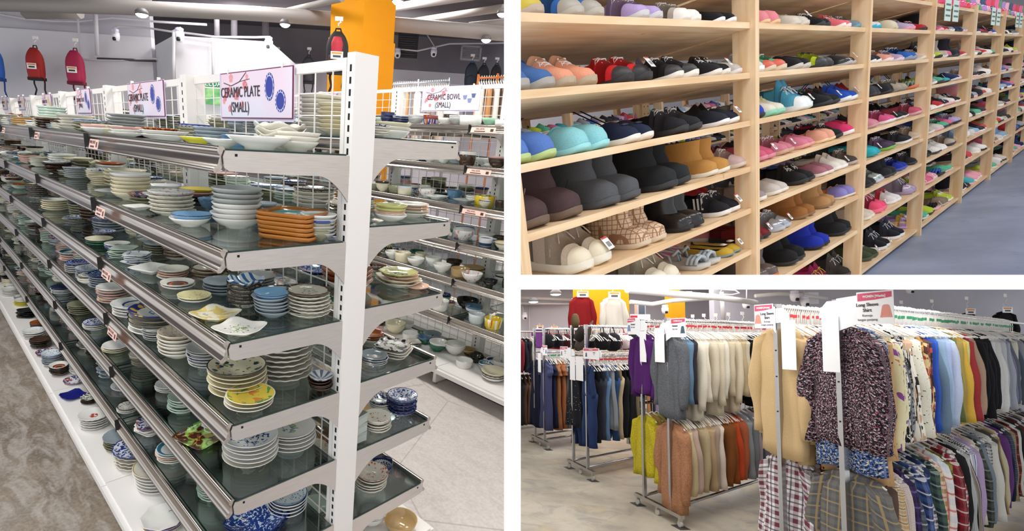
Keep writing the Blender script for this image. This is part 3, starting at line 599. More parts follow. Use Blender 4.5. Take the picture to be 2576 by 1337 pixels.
dm('petal', 'grey petal-patterned', '#b8bcc2', [], [('radial', '#5a6272', .1, .95, 8, .2)]); dm('tan', 'tan', '#c6a673'); dm('pinkspray', 'white with pink sprigs', '#e7e7e4', [], [('floral', '#d98c90', 0, 1.2, 5, .6)]); dm('yellowmug', 'yellow picture-printed', '#e6c92c', [], [('floral', '#f3f1ea', 0, 1.4, 2.2, .52), ('floral', '#c23b2a', 0, 1.4, 3, .64)])
dm('diamond', 'blue diamond-patterned', '#dfe4ea', [], [('check', '#33599a', .5, 1.4, 6, 0)]); dm('clear', 'clear glass', '#cfd8da', rough=.03); dm('bluewave', 'white with navy waves', '#e3e6e8', [(.97, 1.1, '#2a3460')], [('floral', '#24376e', .45, 1.2, 5, .52)])
def sq(p=6): return lambda a, rr: (abs(math.cos(a)) ** p + abs(math.sin(a)) ** p) ** (-1 / p)
def sq2(a, rr): q = (abs(math.cos(a)) ** 7 + abs(math.sin(a)) ** 7) ** (-1 / 7); return (q, .11 * rr ** 3 * (math.cos(4 * a) * -.5 + .2))
def octo(a, rr): return 1 / math.cos(((a + PI / 8) % (PI / 4)) - PI / 8)
def scal(a, rr): return 1 + .03 * math.cos(16 * a) * rr ** 2
def wavy(a, rr): return (1, .09 * rr ** 3 * math.sin(5 * a))
def oval(a, rr): return 1 / math.sqrt(math.cos(a) ** 2 * .62 + math.sin(a) ** 2 * 1.5)
PPL = [(.5, 0), (.56, 0), (.58, .05), (.84, .12), (.985, .22), (1, .235), (.985, .25), (.95, .235), (.8, .155), (.6, .1), (.25, .09)]
PDP = [(.42, 0), (.48, 0), (.5, .06), (.75, .16), (.93, .33), (1, .42), (.985, .435), (.95, .42), (.72, .22), (.45, .12), (.2, .1)]
PBW = [(.38, 0), (.44, 0), (.45, .1), (.72, .25), (.92, .55), (1, .85), (.985, .87), (.955, .85), (.86, .52), (.62, .24), (.2, .16)]
PTL = [(.7, 0), (.78, .02), (.9, .25), (.96, .8), (1, 1.15), (.98, 1.17), (.94, 1.15), (.88, .6), (.8, .2), (.3, .12)]
PRM = [(.85, 0), (.95, .03), (.98, .4), (1, .8), (.97, .83), (.93, .8), (.9, .3), (.8, .1), (.3, .08)]
PSQ = [(.6, 0), (.68, 0), (.7, .05), (.9, .12), (1, .2), (.99, .225), (.93, .2), (.78, .11), (.3, .09)]
PTR = [(.8, 0), (.86, .0), (.98, .06), (1, .16), (.98, .18), (.93, .15), (.86, .08), (.3, .06)]
PCN = [(.38, 0), (.46, 0), (.48, .06), (.78, .2), (1, .36), (.985, .375), (.93, .35), (.7, .2), (.4, .1), (.2, .09)]
KT = {'plate': (PPL, None, 32, .16, 'plate'), 'deep': (PDP, None, 32, .19, 'dish'), 'bowl': (PBW, None, 32, .22, 'bowl'), 'tall': (PTL, None, 28, .35, 'cup'), 'rame': (PRM, None, 28, .3, 'ramekin'),
      'sq': (PSQ, sq2, 40, .15, 'square plate'), 'sqr': (PSQ, sq(9), 40, .17, 'square plate'), 'tray': (PTR, sq(10), 40, .15, 'square plate'), 'sqb': (PCN, sq(12), 40, .25, 'square bowl'), 'oct': (PPL, octo, 32, .17, 'octagonal plate'),
      'scal': (PPL, scal, 64, .17, 'plate'), 'wavy': (PDP, wavy, 40, .16, 'plate'), 'oval': (PPL, oval, 36, .16, 'oval plate'), 'cone': (PCN, None, 32, .3, 'dish')}
KM = {}; KS = {}
for k, (pf, md, sg, pt, ds) in KT.items():
    KM[k] = MB().lathe(pf, sg, 0, md).mesh(k + '_ware'); KS[k] = MB().lathe(pf[:1] + pf[2:5:1] + pf[6:8] + pf[-2:], max(14, sg // 2), 0, md)
CROCK = []   # (px size, kind, mat, M, r, label, group, cat)
def ctr(kind): return KT[kind][4]
def stack(P, r, n, kind, mats, where, group, sticker=False, yaw=None, pitch=None, jit=.004, wcat=None):
    z = P[2]; n = int(n)
    for i in range(n):
        mk = mats[min(i, len(mats) - 1)] if isinstance(mats, (list, tuple)) and len(mats) == n else (mats[-1] if isinstance(mats, (list, tuple)) and i == n - 1 else (mats[0] if isinstance(mats, (list, tuple)) else mats))
        kd = kind[min(i, len(kind) - 1)] if isinstance(kind, (list, tuple)) else kind
        rr = r * (1 if n < 2 else 1 - .0 * i)
        if isinstance(r, (list, tuple)): rr = r[i]
        a = (yaw if yaw is not None else rnd.random() * 6) + rnd.uniform(-.06, .06)
        M = T(P[0] + rnd.uniform(-jit, jit), P[1] + rnd.uniform(-jit, jit), z, a, rr)
        pos = '' if n == 1 else (', topmost' if i == n - 1 else ', bottom one' if i == 0 else ', %s up' % ordn(i))
        st = ''
        WC = 0; lab = '%s %s%s %s%s' % (PD[mk].replace('with a small', 'with small'), KT[kd][4], st, where, pos)
        ws_ = lab.split()
        if len(ws_) > 16: lab = ' '.join(w_ for w_ in ws_ if w_ not in ('a', 'the', 'with'))
        d = max(.2, depth(1, (P[0], P[1], z))); u, v = pix(1, (P[0], P[1], z)); vis = -60 < u < 1300 and 0 < v < 1400
        CROCK.append(((rr / d * FPX) if vis else 0, kd, mk, M, rr, lab, group, KT[kd][4].split()[-1], sticker and i == n - 1))
        z += rr * (pitch or KT[kd][3])
OCC = []
def hand(u, v, w, z, kind, n, mats, where, side=1, dmin=.055, stk=False, gy=0, dpth=None, yaw=None, grp=None, yfix=None):
    lim = (dpth or DP); P = atz(1, u, v, z); fwd = (P - camr(1)).dot(ROT[1].transposed() @ Vector((0, 0, 1))) > 0
    r = min(.13, w / 2 * depth(1, P) / FPX) if fwd else .07
    dirv = Vector((P.x - camr(1).x, P.y - camr(1).y)).normalized(); y = P.y + dirv.y * r * .55; y1 = max(.05 + r * .8, min(lim - r * .8, (y - gy) * side)) * side + gy
    if abs(y1 - y) > .03 or not fwd:
        for _ in range(3):
            P = aty(1, u, v, y1); P.z = z; r = min(.13, w / 2 * depth(1, P) / FPX); y1 = max(.05 + r * .8, min(lim - r * .8, (y1 - gy) * side)) * side + gy
        P.y = y1
    else: P = Vector((P.x + dirv.x * r * .55, y1, z))
    if yfix: P = aty(1, u, v, yfix); P.z = z; r = w / 2 * depth(1, P) / FPX
    P.x = max(P.x, r + .004) if not gy else P.x
    OCC.append((P.x, P.y, r, z)); stack(P, r, n, kind, mats, where, grp, stk, yaw)
gl = lambda i: 'crockery on the left side, %s glass shelf down' % ordn(i); gr = lambda i: 'crockery on the right side, %s glass shelf down' % ordn(i)
def HL(li, items, side=1, ys=None):
    z = (ZL if side > 0 else ZR)[li] if li < 6 else ZB
    for q, it in enumerate(items):
        u, v, w, kind, n, mats = it[:6]; wh = it[6]
        hand(u, v, w, z, kind, n, mats, wh, side, stk=(len(it) > 7 and it[7]), dpth=DP if li < 6 else .49, grp=(gl if side > 0 else gr)(li) if li < 6 else 'crockery on the white base board', yaw=(it[8] if len(it) > 8 else None), yfix=ys[q] if ys else None)
S1 = 'on the top shelf'
HL(0, [(495, 371, 90, 'cone', 1, 'yellow', S1 + ' by the front rail'), (557, 377, 97, 'cone', 1, 'white', S1 + ' beside the yellow dish'), (685, 375, 172, 'cone', 1, 'white', S1 + ' nearest the end bracket'), (795, 366, 118, 'deep', 3, 'creamw', S1 + ' against the end post'),
       (705, 338, 128, 'wavy', 4, 'creamw', S1 + ' behind the big white dish'), (418, 358, 118, 'plate', 2, ['white', 'white'], S1 + ' left of the yellow dish'), (405, 345, 92, 'plate', 3, ['white', 'green', 'orangered'], S1 + ' below the second sign'), (320, 347, 84, 'plate', 3, ['white', 'white', 'pink'], S1 + ' by the rail, left half'),
       (240, 332, 72, 'deep', 2, ['white', 'pink'], S1 + ' near the first price label'), (272, 338, 74, 'deep', 2, 'cream', S1 + ' beside the pink-topped dish'), (195, 322, 88, 'plate', 5, 'creamw', S1 + ' at the left'), (133, 305, 66, 'deep', 7, 'celadon', S1 + ' in the tall green stack'),
       (535, 336, 95, 'deep', 3, 'greyblue', S1 + ' under the left edge of the first sign'), (600, 345, 92, 'deep', 2, 'blueplain', S1 + ' under the first sign'), (425, 325, 78, 'deep', 2, ['rust', 'white'], S1 + ' under the gap between signs'), (320, 318, 92, 'plate', 6, 'grey', S1 + ' behind the pink dishes'), (62, 312, 60, 'plate', 4, 'tan', S1 + ' far left')], ys=[.33, .335, .27, .17, .13, .33, .22, .3, .33, .28, .3, .2, .18, .18, .11, .12, .3])
HL(0, [(985, 356, 96, 'deep', 3, ['white', 'creamw', 'cream'], 'on the right top shelf beside the end post', True), (1030, 348, 78, 'sqr', 5, ['creamw', 'bluewave'], 'on the right top shelf by the bracket end'), (815, 318, 130, 'plate', 8, 'creamw', 'on the right top shelf beyond the mesh'), (860, 330, 120, 'plate', 7, 'cream', 'on the right top shelf behind the end post')], -1)
S2 = 'on the second shelf'
HL(1, [(319, 476, 104, 'plate', 5, 'cream', S2 + ' left of the mesh post'), (258, 470, 58, 'plate', 5, 'cream', S2 + ' beside the big cream stack'), (334, 506, 97, 'deep', 6, ['cream', 'white'], S2 + ' in front of the cream stack', True), (434, 545, 111, 'scal', 6, ['creamw', 'pinkspray'], S2 + ' in the middle front', True),
       (350, 530, 58, 'sqb', 1, 'white', S2 + ' by the rail, left of the tall white stack', True), (482, 573, 103, 'deep', 2, ['white', 'blueplain'], S2 + ' by the rail under a light blue lid plate'), (597, 578, 128, 'deep', 7, ['white', 'white', 'white', 'white', 'grey', 'grey', 'grey'], S2 + ' in front of the big grey bowls'),
       (740, 603, 147, 'tray', 6, 'amber', S2 + ' nearest the end bracket', False, .55), (500, 503, 92, 'plate', 5, ['black', 'black', 'brown', 'pink', 'mustard'], S2 + ' behind the blue bowls'), (527, 530, 54, 'bowl', 2, 'bluemid', S2 + ' left of the big grey bowls', True), (493, 505, 50, 'plate', 3, 'blueplain', S2 + ' right of the cream stacks'),
       (735, 520, 85, 'deep', 4, 'greyblue', S2 + ' behind the amber square plates'), (672, 531, 82, 'deep', 5, 'greyblue', S2 + ' right of the grey bowls'), (842, 562, 96, 'deep', 6, ['grey', 'palefloral'], S2 + ' against the end post'), (412, 460, 85, 'deep', 2, ['greyblue', 'bluebranch'], S2 + ' behind the scalloped stack'), (240, 440, 90, 'oct', 4, 'olive', S2 + ' in the second bay by the post'),
       (202, 430, 70, 'plate', 5, 'cream', S2 + ' in the second bay, cream one'), (160, 425, 66, 'plate', 6, 'white', S2 + ' in the second bay, tall white one'), (810, 470, 60, 'bowl', 5, ['olive', 'bluefloral'], S2 + ' behind the mesh near the post'), (660, 470, 80, 'deep', 6, 'greyblue', S2 + ' behind the grey bowls'), (570, 480, 60, 'plate', 5, ['rust', 'olive'], S2 + ' by the mesh panel')])
HL(1, [(980, 559, 84, 'deep', 4, ['white', 'pinkrim', 'script', 'script'], 'on the right second shelf beside the end post', False), (1047, 546, 90, 'plate', 4, ['white', 'creamw', 'peach', 'creamw'], 'on the right second shelf by the bracket end')], -1)
S3 = 'on the third shelf'
HL(2, [(382, 692, 84, 'sqb', 1, 'white', S3 + ' by the rail', False, .5), (436, 706, 76, 'plate', 4, ['white', 'peach', 'pinkrim', 'creamw'], S3 + ' right of the white square bowl'), (346, 667, 61, 'sqr', 5, 'squareblue', S3 + ' behind the white square bowl', True), (313, 652, 60, 'sqr', 5, 'celadon', S3 + ' left of the blue-smudged squares'),
       (400, 645, 72, 'plate', 5, ['olive', 'greyblue'], S3 + ' behind the pink-rimmed stack'), (452, 658, 80, 'deep', 5, ['brownrim', 'orangered'], S3 + ' under the rail above'), (528, 712, 92, 'deep', 3, 'brownrim', S3 + ' middle, brown-edged'), (449, 731, 85, 'plate', 2, ['white', 'orangearc'], S3 + ' front left', True), (489, 764, 85, 'plate', 2, ['white', 'dotted'], S3 + ' by the rail in the middle', True),
       (541, 806, 104, 'sq', 1, 'yellowsq', S3 + ' lying flat by the rail', True, .45), (605, 842, 112, 'sq', 1, 'eggplant', S3 + ' lying flat nearest the corner', False, .55), (619, 776, 92, ['deep'] * 5 + ['wavy', 'wavy'], 7, ['graycross', 'graycross', 'graycross', 'graycross', 'graycross', 'graycross', 'bluestripe'], S3 + ' under a blue-striped dish'), (558, 744, 94, 'plate', 4, 'greyblue', S3 + ' behind the blue-striped dish'),
       (683, 802, 92, 'deep', 6, ['greyblue', 'blueplain'], S3 + ' right of the blue-striped dish'), (778, 787, 107, 'scal', 7, ['creamw', 'brownrim'], S3 + ' nearest the end bracket'), (705, 724, 112, 'plate', 3, ['grey', 'graycross'], S3 + ' behind the pale blue stack', True), (250, 620, 66, 'plate', 3, ['green', 'green', 'cream'], S3 + ' in the second bay under the rail'), (280, 588, 84, 'plate', 5, ['greyblue', 'checknavy'], S3 + ' checkered one near the mesh'),
       (295, 632, 62, 'plate', 3, ['bluefloral', 'redflower'], S3 + ' left group, back'), (246, 565, 82, 'deep', 5, ['brown', 'graycross'], S3 + ' second bay, dark one'), (215, 548, 74, 'plate', 6, ['olive', 'navy'], S3 + ' second bay, navy-topped one'), (142, 532, 64, 'plate', 5, ['cream', 'creamw'], S3 + ' second bay, cream one'), (645, 700, 88, 'plate', 5, 'grey', S3 + ' back row behind the pale plates'), (765, 700, 100, 'oval', 4, 'creamw', S3 + ' leaning against the mesh panel')])
HL(2, [(872, 735, 132, 'deep', 3, ['pinkrim', 'rust', 'rust'], 'on the right third shelf behind the end post'), (945, 692, 56, 'tray', 5, ['creamw', 'creamw', 'creamw', 'creamw', 'brown'], 'on the right third shelf, back'), (1008, 720, 96, ['sq', 'sq', 'plate', 'oct'], 4, ['creamw', 'cream', 'peach', 'script'], 'on the right third shelf beside the peach dish'), (1058, 728, 66, 'plate', 1, 'peach', 'on the right third shelf by the bracket end')], -1)
S4 = 'on the fourth shelf'
HL(3, [(600, 1002, 148, 'plate', 6, ['cream', 'flower'], S4 + ' nearest the corner'), (650, 1056, 128, 'plate', 3, ['creamw', 'lemon'], S4 + ' in front of the big floral stack', False), (728, 957, 148, 'scal', 8, ['creamw', 'bluebranch'], S4 + ' against the end bracket'), (450, 905, 97, 'deep', 6, ['creamw', 'marble'], S4 + ' middle, marbled one'), (521, 927, 96, 'plate', 6, ['palefloral', 'palefloral', 'bluering', 'bluering', 'white', 'grey'], S4 + ' left of the big floral stack'),
       (350, 946, 98, 'plate', 4, ['white', 'palefloral'], S4 + ' by the rail on the left'), (413, 1024, 136, 'plate', 5, ['white', 'white', 'blackrim', 'blackrim', 'yellowblue'], S4 + ' by the rail in the middle'), (303, 895, 80, 'plate', 6, ['pinkrim', 'white'], S4 + ' second bay end', True), (289, 852, 60, 'plate', 4, ['cream', 'navy'], S4 + ' under the price label'), (410, 822, 72, 'plate', 5, 'navy', S4 + ' back, navy one'),
       (346, 800, 72, 'plate', 5, ['bluering', 'bluering'], S4 + ' blue-ringed one at the back'), (242, 824, 60, 'deep', 3, ['creamw', 'graycross'], S4 + ' second bay, hatched one'), (396, 860, 72, 'plate', 5, 'grey', S4 + ' behind the marbled one'), (318, 762, 80, 'plate', 2, ['graycross', 'redwhite'], S4 + ' red butterfly one'), (264, 728, 72, 'plate', 6, ['greyblue', 'bluedense'], S4 + ' blue floral one'), (232, 707, 72, 'plate', 5, ['greyblue', 'bluespot'], S4 + ' dark floral one'),
       (198, 690, 62, 'plate', 5, ['grey', 'bluedense'], S4 + ' third from the mesh'), (822, 917, 62, 'deep', 6, ['brown', 'petal'], S4 + ' petal one by the post'), (175, 640, 58, 'plate', 5, 'pinkrim', S4 + ' second bay, beige one')])
HL(3, [(940, 923, 72, 'plate', 4, ['bluering', 'bluering', 'bluering', 'greyblue'], 'on the right fourth shelf beside the post'), (988, 902, 86, 'sqr', 4, ['creamw', 'creamw', 'creamw', 'blackwhite'], 'on the right fourth shelf by the bracket end', False, .5), (932, 862, 66, 'plate', 3, ['creamw', 'rust', 'rust'], 'on the right fourth shelf, back')], -1)
S5 = 'on the fifth shelf'
HL(4, [(503, 1120, 112, 'sqr', 1, 'peony', S5 + ' lying alone by the rail', False, .35), (631, 1173, 140, 'plate', 6, ['creamw', 'white', 'white', 'white', 'white', 'bluebranch'], S5 + ' nearest the corner'), (742, 1132, 128, 'plate', 5, ['white', 'bird'], S5 + ' against the end bracket'), (463, 1045, 78, 'deep', 5, 'celadon', S5 + ' middle back'), (545, 1085, 60, 'sqr', 5, ['white', 'bluespot'], S5 + ' behind the peony plate'), (300, 945, 66, 'plate', 3, ['cream', 'white'], S5 + ' second bay end'), (215, 860, 60, 'plate', 5, 'olive', S5 + ' second bay, olive one'), (170, 830, 52, 'plate', 4, ['bluering', 'navy'], S5 + ' second bay, navy-topped one'), (248, 905, 56, 'plate', 4, ['white', 'bluefloral'], S5 + ' second bay, blue one')])
HL(4, [(1015, 1047, 78, 'deep', 6, ['bluedense', 'bluefloral'], 'on the right fifth shelf by the bracket end'), (955, 1037, 64, 'deep', 4, ['white', 'bluewave'], 'on the right fifth shelf behind'), (952, 1097, 74, 'deep', 5, ['creamw', 'maple'], 'on the right fifth shelf beside the boxes')], -1)
S6 = 'on the sixth shelf'
HL(5, [(648, 1348, 130, 'sqr', 2, 'bluedense', S6 + ' nearest the corner', True, .4), (722, 1303, 100, 'deep', 5, ['bluering', 'bluespot'], S6 + ' against the end bracket'), (436, 1167, 80, 'plate', 5, ['white', 'white', 'peach', 'white', 'tealring'], S6 + ' by the rail'), (380, 1094, 66, 'sqr', 4, ['white', 'imari'], S6 + ' near the bay joint'), (540, 1265, 80, 'deep', 6, 'celadon', S6 + ' middle'), (510, 1180, 70, 'sq', 3, 'white', S6 + ' behind the blue squares'), (322, 1040, 52, 'plate', 3, ['white', 'graycross'], S6 + ' just past the bay joint')])
HL(5, [(930, 1242, 86, 'deep', 5, ['creamw', 'plum'], 'on the right lowest shelf beside the post'), (960, 1188, 54, 'rame', 1, 'checknavy', 'on the right lowest shelf behind the plum plates'), (890, 1225, 50, 'plate', 3, ['white', 'bluering'], 'on the right lowest shelf by the mesh')], -1)
B = 'on the white base'
HL(6, [(241, 1080, 73, 'scal', 5, ['white', 'redflower'], B + ' at the second bay'), (186, 1004, 52, 'sq', 1, 'cobalt', B + ' lying flat', False, .3), (105, 877, 48, 'plate', 5, 'brown', B + ' dark one farther along'), (117, 897, 44, 'plate', 2, 'imari', B + ' orange and blue one'), (137, 924, 50, 'deep', 6, ['greyblue', 'bluespot'], B + ' behind the imari one'), (152, 947, 45, 'deep', 5, ['brown', 'orangearc'], B + ' black-ringed one'),
       (90, 854, 54, 'plate', 4, ['white', 'palefloral'], B + ' white one farther along'), (347, 1180, 106, 'scal', 5, ['creamw', 'bluefloral'], B + ' at the first bay joint'), (400, 1238, 112, 'plate', 6, ['white', 'goldcircle'], B + ' right of the blue one'), (415, 1340, 102, ['plate', 'plate', 'oct'], 3, ['goldcircle', 'lavender', 'white'], B + ' nearest the camera', True), (228, 1017, 42, 'plate', 4, ['brown', 'blackwhite'], B + ' behind the cobalt plate'),
       (322, 1050, 50, 'plate', 4, ['white', 'graycross'], B + ' behind the second rail'), (290, 1000, 45, 'plate', 2, 'pink', B + ' pink one'), (200, 945, 42, 'deep', 3, 'white', B + ' white one behind the black-ringed'), (540, 1275, 90, 'deep', 6, 'celadon', B + ' under the lowest shelf'), (70, 800, 40, 'sqr', 5, 'black', B + ' dark square one'), (60, 770, 40, 'plate', 4, ['yellow', 'white'], B + ' yellow-edged one'), (30, 745, 40, 'plate', 5, 'white', B + ' far white one')])
HL(6, [(1005, 1352, 86, 'bowl', 1, 'tan', 'on the right base board by the edge'), (935, 1330, 76, 'bowl', 3, ['white', 'bluering'], 'on the right base board beside the tan bowl')], -1)
# the rest of the gondola, bay by bay
WM = ['white', 'cream', 'creamw', 'grey', 'greyblue', 'celadon', 'pinkrim', 'blackrim', 'brownrim', 'bluering', 'tealring', 'navy', 'bluefloral', 'bluedense', 'bluespot', 'checknavy', 'palefloral', 'bluebranch', 'olive', 'graycross', 'petal', 'brown', 'black', 'redwhite', 'marble', 'squareblue', 'green', 'rust', 'imari', 'goldcircle', 'pink']
BASEM = ['white', 'creamw', 'grey', 'greyblue', 'cream', 'olive', 'celadon', 'pinkrim', 'blackrim', 'graycross', 'brown']
def autofill(side, levels, x0, x1, yc, dp, sc=1, kinds=('plate',) * 5 + ('deep',) * 4 + ('scal', 'sqr', 'oct', 'wavy', 'oval'), nmax=7, wh='', rows=3, room=1, gfn=None):
    for li, z in enumerate(levels):
        dd = dp if li < 6 else .47; cnt = 0
        for row in range(rows):
            x = x0 + rnd.uniform(0, .08); c0 = cnt
            while x < x1:
                r = rnd.uniform(.052, .082) * sc; x += r
                y = yc + side * (.085 + (dd - .15) * (row + .5) / rows * 1.0 + rnd.uniform(-.012, .012)); y = yc + side * min(dd - r * .8, max(.05 + r, (y - yc) * side))
                ok = all((x - a) ** 2 + (y - b) ** 2 > (r + c) ** 2 * .93 for a, b, c, zz in OCC if abs(zz - z) < .02)
                if ok and rnd.random() < .93:
                    n = 1 + int(rnd.random() ** 1.1 * nmax); kd = rnd.choice(kinds); b = rnd.choice(BASEM); tp = rnd.choice(WM)
                    if li == 0 and z > .3 and side > 0 and x < 3: n = min(n, 5)
                    cnt += 1; wx = 'on %s %s, row %s pile %s' % (wh, ('shelf ' + NUM[li + 1]) if li < 6 else 'base', NUM[row + 1], ordn(cnt - c0 - 1))
                    OCC.append((x, y, r, z)); stack((x, y, z), r, n, kd, [b, tp] if n != 2 else [b, tp], wx, gfn(li)); 
                x += r + rnd.uniform(.006, .05)
autofill(1, ZL + [ZB], .12, 7.9, 0, DP, 1, wh='left', gfn=lambda i: gl(i) if i < 6 else 'crockery on the white base board')
autofill(-1, ZR + [ZB], .12, 3.3, 0, DP, 1, wh='right', gfn=lambda i: gr(i) if i < 6 else 'crockery on the white base board', rows=2)
# bowls across the aisle
g2y = -2.345
def B2(z, items, li):
    for q, (u, v, w, kind, n, m) in enumerate(items): hand(u, v, w, z, kind, n, m, 'on far shelf level %s, %s along' % (NUM[li + 1], ordn(q)), 1, gy=g2y, dpth=DP + .02 if li < 6 else .5, grp='bowls on the far shelf, %s level' % ordn(li))
B2(Z2[0], [(960, 306, 34, 'bowl', 1, 'celadon'), (1008, 306, 45, 'bowl', 1, 'greyblue'), (1045, 303, 40, 'bowl', 2, 'grey'), (1083, 305, 38, 'tall', 1, 'imari'), (1121, 306, 38, 'bowl', 1, 'white'), (1150, 304, 42, 'bowl', 2, 'grey'), (1184, 309, 56, 'rame', 1, 'white'), (1234, 308, 42, 'bowl', 1, 'mint'), (1262, 308, 34, 'rame', 1, 'palefloral'), (975, 296, 36, 'bowl', 4, 'navy'), (1010, 296, 44, 'deep', 3, 'navy')], 0)
B2(Z2[1], [(1064, 400, 45, 'bowl', 1, 'navy'), (1099, 405, 34, 'rame', 1, 'white'), (1128, 406, 38, 'bowl', 1, 'grey'), (1158, 409, 33, 'tall', 1, 'celadon'), (1180, 412, 42, 'bowl', 1, 'white'), (1221, 417, 46, 'bowl', 1, 'pinkspray'), (1256, 419, 40, 'bowl', 1, 'white')], 1)
B2(Z2[2], [(956, 475, 38, 'bowl', 1, 'diamond'), (998, 485, 44, 'rame', 1, 'olive'), (1034, 488, 36, 'bowl', 1, 'bluewave'), (1072, 497, 44, 'bowl', 1, 'pinkspray'), (1100, 502, 48, 'sqb', 1, 'white'), (1143, 503, 40, 'tall', 1, 'bluemid'), (1168, 512, 50, 'sqb', 1, 'grey'), (1218, 517, 55, 'rame', 1, 'yellowmug'), (1259, 523, 30, 'rame', 2, 'brown'), (957, 455, 36, 'bowl', 1, 'rust'), (992, 452, 36, 'deep', 1, 'black'), (1036, 462, 40, 'bowl', 1, 'white'), (1080, 470, 40, 'bowl', 1, 'redwhite'), (1114, 478, 44, 'deep', 1, 'black'), (1200, 488, 56, 'deep', 2, 'white')], 2)
B2(Z2[3], [(1117, 598, 44, 'bowl', 1, 'green'), (1165, 605, 56, 'bowl', 1, 'pinkspray'), (1221, 608, 44, 'bowl', 1, 'white'), (1257, 614, 32, 'tall', 1, 'brown'), (1168, 582, 55, 'deep', 3, 'bluering')], 3)
B2(Z2[4], [(987, 652, 42, 'bowl', 1, 'white'), (1012, 661, 42, 'tall', 1, 'cream'), (1045, 670, 44, 'bowl', 1, 'redflower'), (1051, 648, 38, 'bowl', 1, 'green'), (1089, 672, 42, 'bowl', 2, 'white'), (1111, 687, 47, 'bowl', 1, 'white'), (1157, 697, 48, 'rame', 1, 'tan'), (1185, 712, 54, 'bowl', 1, 'pinkspray'), (1232, 722, 38, 'bowl', 1, 'black'), (1143, 656, 42, 'bowl', 1, 'brown'), (1193, 666, 54, 'deep', 2, 'tan'), (1255, 700, 40, 'bowl', 1, 'grey')], 4)
B2(Z2[5], [(1105, 784, 46, 'tall', 1, 'white'), (1190, 795, 44, 'bowl', 2, ['bluering', 'bluemid']), (1174, 775, 56, 'bowl', 1, 'black'), (1197, 816, 42, 'tall', 1, 'clear'), (1238, 830, 46, 'tall', 1, 'yellowmug'), (1262, 815, 40, 'bowl', 1, 'celadon')], 5)
B2(-1.199, [(992, 842, 52, 'bowl', 2, 'cream'), (1020, 818, 42, 'bowl', 1, 'white'), (1031, 862, 40, 'rame', 2, 'white'), (1067, 868, 35, 'bowl', 2, ['green', 'bluemid']), (1100, 887, 47, 'bowl', 2, ['green', 'white']), (1143, 896, 52, 'bowl', 2, 'white'), (1167, 926, 43, 'rame', 1, 'white'), (1238, 963, 66, 'deep', 3, ['white', 'redwhite', 'cream']), (1197, 915, 38, 'bowl', 1, 'black'), (1246, 896, 40, 'bowl', 1, 'bluering'), (1087, 846, 46, 'bowl', 1, 'greyblue'), (1195, 879, 50, 'deep', 1, 'brown'), (1179, 866, 36, 'bowl', 1, 'tan'), (1134, 855, 40, 'bowl', 1, 'olive'), (1069, 835, 45, 'deep', 1, 'green'), (1258, 925, 40, 'bowl', 2, 'white')], 6)
BWL = ('bowl',) * 6 + ('rame', 'tall', 'deep', 'sqb')
autofill(1, Z2 + [-1.199], .6, 5.2, g2y, DP, .78, BWL, 3, 'far', 3, gfn=lambda i: 'bowls on the far shelf, %s level' % ordn(i))
autofill(-1, Z2[:3], .6, 4.5, g2y, DP, .9, BWL, 3, 'back of the far', 2, gfn=lambda i: 'bowls on the back of the far shelf')
# ---- link: the largest 300 of each kind one by one, the rest as one heap
CROCK.sort(key=lambda q: -q[0])
cnt = {}; rest = []; seen = {}
STK = MB().box((-.16, -.05, 0), (.16, .05, .012), 0).box((-.1, -.02, .012), (.1, .02, .0125), 1).mesh('sticker')
for (px_, kd, mk, M, r, lab, grp, cat, stk) in CROCK:
    key = 'bowl' if cat in ('bowl', 'ramekin', 'cup') else 'plate'
    if px_ == 0: rest.append((kd, mk, M)); continue
    if cnt.get(key, 0) >= 300: rest.append((kd, mk, M)); continue
    cnt[key] = cnt.get(key, 0) + 1
    nm = KT[kd][4].replace(' ', '_')
    o = put(nm, KM[kd], [PM[mk]], 1, M, label=lab, cat=cat, group=grp)
    if stk: put('price_sticker', STK, [pbr('#f2f2f2', .5), BLACK], 1, Matrix.Translation((.45, .3, .16 if kd not in ('bowl',) else .5)), o)
ml = sorted({mk for _, mk, _ in rest}); mi = {k: i for i, k in enumerate(ml)}; big = MB()
for kd, mk, M in rest:
    s = KS[kd]; o0 = len(big.v); big.v += [tuple(M @ Vector(p)) for p in s.v]; big.uv += s.uv
    big.f += [tuple(i + o0 for i in f) for f in s.f]; big.m += [mi[mk]] * len(s.f); big.sm += s.sm
put('stacked_crockery', big, [PM[k] for k in ml], 1, label='the many smaller plates and bowls stacked farther along the glass shelves', cat='crockery', kind='stuff')
# boxes on the right fifth shelf
bx = atz(1, 908, 1120, ZR[4])
for i in range(3):
    put('gift_box', MB().box((-.022, -.026, 0), (.022, .026, .036)).box((-.0225, -.0265, .024), (.0225, .0265, .036), 1), [pbr('#b9c2bd', .5), pbr('#a9b3ae', .5)], 1, T(bx.x + .035, bx.y - .01, ZR[4] + i * .0365, .1 * i), label='small pale green box on the right fifth shelf, %s of the pile of three' % ('bottom', 'middle', 'top')[i], cat='box', group='pale green boxes')
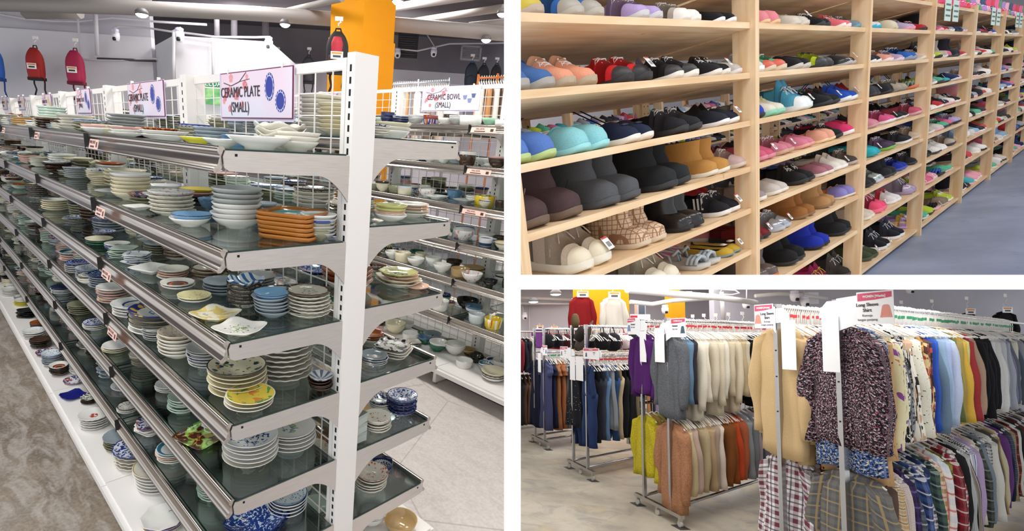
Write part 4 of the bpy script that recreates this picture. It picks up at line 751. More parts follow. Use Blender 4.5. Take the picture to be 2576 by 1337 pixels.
# ================================================================== BAY 2: the shoe aisle
SZ = [0, -.1485, -.2957, -.4431, -.5826, -.7256, -.8914, -1.1176]; S0 = .143; SF = -1.1626; SB = 1.2; SD = .36; NB = 9
def pine(ax, name):
    t = NT(name); o = t.obj(); s = [14, 14, 14]; s[ax] = .9; v = t.scl(o, *s); n = t.noise(v, 2.2, 3, .5, .8); w = t.n('TexWave', Scale=1.1, Distortion=9.0, Detail=2.0); t.put(w, 'Vector', v)
    c = t.ramp(n, [(.3, lin('#d9b488')), (.5, lin('#e9cba4')), (.7, lin('#f0d8b6'))], False); c = t.mix(t.math('MULTIPLY', w.outputs[1], .22), c, lin('#c99a68'))
    kn = t.vor(t.scl(o, 5, 5, 2.4), 1.5); c = t.mix(t.ramp(kn, [(0, (.8, .8, .8, 1)), (.035, (.3, .3, .3, 1)), (.06, (0, 0, 0, 1))], False), c, lin('#8a5a34'))
    t.bump(n, .1, .002); return t.fin(c, .5, 0, .3)
PX, PZ = pine(0, 'pine_board'), pine(2, 'pine_post')
def rack(name, label, y0, x0, nb, sgn=1, zs=SZ, lite=False):
    e = empty(name, 2, T(x0, y0, SF), label, 'shelf'); off = Matrix.Translation((-x0, -y0, -SF))
    def P(nm, mb, mats): return put(nm, mb, mats, 2, off, e)
    for i in range(nb + 1):
        X = x0 + i * SB; P('front_post', MB().box((X, y0 - .014, SF), (X + .03, y0 + .05, S0 + .022)), [PZ])
        mb = MB().box((X - .01, y0 + SD - .01, SF), (X + .045, y0 + SD + .025, S0)); z = SF + .1
        if not lite and i < 5:
            while z < S0: 
                for q in (.004, .03): mb.box((X + q, y0 + SD - .0106, z), (X + q + .004, y0 + SD - .01, z + .004), 1)
                z += .026
        P('back_post', mb, [PZ, DARK])
        if not lite: P('side_rail', MB().box((X + .004, y0 + .05, SF + .05), (X + .026, y0 + SD, SF + .09)), [PX])
    for i in range(nb):
        X = x0 + i * SB
        for li, z in enumerate([S0] + list(zs)):
            P('shelf_board', MB().box((X + .031, y0, z - .0175), (X + SB - .001, y0 + SD, z)), [PX])
        if not lite and i in (0, 1, 3, 4):
            mb = MB(); 
            for (a, b) in ((.3, .9), (.9, .3), (.34, .94), (.94, .34)): mb.tube([(X + a, y0 + SD - .02, -.01), (X + b, y0 + SD - .02, -.22)], .0022, 5)
            P('brace_wires', mb, [BLACK])
    return e
rack('shoe_rack', 'long pine shoe rack of eight shelves crammed with children shoes', 0, -1.2 - SB, NB + 1)
rack('shoe_rack', 'second pine shoe rack seen through the gaps behind the near one', 1.5, -2.4, 12, zs=SZ, lite=True)
def floor2():
    t = NT('blue_grey_concrete'); o = t.obj(); n = t.noise(o, 2.2, 5, .6); n2 = t.noise(o, 9, 4, .6); v = t.vor(o, 4)
    c = t.ramp(n, [(.3, lin('#7c879f')), (.55, lin('#919db8')), (.75, lin('#a2adc8'))], False); c = t.mix(t.ramp(n2, [(.62, (0, 0, 0, 1)), (.72, (.5, .5, .5, 1))], False), c, lin('#6f7686')); t.bump(n2, .1, .002)
    return t.fin(c, .4, 0, .4)
put('floor', MB().box((-4, -7, SF - .1), (20, 4.2, SF)), [floor2()], 2, kind='structure')
put('wall_back', MB().box((-4, 3.4, SF), (20, 3.5, 1.9)), [WL], 2, kind='structure')
put('wall_far', MB().box((13.5, -7, SF), (13.6, 3.4, 1.9)), [WL], 2, kind='structure')
put('ceiling', MB().box((-4, -7, 1.9), (20, 4.2, 2.0)), [pbr('#cfcdd0', .9, name='pale_ceiling')], 2, kind='structure')
# ---- shoes
def itp(t, tab):
    for (a, x), (b, y) in zip(tab, tab[1:]):
        if t <= b: return x + (y - x) * (t - a) / (b - a + 1e-9)
    return tab[-1][1]
WT = [(0, .16), (.012, .4), (.03, .56), (.08, .77), (.16, .93), (.28, 1), (.4, .97), (.55, .8), (.7, .74), (.88, .74), (.96, .62), (1, .4)]
TS = [0, .012, .03, .07, .12, .18, .25, .32, .4, .47, .52, .58, .66, .76, .86, .93, .98, 1]
L, HW = .172, .0335
HT_ = {'sneaker': ([(0, .005), (.02, .015), (.06, .023), (.18, .031), (.3, .042), (.45, .062), (.6, .07), (.8, .062), (.95, .07), (1, .066)], .5), 'hightop': ([(0, .005), (.02, .016), (.06, .026), (.18, .034), (.3, .046), (.42, .07), (.5, .1), (.8, .1), (1, .095)], .5),
       'slipon': ([(0, .005), (.02, .015), (.06, .023), (.2, .034), (.35, .044), (.5, .054), (.7, .046), (.95, .056), (1, .052)], .45), 'flat': ([(0, .004), (.02, .014), (.06, .02), (.16, .028), (.26, .026), (.5, .026), (.8, .036), (1, .038)], .2),
       'clog': ([(0, .008), (.02, .022), (.06, .034), (.2, .046), (.35, .048), (.5, .05), (.7, .045), (1, .05)], .4)}
SOLE = {'sneaker': .0155, 'hightop': .02, 'slipon': .014, 'flat': .009, 'clog': .012, 'boot': .014, 'sandal': .016}
def upper(kind, ts=TS, grow=1.0, n=20, z0=None):
    tab, ds = HT_[kind]; mb = MB(); rings = []; z0 = SOLE[kind] - .002 if z0 is None else z0
    for t in ts:
        w = itp(t, WT) * HW * grow * (.97); h = itp(t, tab) * grow; dip = max(0, min(1, (t - ds) / .1)) * max(0, min(1, (1.0 - t) / .03)); r = []
        for k in range(n):
            a = PI * k / (n - 1); c = math.cos(a); s = math.sin(a) ** .6; x = w * (math.copysign(abs(c) ** .85, c)); z = h * s
            if t > .45 and kind in ('sneaker', 'hightop'): x *= 1 - .18 * s
            g = max(0, 1 - (abs(c) / .8) ** 2.5) if abs(c) < .8 else 0
            z -= dip * g * h * .72; r.append((x, t * L, z0 + max(0, z)))
        rings.append(r)
    mb.loft(rings, 0, (0, 0), False); m = []
    nq = n - 1
    for i in range(len(ts) - 1):
        for j in range(nq):
            c = abs(math.cos(PI * (j + .5) / nq)); m.append(1 if (c < .62 and ts[i] >= ds + .05) else 0)
    mb.f.append(tuple(range(n))); m.append(0); mb.sm.append(True)
    mb.m = m; return mb
def sole(kind, n=1.0):
    mb = MB(); rings = []; h = SOLE[kind]
    for t in TS:
        w = itp(t, WT) * HW + .0025; up = .010 * max(0, 1 - t / .16) ** 2; zt = h + up * .6 + (.004 if t > .7 else 0); y = t * (L + .004) - .002
        rings.append([(-w * .93, y, up), (w * .93, y, up), (w, y, up + h * .3), (w, y, zt - .002), (w * .96, y, zt), (-w * .96, y, zt), (-w, y, zt - .002), (-w, y, up + h * .3)])
    return mb.loft(rings, 0, (1, 1))
def topz(kind, t): return SOLE[kind] - .002 + itp(t, HT_[kind][0])
def laces(kind):
    mb = MB(); ts = [.28, .33, .38, .43, .48]
    for i in range(len(ts) - 1):
        for s in (-1, 1): mb.tube([(s * .013, ts[i] * L, topz(kind, ts[i]) * .955), (0, (ts[i] + ts[i + 1]) / 2 * L, topz(kind, (ts[i] + ts[i + 1]) / 2) * .975 + .001), (-s * .013, ts[i + 1] * L, topz(kind, ts[i + 1]) * .955)], .0017, 5)
    z = topz(kind, .44) * .975
    for s in (-1, 1): mb.tube([(0, .44 * L, z), (s * .012, .39 * L, z - .002), (s * .022, .41 * L, z - .014), (s * .012, .45 * L, z - .001), (0, .44 * L, z)], .0016, 5); mb.tube([(0, .44 * L, z), (s * .014, .34 * L, z - .013), (s * .024, .28 * L, z - .03)], .0014, 5)
    return mb
def strap(kind, t0=.38, t1=.5, g=1.06): return upper(kind, [t0, (t0 + t1) / 2, t1], g, 20, SOLE[kind] - .002)
def bootm(h=.118, fat=1.0):
    mb = MB(); n = 20; rings = []; z0 = SOLE['boot'] - .002
    for t, w, hh in ((0, .2, .006), (.012, .44, .02), (.03, .6, .03), (.08, .8, .034), (.16, .96, .04), (.28, 1.04, .045), (.4, 1.02, .056), (.5, .97, .074), (.56, .95, .086)):
        rings.append([(w * HW * fat * math.copysign(abs(math.cos(PI * k / (n - 1))) ** .85, math.cos(PI * k / (n - 1))), t * L, z0 + hh * fat * math.sin(PI * k / (n - 1)) ** .6) for k in range(n)])
    mb.loft(rings, 0, (0, 0), False); mb.f.append(tuple(range(n))); mb.m.append(0); mb.sm.append(True)
    rings = []
    for z, w, d, yc in ((z0, .9, .07, .64), (.03, .98, .078, .62), (.06, .97, .078, .62), (.08, .93, .072, .64), (h, .98, .076, .64)):
        rings.append([(w * HW * fat * math.cos(2 * PI * k / n), L * yc + d * .85 * math.sin(2 * PI * k / n), z) for k in range(n)])
    mb.loft(rings, 0, (0, 0)); rings = [rings[-1], [(x * .86, L * .64 + (y - L * .64) * .86, h) for x, y, z in rings[-1]], [(x * .82, L * .64 + (y - L * .64) * .82, h * .45) for x, y, z in rings[-1]]]
    mb.loft(rings, 1, (0, 1)); return mb
def sandalm():
    mb = MB()
    for t in (.14, .22, .3): mb.tube([(-HW * .95, t * L, .018), (-HW * .7, t * L, .034), (0, t * L, .042), (HW * .7, t * L, .034), (HW * .95, t * L, .018)], .006, 6)
    mb.tube([(-HW * .7, .62 * L, .018), (-HW * .75, .66 * L, .045), (-HW * .5, .9 * L, .055), (0, .97 * L, .056), (HW * .5, .9 * L, .055), (HW * .75, .66 * L, .045), (HW * .7, .62 * L, .018)], .004, 6)
    mb.tube([(-HW * .74, .6 * L, .045), (0, .56 * L, .06), (HW * .74, .6 * L, .045)], .005, 6); return mb
ME = {}
for k in HT_: ME['u_' + k] = upper(k).mesh('shoe_upper'); ME['s_' + k] = sole(k).mesh('shoe_sole')
ME['s_boot'] = sole('boot').mesh('shoe_sole'); ME['s_sandal'] = sole('sandal').mesh('shoe_sole'); ME['u_boot'] = bootm().mesh('boot_upper'); ME['u_sandal'] = sandalm().mesh('sandal_straps')
for k in ('sneaker', 'hightop'): ME['l_' + k] = laces(k).mesh('laces'); ME['c_' + k] = upper(k, [0, .012, .03, .07, .12, .15], 1.05).mesh('toe_cap')
for k in ('sneaker', 'clog', 'slipon', 'hightop'): ME['b_' + k] = strap(k).mesh('strap')
for k in ('sneaker', 'hightop'): ME['e_' + k] = strap(k, .24, .5, 1.025).mesh('eyestay')
for k in ('sneaker', 'slipon', 'hightop'): ME['q_' + k] = upper(k, [.72, .8, .86, .93, .98, 1], 1.03).mesh('heel_counter')
ME['h_'] = upper('sneaker', [.86, .93, .98, 1], 1.05).mesh('heel_patch')
ME['side'] = MB().mesh('x')
def sidestripes():
    mb = MB()
    for t in (.34, .41, .48):
        for s in (-1, 1): mb.add([(s * HW * .99, t * L, .026), (s * HW * .99, (t + .035) * L, .026), (s * HW * .78, (t + .075) * L, .062), (s * HW * .78, (t + .04) * L, .062)], [(0, 1, 2, 3)])
    return mb
ME['stripes'] = sidestripes().mesh('stripes')
ME['tagm'] = MB().box((-.014, -.001, -.03), (.014, 0, 0), 0).box((-.014, -.0014, -.004), (.014, -.001, 0), 1).box((-.009, -.0014, -.024), (.009, -.001, -.012), 2).mesh('price_tag')
ME['flower'] = (lambda mb: [mb.lathe([(.002, .0), (.009, .003), (.011, .006), (.004, .009)], 10, 0, lambda a, r: 1 + .3 * math.cos(5 * a), c=(0, .2 * L, .04))] and mb)(MB()).mesh('bow')
ME['stitch'] = MB().tube([(-HW * .98, .5 * L, .03), (-HW * .85, .46 * L, .06), (-HW * .4, .46 * L, .083), (0, .47 * L, .09), (HW * .4, .46 * L, .083), (HW * .85, .46 * L, .06), (HW * .98, .5 * L, .03)], .0016, 5).mesh('seam')
def leather(c, rough=.55): return fabric(c, 300, 'shoe_fabric', .12, rough=rough) if rough > .6 else pbr(c, rough, name='shoe_leather')
SHOES = []
KN = {'sneaker': 'sneaker', 'hightop': 'high-top', 'slipon': 'slip-on', 'flat': 'flat shoe', 'clog': 'clog', 'boot': 'boot', 'sandal': 'sandal'}
def shade(c, k=None):
    c = c.lstrip('#'); v = [int(c[i:i + 2], 16) for i in (0, 2, 4)]; k = k or (.78 if sum(v) > 240 else 1.45)
    return '#%02x%02x%02x' % tuple(min(255, int(x * k + (0 if k < 1 else 8))) for x in v)
def shoe_parts(kind, up, so, opt):
    """list of (part name, mesh key, materials, matrix, label)"""
    q = kind; M1 = fabric(up, 500, 'shoe_cloth', .15, rough=.8) if not opt.get('gloss') else pbr(up, .2, opt.get('metal', 0), name='shiny_leather')
    if opt.get('plaid'): M1 = PLAIDBOOT
    ps = [('sole', 's_' + q, [pbr(so, .6, name='rubber')], None, None), ('upper' if q != 'sandal' else 'straps', 'u_' + q, [M1, fabric(opt.get('lin', '#2a2628'), 300)], None, None)]
    if q in ('sneaker', 'hightop') and opt.get('lace', '#f2f2f2'): ps.append(('laces', 'l_' + q, [pbr(opt.get('lace', '#f2f2f2'), .8)], None, None))
    if q in ('sneaker', 'hightop') and not opt.get('strap'): ps.append(('eyestay', 'e_' + q, [fabric(shade(up), 300, 'trim_cloth', .1), fabric(shade(up), 300, 'trim_cloth', .1)], None, None))
    if q in ('sneaker', 'slipon', 'hightop') and opt.get('rankbig'): ps.append(('heel_counter', 'q_' + q, [fabric(shade(up, .75), 300, 'trim_cloth', .1)] * 2, None, None))
    if opt.get('cap') and q in ('sneaker', 'hightop'): ps.append(('toe_cap', 'c_' + q, [pbr(opt['cap'], .5)] * 2, None, None))
    if opt.get('strap') and q in ('sneaker', 'clog', 'slipon', 'hightop'): ps.append(('strap', 'b_' + q, [pbr(opt['strap'], .6)] * 2, None, None))
    if opt.get('heel') and q == 'sneaker': ps.append(('heel_patch', 'h_', [pbr(opt['heel'], .6)] * 2, None, None))
    if opt.get('stripes'): ps.append(('side_stripes', 'stripes', [pbr(opt['stripes'], .5)], None, None))
    if opt.get('bow'): ps.append(('bow', 'flower', [pbr(opt['bow'], .5)], None, None))
    if q == 'boot' and opt.get('seam'): ps.append(('seam', 'stitch', [pbr(opt['seam'], .8)], None, None))
    return ps
def plaidboot():
    t = NT('plaid_cloth'); o = t.obj(); s = t.n('SeparateXYZ', Vector=o); c = lin('#d9c0a4')
    for ax, f in ((0, 520), (2, 520), (1, 520)): c = t.mix(t.math('GREATER_THAN', t.math('SINE', t.math('MULTIPLY', s.outputs[ax], f)), .88), c, lin('#9a7256'))
    return t.fin(c, .8)
PLAIDBOOT = plaidboot()
def addshoe(x, y, z, kind, up, so, opt, lab, grp, yaw=0, sc=1, rank=1, lean=0):
    M = T(x, y, z, yaw, sc) if not lean else T(x, y, z, yaw, sc) @ Matrix.Rotation(lean, 4, 'Y')
    u, v = pix(2, (x, y, z)); d = depth(2, (x, y, z)); vis = 1270 < u < 2640 and -40 < v < 760
    SHOES.append((rank * (sc / d if vis else 0), kind, up, so, opt, M, lab, grp))
def xat(u, z, y=.02):
    a, b = -1.6, 9.5
    for _ in range(40):
        m = (a + b) / 2
        if pix(2, (m, y, z))[0] < u: a = m
        else: b = m
    return a
GA = [1.06]
def lv(i): return 'shelf %s' % NUM[i + 1]
def pair(u, li, kind, up, so, desc, bay, sc=1.0, y=.012, n=2, yaw=0, opt=None, x=None, rank=1, k=0, gap=.074, **kw):
    o = dict(kw); o.update(opt or {}); z = SZ[li] if li >= 0 else S0; x = xat(u, z) if x is None else x
    for s in ((-1, 1) if n == 2 else (0,)):
        side = ('left one' if s < 0 else 'right one' if s > 0 else 'single')
        lab = '%s %s, %s, %s of bay %s, pair %s' % (desc, KN[kind], side, lv(li) if li >= 0 else 'top shelf', NUM[bay + 1], ordn(k))
        addshoe(x + s * gap / 2 * sc, y + rnd.uniform(-.003, .006), z, kind, up, so, dict(o, tag=(o.get('tag') and s >= 0)), lab, 'shoes on %s of bay %s' % (lv(li) if li >= 0 else 'top shelf', NUM[bay + 1]), yaw + s * .05 + rnd.uniform(-.05, .05), sc, rank)
BK = '#1c1c20'
R = [ # bay one (nearest): level, entries
 (0, 0, [(1355, 'sneaker', '#e98d96', '#b8a898', 'pink yellow-soled', dict(n=1, cap='#c9b23a', sc=1.15)), (1480, 'sneaker', '#3b74c4', '#b5aea2', 'grey and blue', dict(cap='#a9a49c', sc=1.15)), (1637, 'sneaker', '#b9a3d8', '#c9c7c9', 'lilac', dict(sc=1.08, lin='#8a7aa0', heel='#d9d9df')), (1740, 'sneaker', '#bdb7ae', '#e9e6e2', 'grey white-soled', dict(cap='#ebe7e3', sc=1.0)), (1830, 'slipon', BK, '#f0eef0', 'black white-soled', dict(sc=.95))]),
 (0, 1, [(1345, 'sneaker', '#4a6ea8', '#a5a29c', 'denim blue velcro', dict(n=2, strap='#2f5aa8', lace=None, sc=1.2)), (1460, 'sneaker', '#eaa183', '#b3a189', 'peach tan-soled', dict(strap='#e8b89c', sc=1.18, lin='#c98f78')), (1605, 'sneaker', '#dd2f33', '#2a2729', 'bright red black-toed', dict(cap='#26262a', sc=1.12, tag=1)), (1727, 'sneaker', BK, '#e9e4da', 'black white-soled', dict(sc=1.05, cap='#26272c')), (1815, 'sneaker', '#222226', '#e6e2da', 'black cream-soled', dict(strap='#18181c', tag=1, sc=.95)), (1860, 'slipon', '#c4beba', '#e2dedb', 'pale grey', dict(n=1, sc=.95))]),
 (0, 2, [(1352, 'clog', '#5b7ec4', '#b7cf8a', 'periwinkle green-toed', dict(strap='#4c6cb0', sc=1.2)), (1492, 'clog', '#8fd0d8', '#9adbe0', 'aqua printed', dict(strap='#7cc8d6', bow='#7fe0c0', sc=1.18)), (1615, 'slipon', '#222a44', '#efeae0', 'navy cream-soled', dict(sc=1.1, bow='#1b2136')), (1738, 'sneaker', '#24242a', '#2c2c30', 'black dotted running', dict(heel='#c8639a', lin='#b8508c', lace='#d9d9d9', sc=1.08)), (1836, 'slipon', '#262a36', '#f0f0f0', 'dark navy white-soled', dict(sc=1.0, tag=1, lin='#a9a29c'))]),
 (0, 3, [(1408, 'boot', '#4d3b3e', '#6b5748', 'dark brown sheepskin', dict(sc=1.42, seam='#a89a92', gap=.088)), (1572, 'boot', '#55575c', '#4a4c52', 'grey wool', dict(sc=1.35, seam='#3a3c42', gap=.08)), (1708, 'boot', '#26282b', '#2b2d30', 'black sheepskin', dict(sc=1.3, gap=.078)), (1812, 'boot', '#c08d4c', '#e6e0d2', 'tan suede', dict(sc=1.0, gap=.07)), (1868, 'sneaker', '#cbb0ae', '#d4c4b8', 'dusty pink', dict(n=1, sc=.95))]),
 (0, 4, [(1500, 'hightop', '#d6c9b8', '#e6e1d2', 'beige canvas lace-up', dict(cap='#e2d9c2', lace='#b8a79b', sc=1.22, tag=1, lin='#efe8dc')), (1648, 'boot', '#d9c0a4', '#d6c3ab', 'checked beige', dict(plaid=1, sc=1.12, bow='#c97f98')), (1745, 'boot', '#1d1d20', '#202024', 'black leather', dict(sc=1.02, gloss=1)), (1840, 'sneaker', '#1e1e24', '#e6e2dd', 'black white-striped', dict(stripes='#e9e9e9', tag=1, sc=1.05))]),
 (0, 5, [(1688, 'hightop', '#e4dcc8', '#d8cebb', 'cream lace-up', dict(lace='#e8e2d2', sc=1.1, cap='#e6dfcc')), (1787, 'sandal', '#b3bcc4', '#c6c3bf', 'silver flower', dict(bow='#c3ced8', sc=.98)), (1848, 'flat', '#c9a53c', '#7d97a0', 'mustard', dict(sc=.9, bow='#d9cfc0', tag=1)), (1590, 'sneaker', '#2b2d38', '#35363d', 'dark lace-up', {}), (1480, 'sneaker', '#25262c', '#caa27a', 'dark running', {})]),
 (0, 6, [(1740, 'flat', BK, '#26262a', 'plain black', {}), (1840, 'flat', '#1c1c22', '#26262a', 'black', dict(sc=1.05)), (1640, 'sneaker', BK, '#8a8a8a', 'dark', {})]),
 (1, 0, [(1942, 'clog', '#e38a94', '#e8c49a', 'pink', dict(strap='#e08a92', sc=1.1)), (2016, 'slipon', '#d9d2c6', '#d4cdc2', 'off-white', dict(strap='#e6e0d2', tag=1, sc=1.05)), (2076, 'sneaker', BK, '#2b2b30', 'black', {}), (2130, 'sneaker', '#e8707c', '#f0e6e0', 'coral', dict(strap='#e46c6c')), (2160, 'sneaker', '#7f8f98', '#6f9fb0', 'grey-teal', dict(n=1))]),
 (1, 1, [(1916, 'sneaker', '#d3d8d6', '#eef0f0', 'pale mesh', dict(n=1, sc=1.1)), (1956, 'sneaker', '#63b08a', '#d9c9ae', 'mint green red-toed', dict(cap='#d2604c', sc=1.05)), (2020, 'slipon', '#1e1e22', '#c9c4c0', 'black', dict(sc=1.15, heel='#2c2c30')), (2080, 'sneaker', '#b9cc2c', '#2e2e34', 'neon yellow', dict(lace='#2e3440', cap='#33343a', sc=1.05)), (2142, 'slipon', '#2b2c33', '#b8b3b4', 'shiny black', dict(gloss=1, sc=1.05, tag=1))]),
 (1, 2, [(1912, 'clog', '#2546b0', '#26262a', 'royal blue', dict(n=1)), (1958, 'sneaker', '#e4dfd2', '#8fd4b8', 'cream mint-soled', dict(lace='#d9d27c', strap='#cfc4d6', sc=1.08)), (2030, 'hightop', '#5ab4da', '#e8f0f2', 'sky blue', dict(cap='#e9eef0', strap='#4aa4d2', lin='#cf8fa8', tag=1, sc=1.08)), (2096, 'sneaker', '#26282e', '#2f3138', 'black velcro', dict(strap='#232328', lace=None, tag=1)), (2143, 'sneaker', '#2450b4', '#e6ecf4', 'bright blue', dict(tag=1, sc=1.1, lace=None, strap='#2a5cc8'))]),
 (1, 3, [(1930, 'sneaker', '#d0607e', '#d68a9c', 'pink', dict(tag=1, lace=None, strap='#c8587a')), (1984, 'sneaker', '#cf7f92', '#c9a28a', 'rose', dict(tag=1, heel='#c8bb5c')), (2036, 'slipon', '#d77f98', '#e2a39a', 'rose pink', dict(strap='#cf7490')), (2084, 'clog', '#e6a891', '#efd2a6', 'salmon purple-flowered', dict(bow='#6b4a9c', strap='#dd9d88')), (2116, 'sneaker', '#222226', '#2c2c30', 'black', dict(n=1)), (2150, 'slipon', '#dd3c74', '#f0e9ea', 'hot pink', dict(sc=1.25, bow='#d2305c'))]),
 (1, 4, [(1916, 'sneaker', '#9a8f90', '#e4ded4', 'grey-pink', dict(n=1)), (1968, 'slipon', '#cdc5bf', '#e6e2dc', 'pearl white-soled', {}), (2036, 'sneaker', '#232326', '#26262a', 'black velcro', dict(lace='#d9d9d9', strap='#1c1c20', sc=1.08)), (2084, 'slipon', '#a9707f', '#e9e2dc', 'floral', dict(lin='#d9c9c9')), (2118, 'sneaker', '#e6e0d8', '#efece8', 'white', dict(tag=1, lace=None, strap='#efe9e2')), (2155, 'sneaker', '#4a4340', '#b8ada8', 'grey-brown', {})]),
 (1, 5, [(1922, 'slipon', '#7c2b2e', '#26262a', 'red checked', dict(tag=1)), (1975, 'sneaker', '#a9adb8', '#b9bdc8', 'silver', dict(gloss=1, tag=1, metal=.6)), (2036, 'boot', '#9a6638', '#8a6a48', 'brown suede', dict(sc=.98)), (2090, 'boot', '#b48a5c', '#8f6f4c', 'light tan suede', dict(sc=.98)), (2136, 'clog', '#8f86c8', '#e3d8c8', 'lilac and orange', dict(strap='#d98a3c'))]),
 (1, 6, [(1938, 'boot', '#5c4f4b', '#cf6a34', 'grey rubber orange-soled', dict(gloss=1)), (2010, 'boot', '#1d1d1f', '#2a2a2c', 'black sheepskin', dict(sc=1.2)), (2072, 'boot', '#2334a8', '#1c1d26', 'royal blue padded', dict(sc=1.1, bow='#e0cf3c')), (2130, 'boot', '#232327', '#1f1f22', 'black padded', dict(sc=1.15, bow='#8c5ac8'))]),
 (1, 7, [(1950, 'sneaker', '#3b5a60', '#8a8a8a', 'teal', {}), (2020, 'sneaker', '#2f7f8c', '#2c2c30', 'turquoise', {}), (2065, 'sneaker', '#1d1d20', '#2c2c30', 'black', {}), (2095, 'hightop', '#b8306c', '#d9c94c', 'magenta yellow-laced', dict(lace='#e6d23c', lin='#e08a34')), (2140, 'hightop', '#33302e', '#4a4040', 'dark', {})]),
 (2, 0, [(2206, 'sneaker', '#cfd8de', '#2fa8c8', 'white blue-soled', dict(lace='#eeeeee')), (2250, 'clog', '#d8cdb4', '#c9c0a8', 'beige', dict(strap='#ded4be')), (2290, 'sneaker', '#b7a8c8', '#e29aa8', 'lilac pink-soled', dict(lace=None, strap='#b9aecb')), (2325, 'sneaker', '#b02a34', '#2a2628', 'red', {})]),
 (2, 1, [(2203, 'slipon', '#262a33', '#e9e6e2', 'black white-soled', {}), (2238, 'sneaker', '#d99a88', '#e9d9d2', 'peach', dict(sc=1.05)), (2266, 'sneaker', '#b39ab8', '#d9c9d6', 'lilac', {}), (2295, 'sneaker', '#2b62b8', '#8e96a8', 'blue grey-soled', dict(sc=1.25)), (2328, 'sneaker', '#d6bfae', '#e6dccf', 'beige', {})]),
 (2, 2, [(2205, 'clog', '#3c3d42', '#33343a', 'charcoal', dict(tag=1)), (2240, 'clog', '#24252a', '#2b2b30', 'black', {}), (2270, 'sneaker', '#a9a08f', '#8f8a80', 'taupe', {}), (2300, 'sandal', '#7c8a7c', '#d0744c', 'green and coral', {})]),
 (2, 3, [(2203, 'slipon', '#cf8898', '#c99aa0', 'dusty pink', {}), (2242, 'sneaker', '#d65c8c', '#e9e2e6', 'pink', dict(tag=1)), (2276, 'flat', '#26262a', '#e6e6e6', 'black', dict(sc=1.3)), (2312, 'sneaker', '#c45a72', '#d8a8b0', 'rose', {})]),
 (2, 4, [(2204, 'sneaker', '#2fb0c0', '#2a9aa8', 'turquoise', dict(tag=1, sc=1.08)), (2245, 'sneaker', '#4b3f58', '#7cb84c', 'dark green-soled', {}), (2285, 'sneaker', '#25262b', '#e6e6e6', 'black', {}), (2315, 'sneaker', '#cbb8a4', '#d6c6b2', 'beige', {})]),
 (2, 5, [(2192, 'sneaker', '#2c2c31', '#1f1f22', 'black', {}), (2212, 'sneaker', '#aab8b8', '#c9c4d4', 'holographic silver', dict(gloss=1, metal=.5)), (2242, 'boot', '#2b2b2f', '#3c3c40', 'black', {}), (2275, 'sneaker', '#2338a0', '#3f57b8', 'royal blue', {}), (2306, 'sneaker', '#28282d', '#33333a', 'black', {})]),
 (2, 6, [(2190, 'sneaker', '#d4c8b8', '#e6dfd2', 'beige', {}), (2220, 'hightop', '#f0567c', '#f2708c', 'coral pink', dict(tag=1, sc=1.1)), (2258, 'sneaker', '#e4e0e0', '#f0f0f0', 'white and red', dict(strap='#d23c4a')), (2296, 'hightop', '#a99ab4', '#a592b4', 'silvery lilac', dict(gloss=1, metal=.3))]),
 (2, 7, [(2195, 'sneaker', '#3f4632', '#4c5340', 'olive green', dict(tag=1, sc=1.15, strap='#39402e')), (2230, 'hightop', '#1e1f24', '#e4e4e4', 'black', dict(tag=1)), (2266, 'hightop', '#20222c', '#e9e9ea', 'black white-soled', {}), (2303, 'sneaker', '#b396cc', '#c9b0dc', 'lilac', dict(strap='#d9b04c'))])]
for bay, li, items in R:
    for k, (u, kind, up, so, desc, o) in enumerate(items): pair(u, li, kind, up, so, desc, bay, k=k, **o)
PAL = [('#1d1d21', 'black'), ('#26262b', 'black'), ('#2b2d36', 'charcoal'), ('#d96a8c', 'pink'), ('#e6a0b0', 'pale pink'), ('#cfc9c2', 'off-white'), ('#e8e4de', 'white'), ('#b8aca0', 'beige'), ('#3f5fb0', 'blue'), ('#22335e', 'navy'), ('#3fa9b4', 'turquoise'), ('#b9a6cf', 'lilac'), ('#c2373f', 'red'), ('#8c7a68', 'brown'), ('#59b08c', 'green'), ('#9aa0a8', 'grey'), ('#8fb4d8', 'sky blue'), ('#b4c83c', 'lime')]
SOL = ['#e6e2dc', '#f0efec', '#2a2a2e', '#c9c2b6', '#d9d6d2', '#3a3a40', '#e8b8c0']
KDS = ['sneaker'] * 7 + ['slipon'] * 3 + ['clog', 'flat', 'hightop', 'boot', 'sandal']
for bay in range(3, 9):
    for li in range(8):
        n = 6; 
        for k in range(n):
            c, d = rnd.choice(PAL); x = SB * (bay - 1) + .1 + (SB - .14) * (k + .5) / n - .02
            if rnd.random() < .06: continue
            pair(0, li, rnd.choice(KDS), c, rnd.choice(SOL), d, bay, x=x, k=k, sc=rnd.uniform(.9, 1.08), y=rnd.uniform(.005, .02), tag=rnd.random() < .15, strap=rnd.choice([None, None, c]), gap=.07)
for bay in range(0, 8):      # back row, its shade put into the colours by a mostly black pick
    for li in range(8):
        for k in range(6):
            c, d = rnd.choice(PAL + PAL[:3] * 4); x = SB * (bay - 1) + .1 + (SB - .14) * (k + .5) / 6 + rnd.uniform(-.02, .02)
            if rnd.random() < .08 or (bay == 0 and li == 3 and k < 5) : continue
            pair(0, li, rnd.choice(KDS[:10] + ['hightop', 'flat']), c, rnd.choice(SOL), d + ' back-row', bay, x=x, k=k, sc=rnd.uniform(.9, 1.05), y=rnd.uniform(.175, .19), rank=.42, gap=.07)
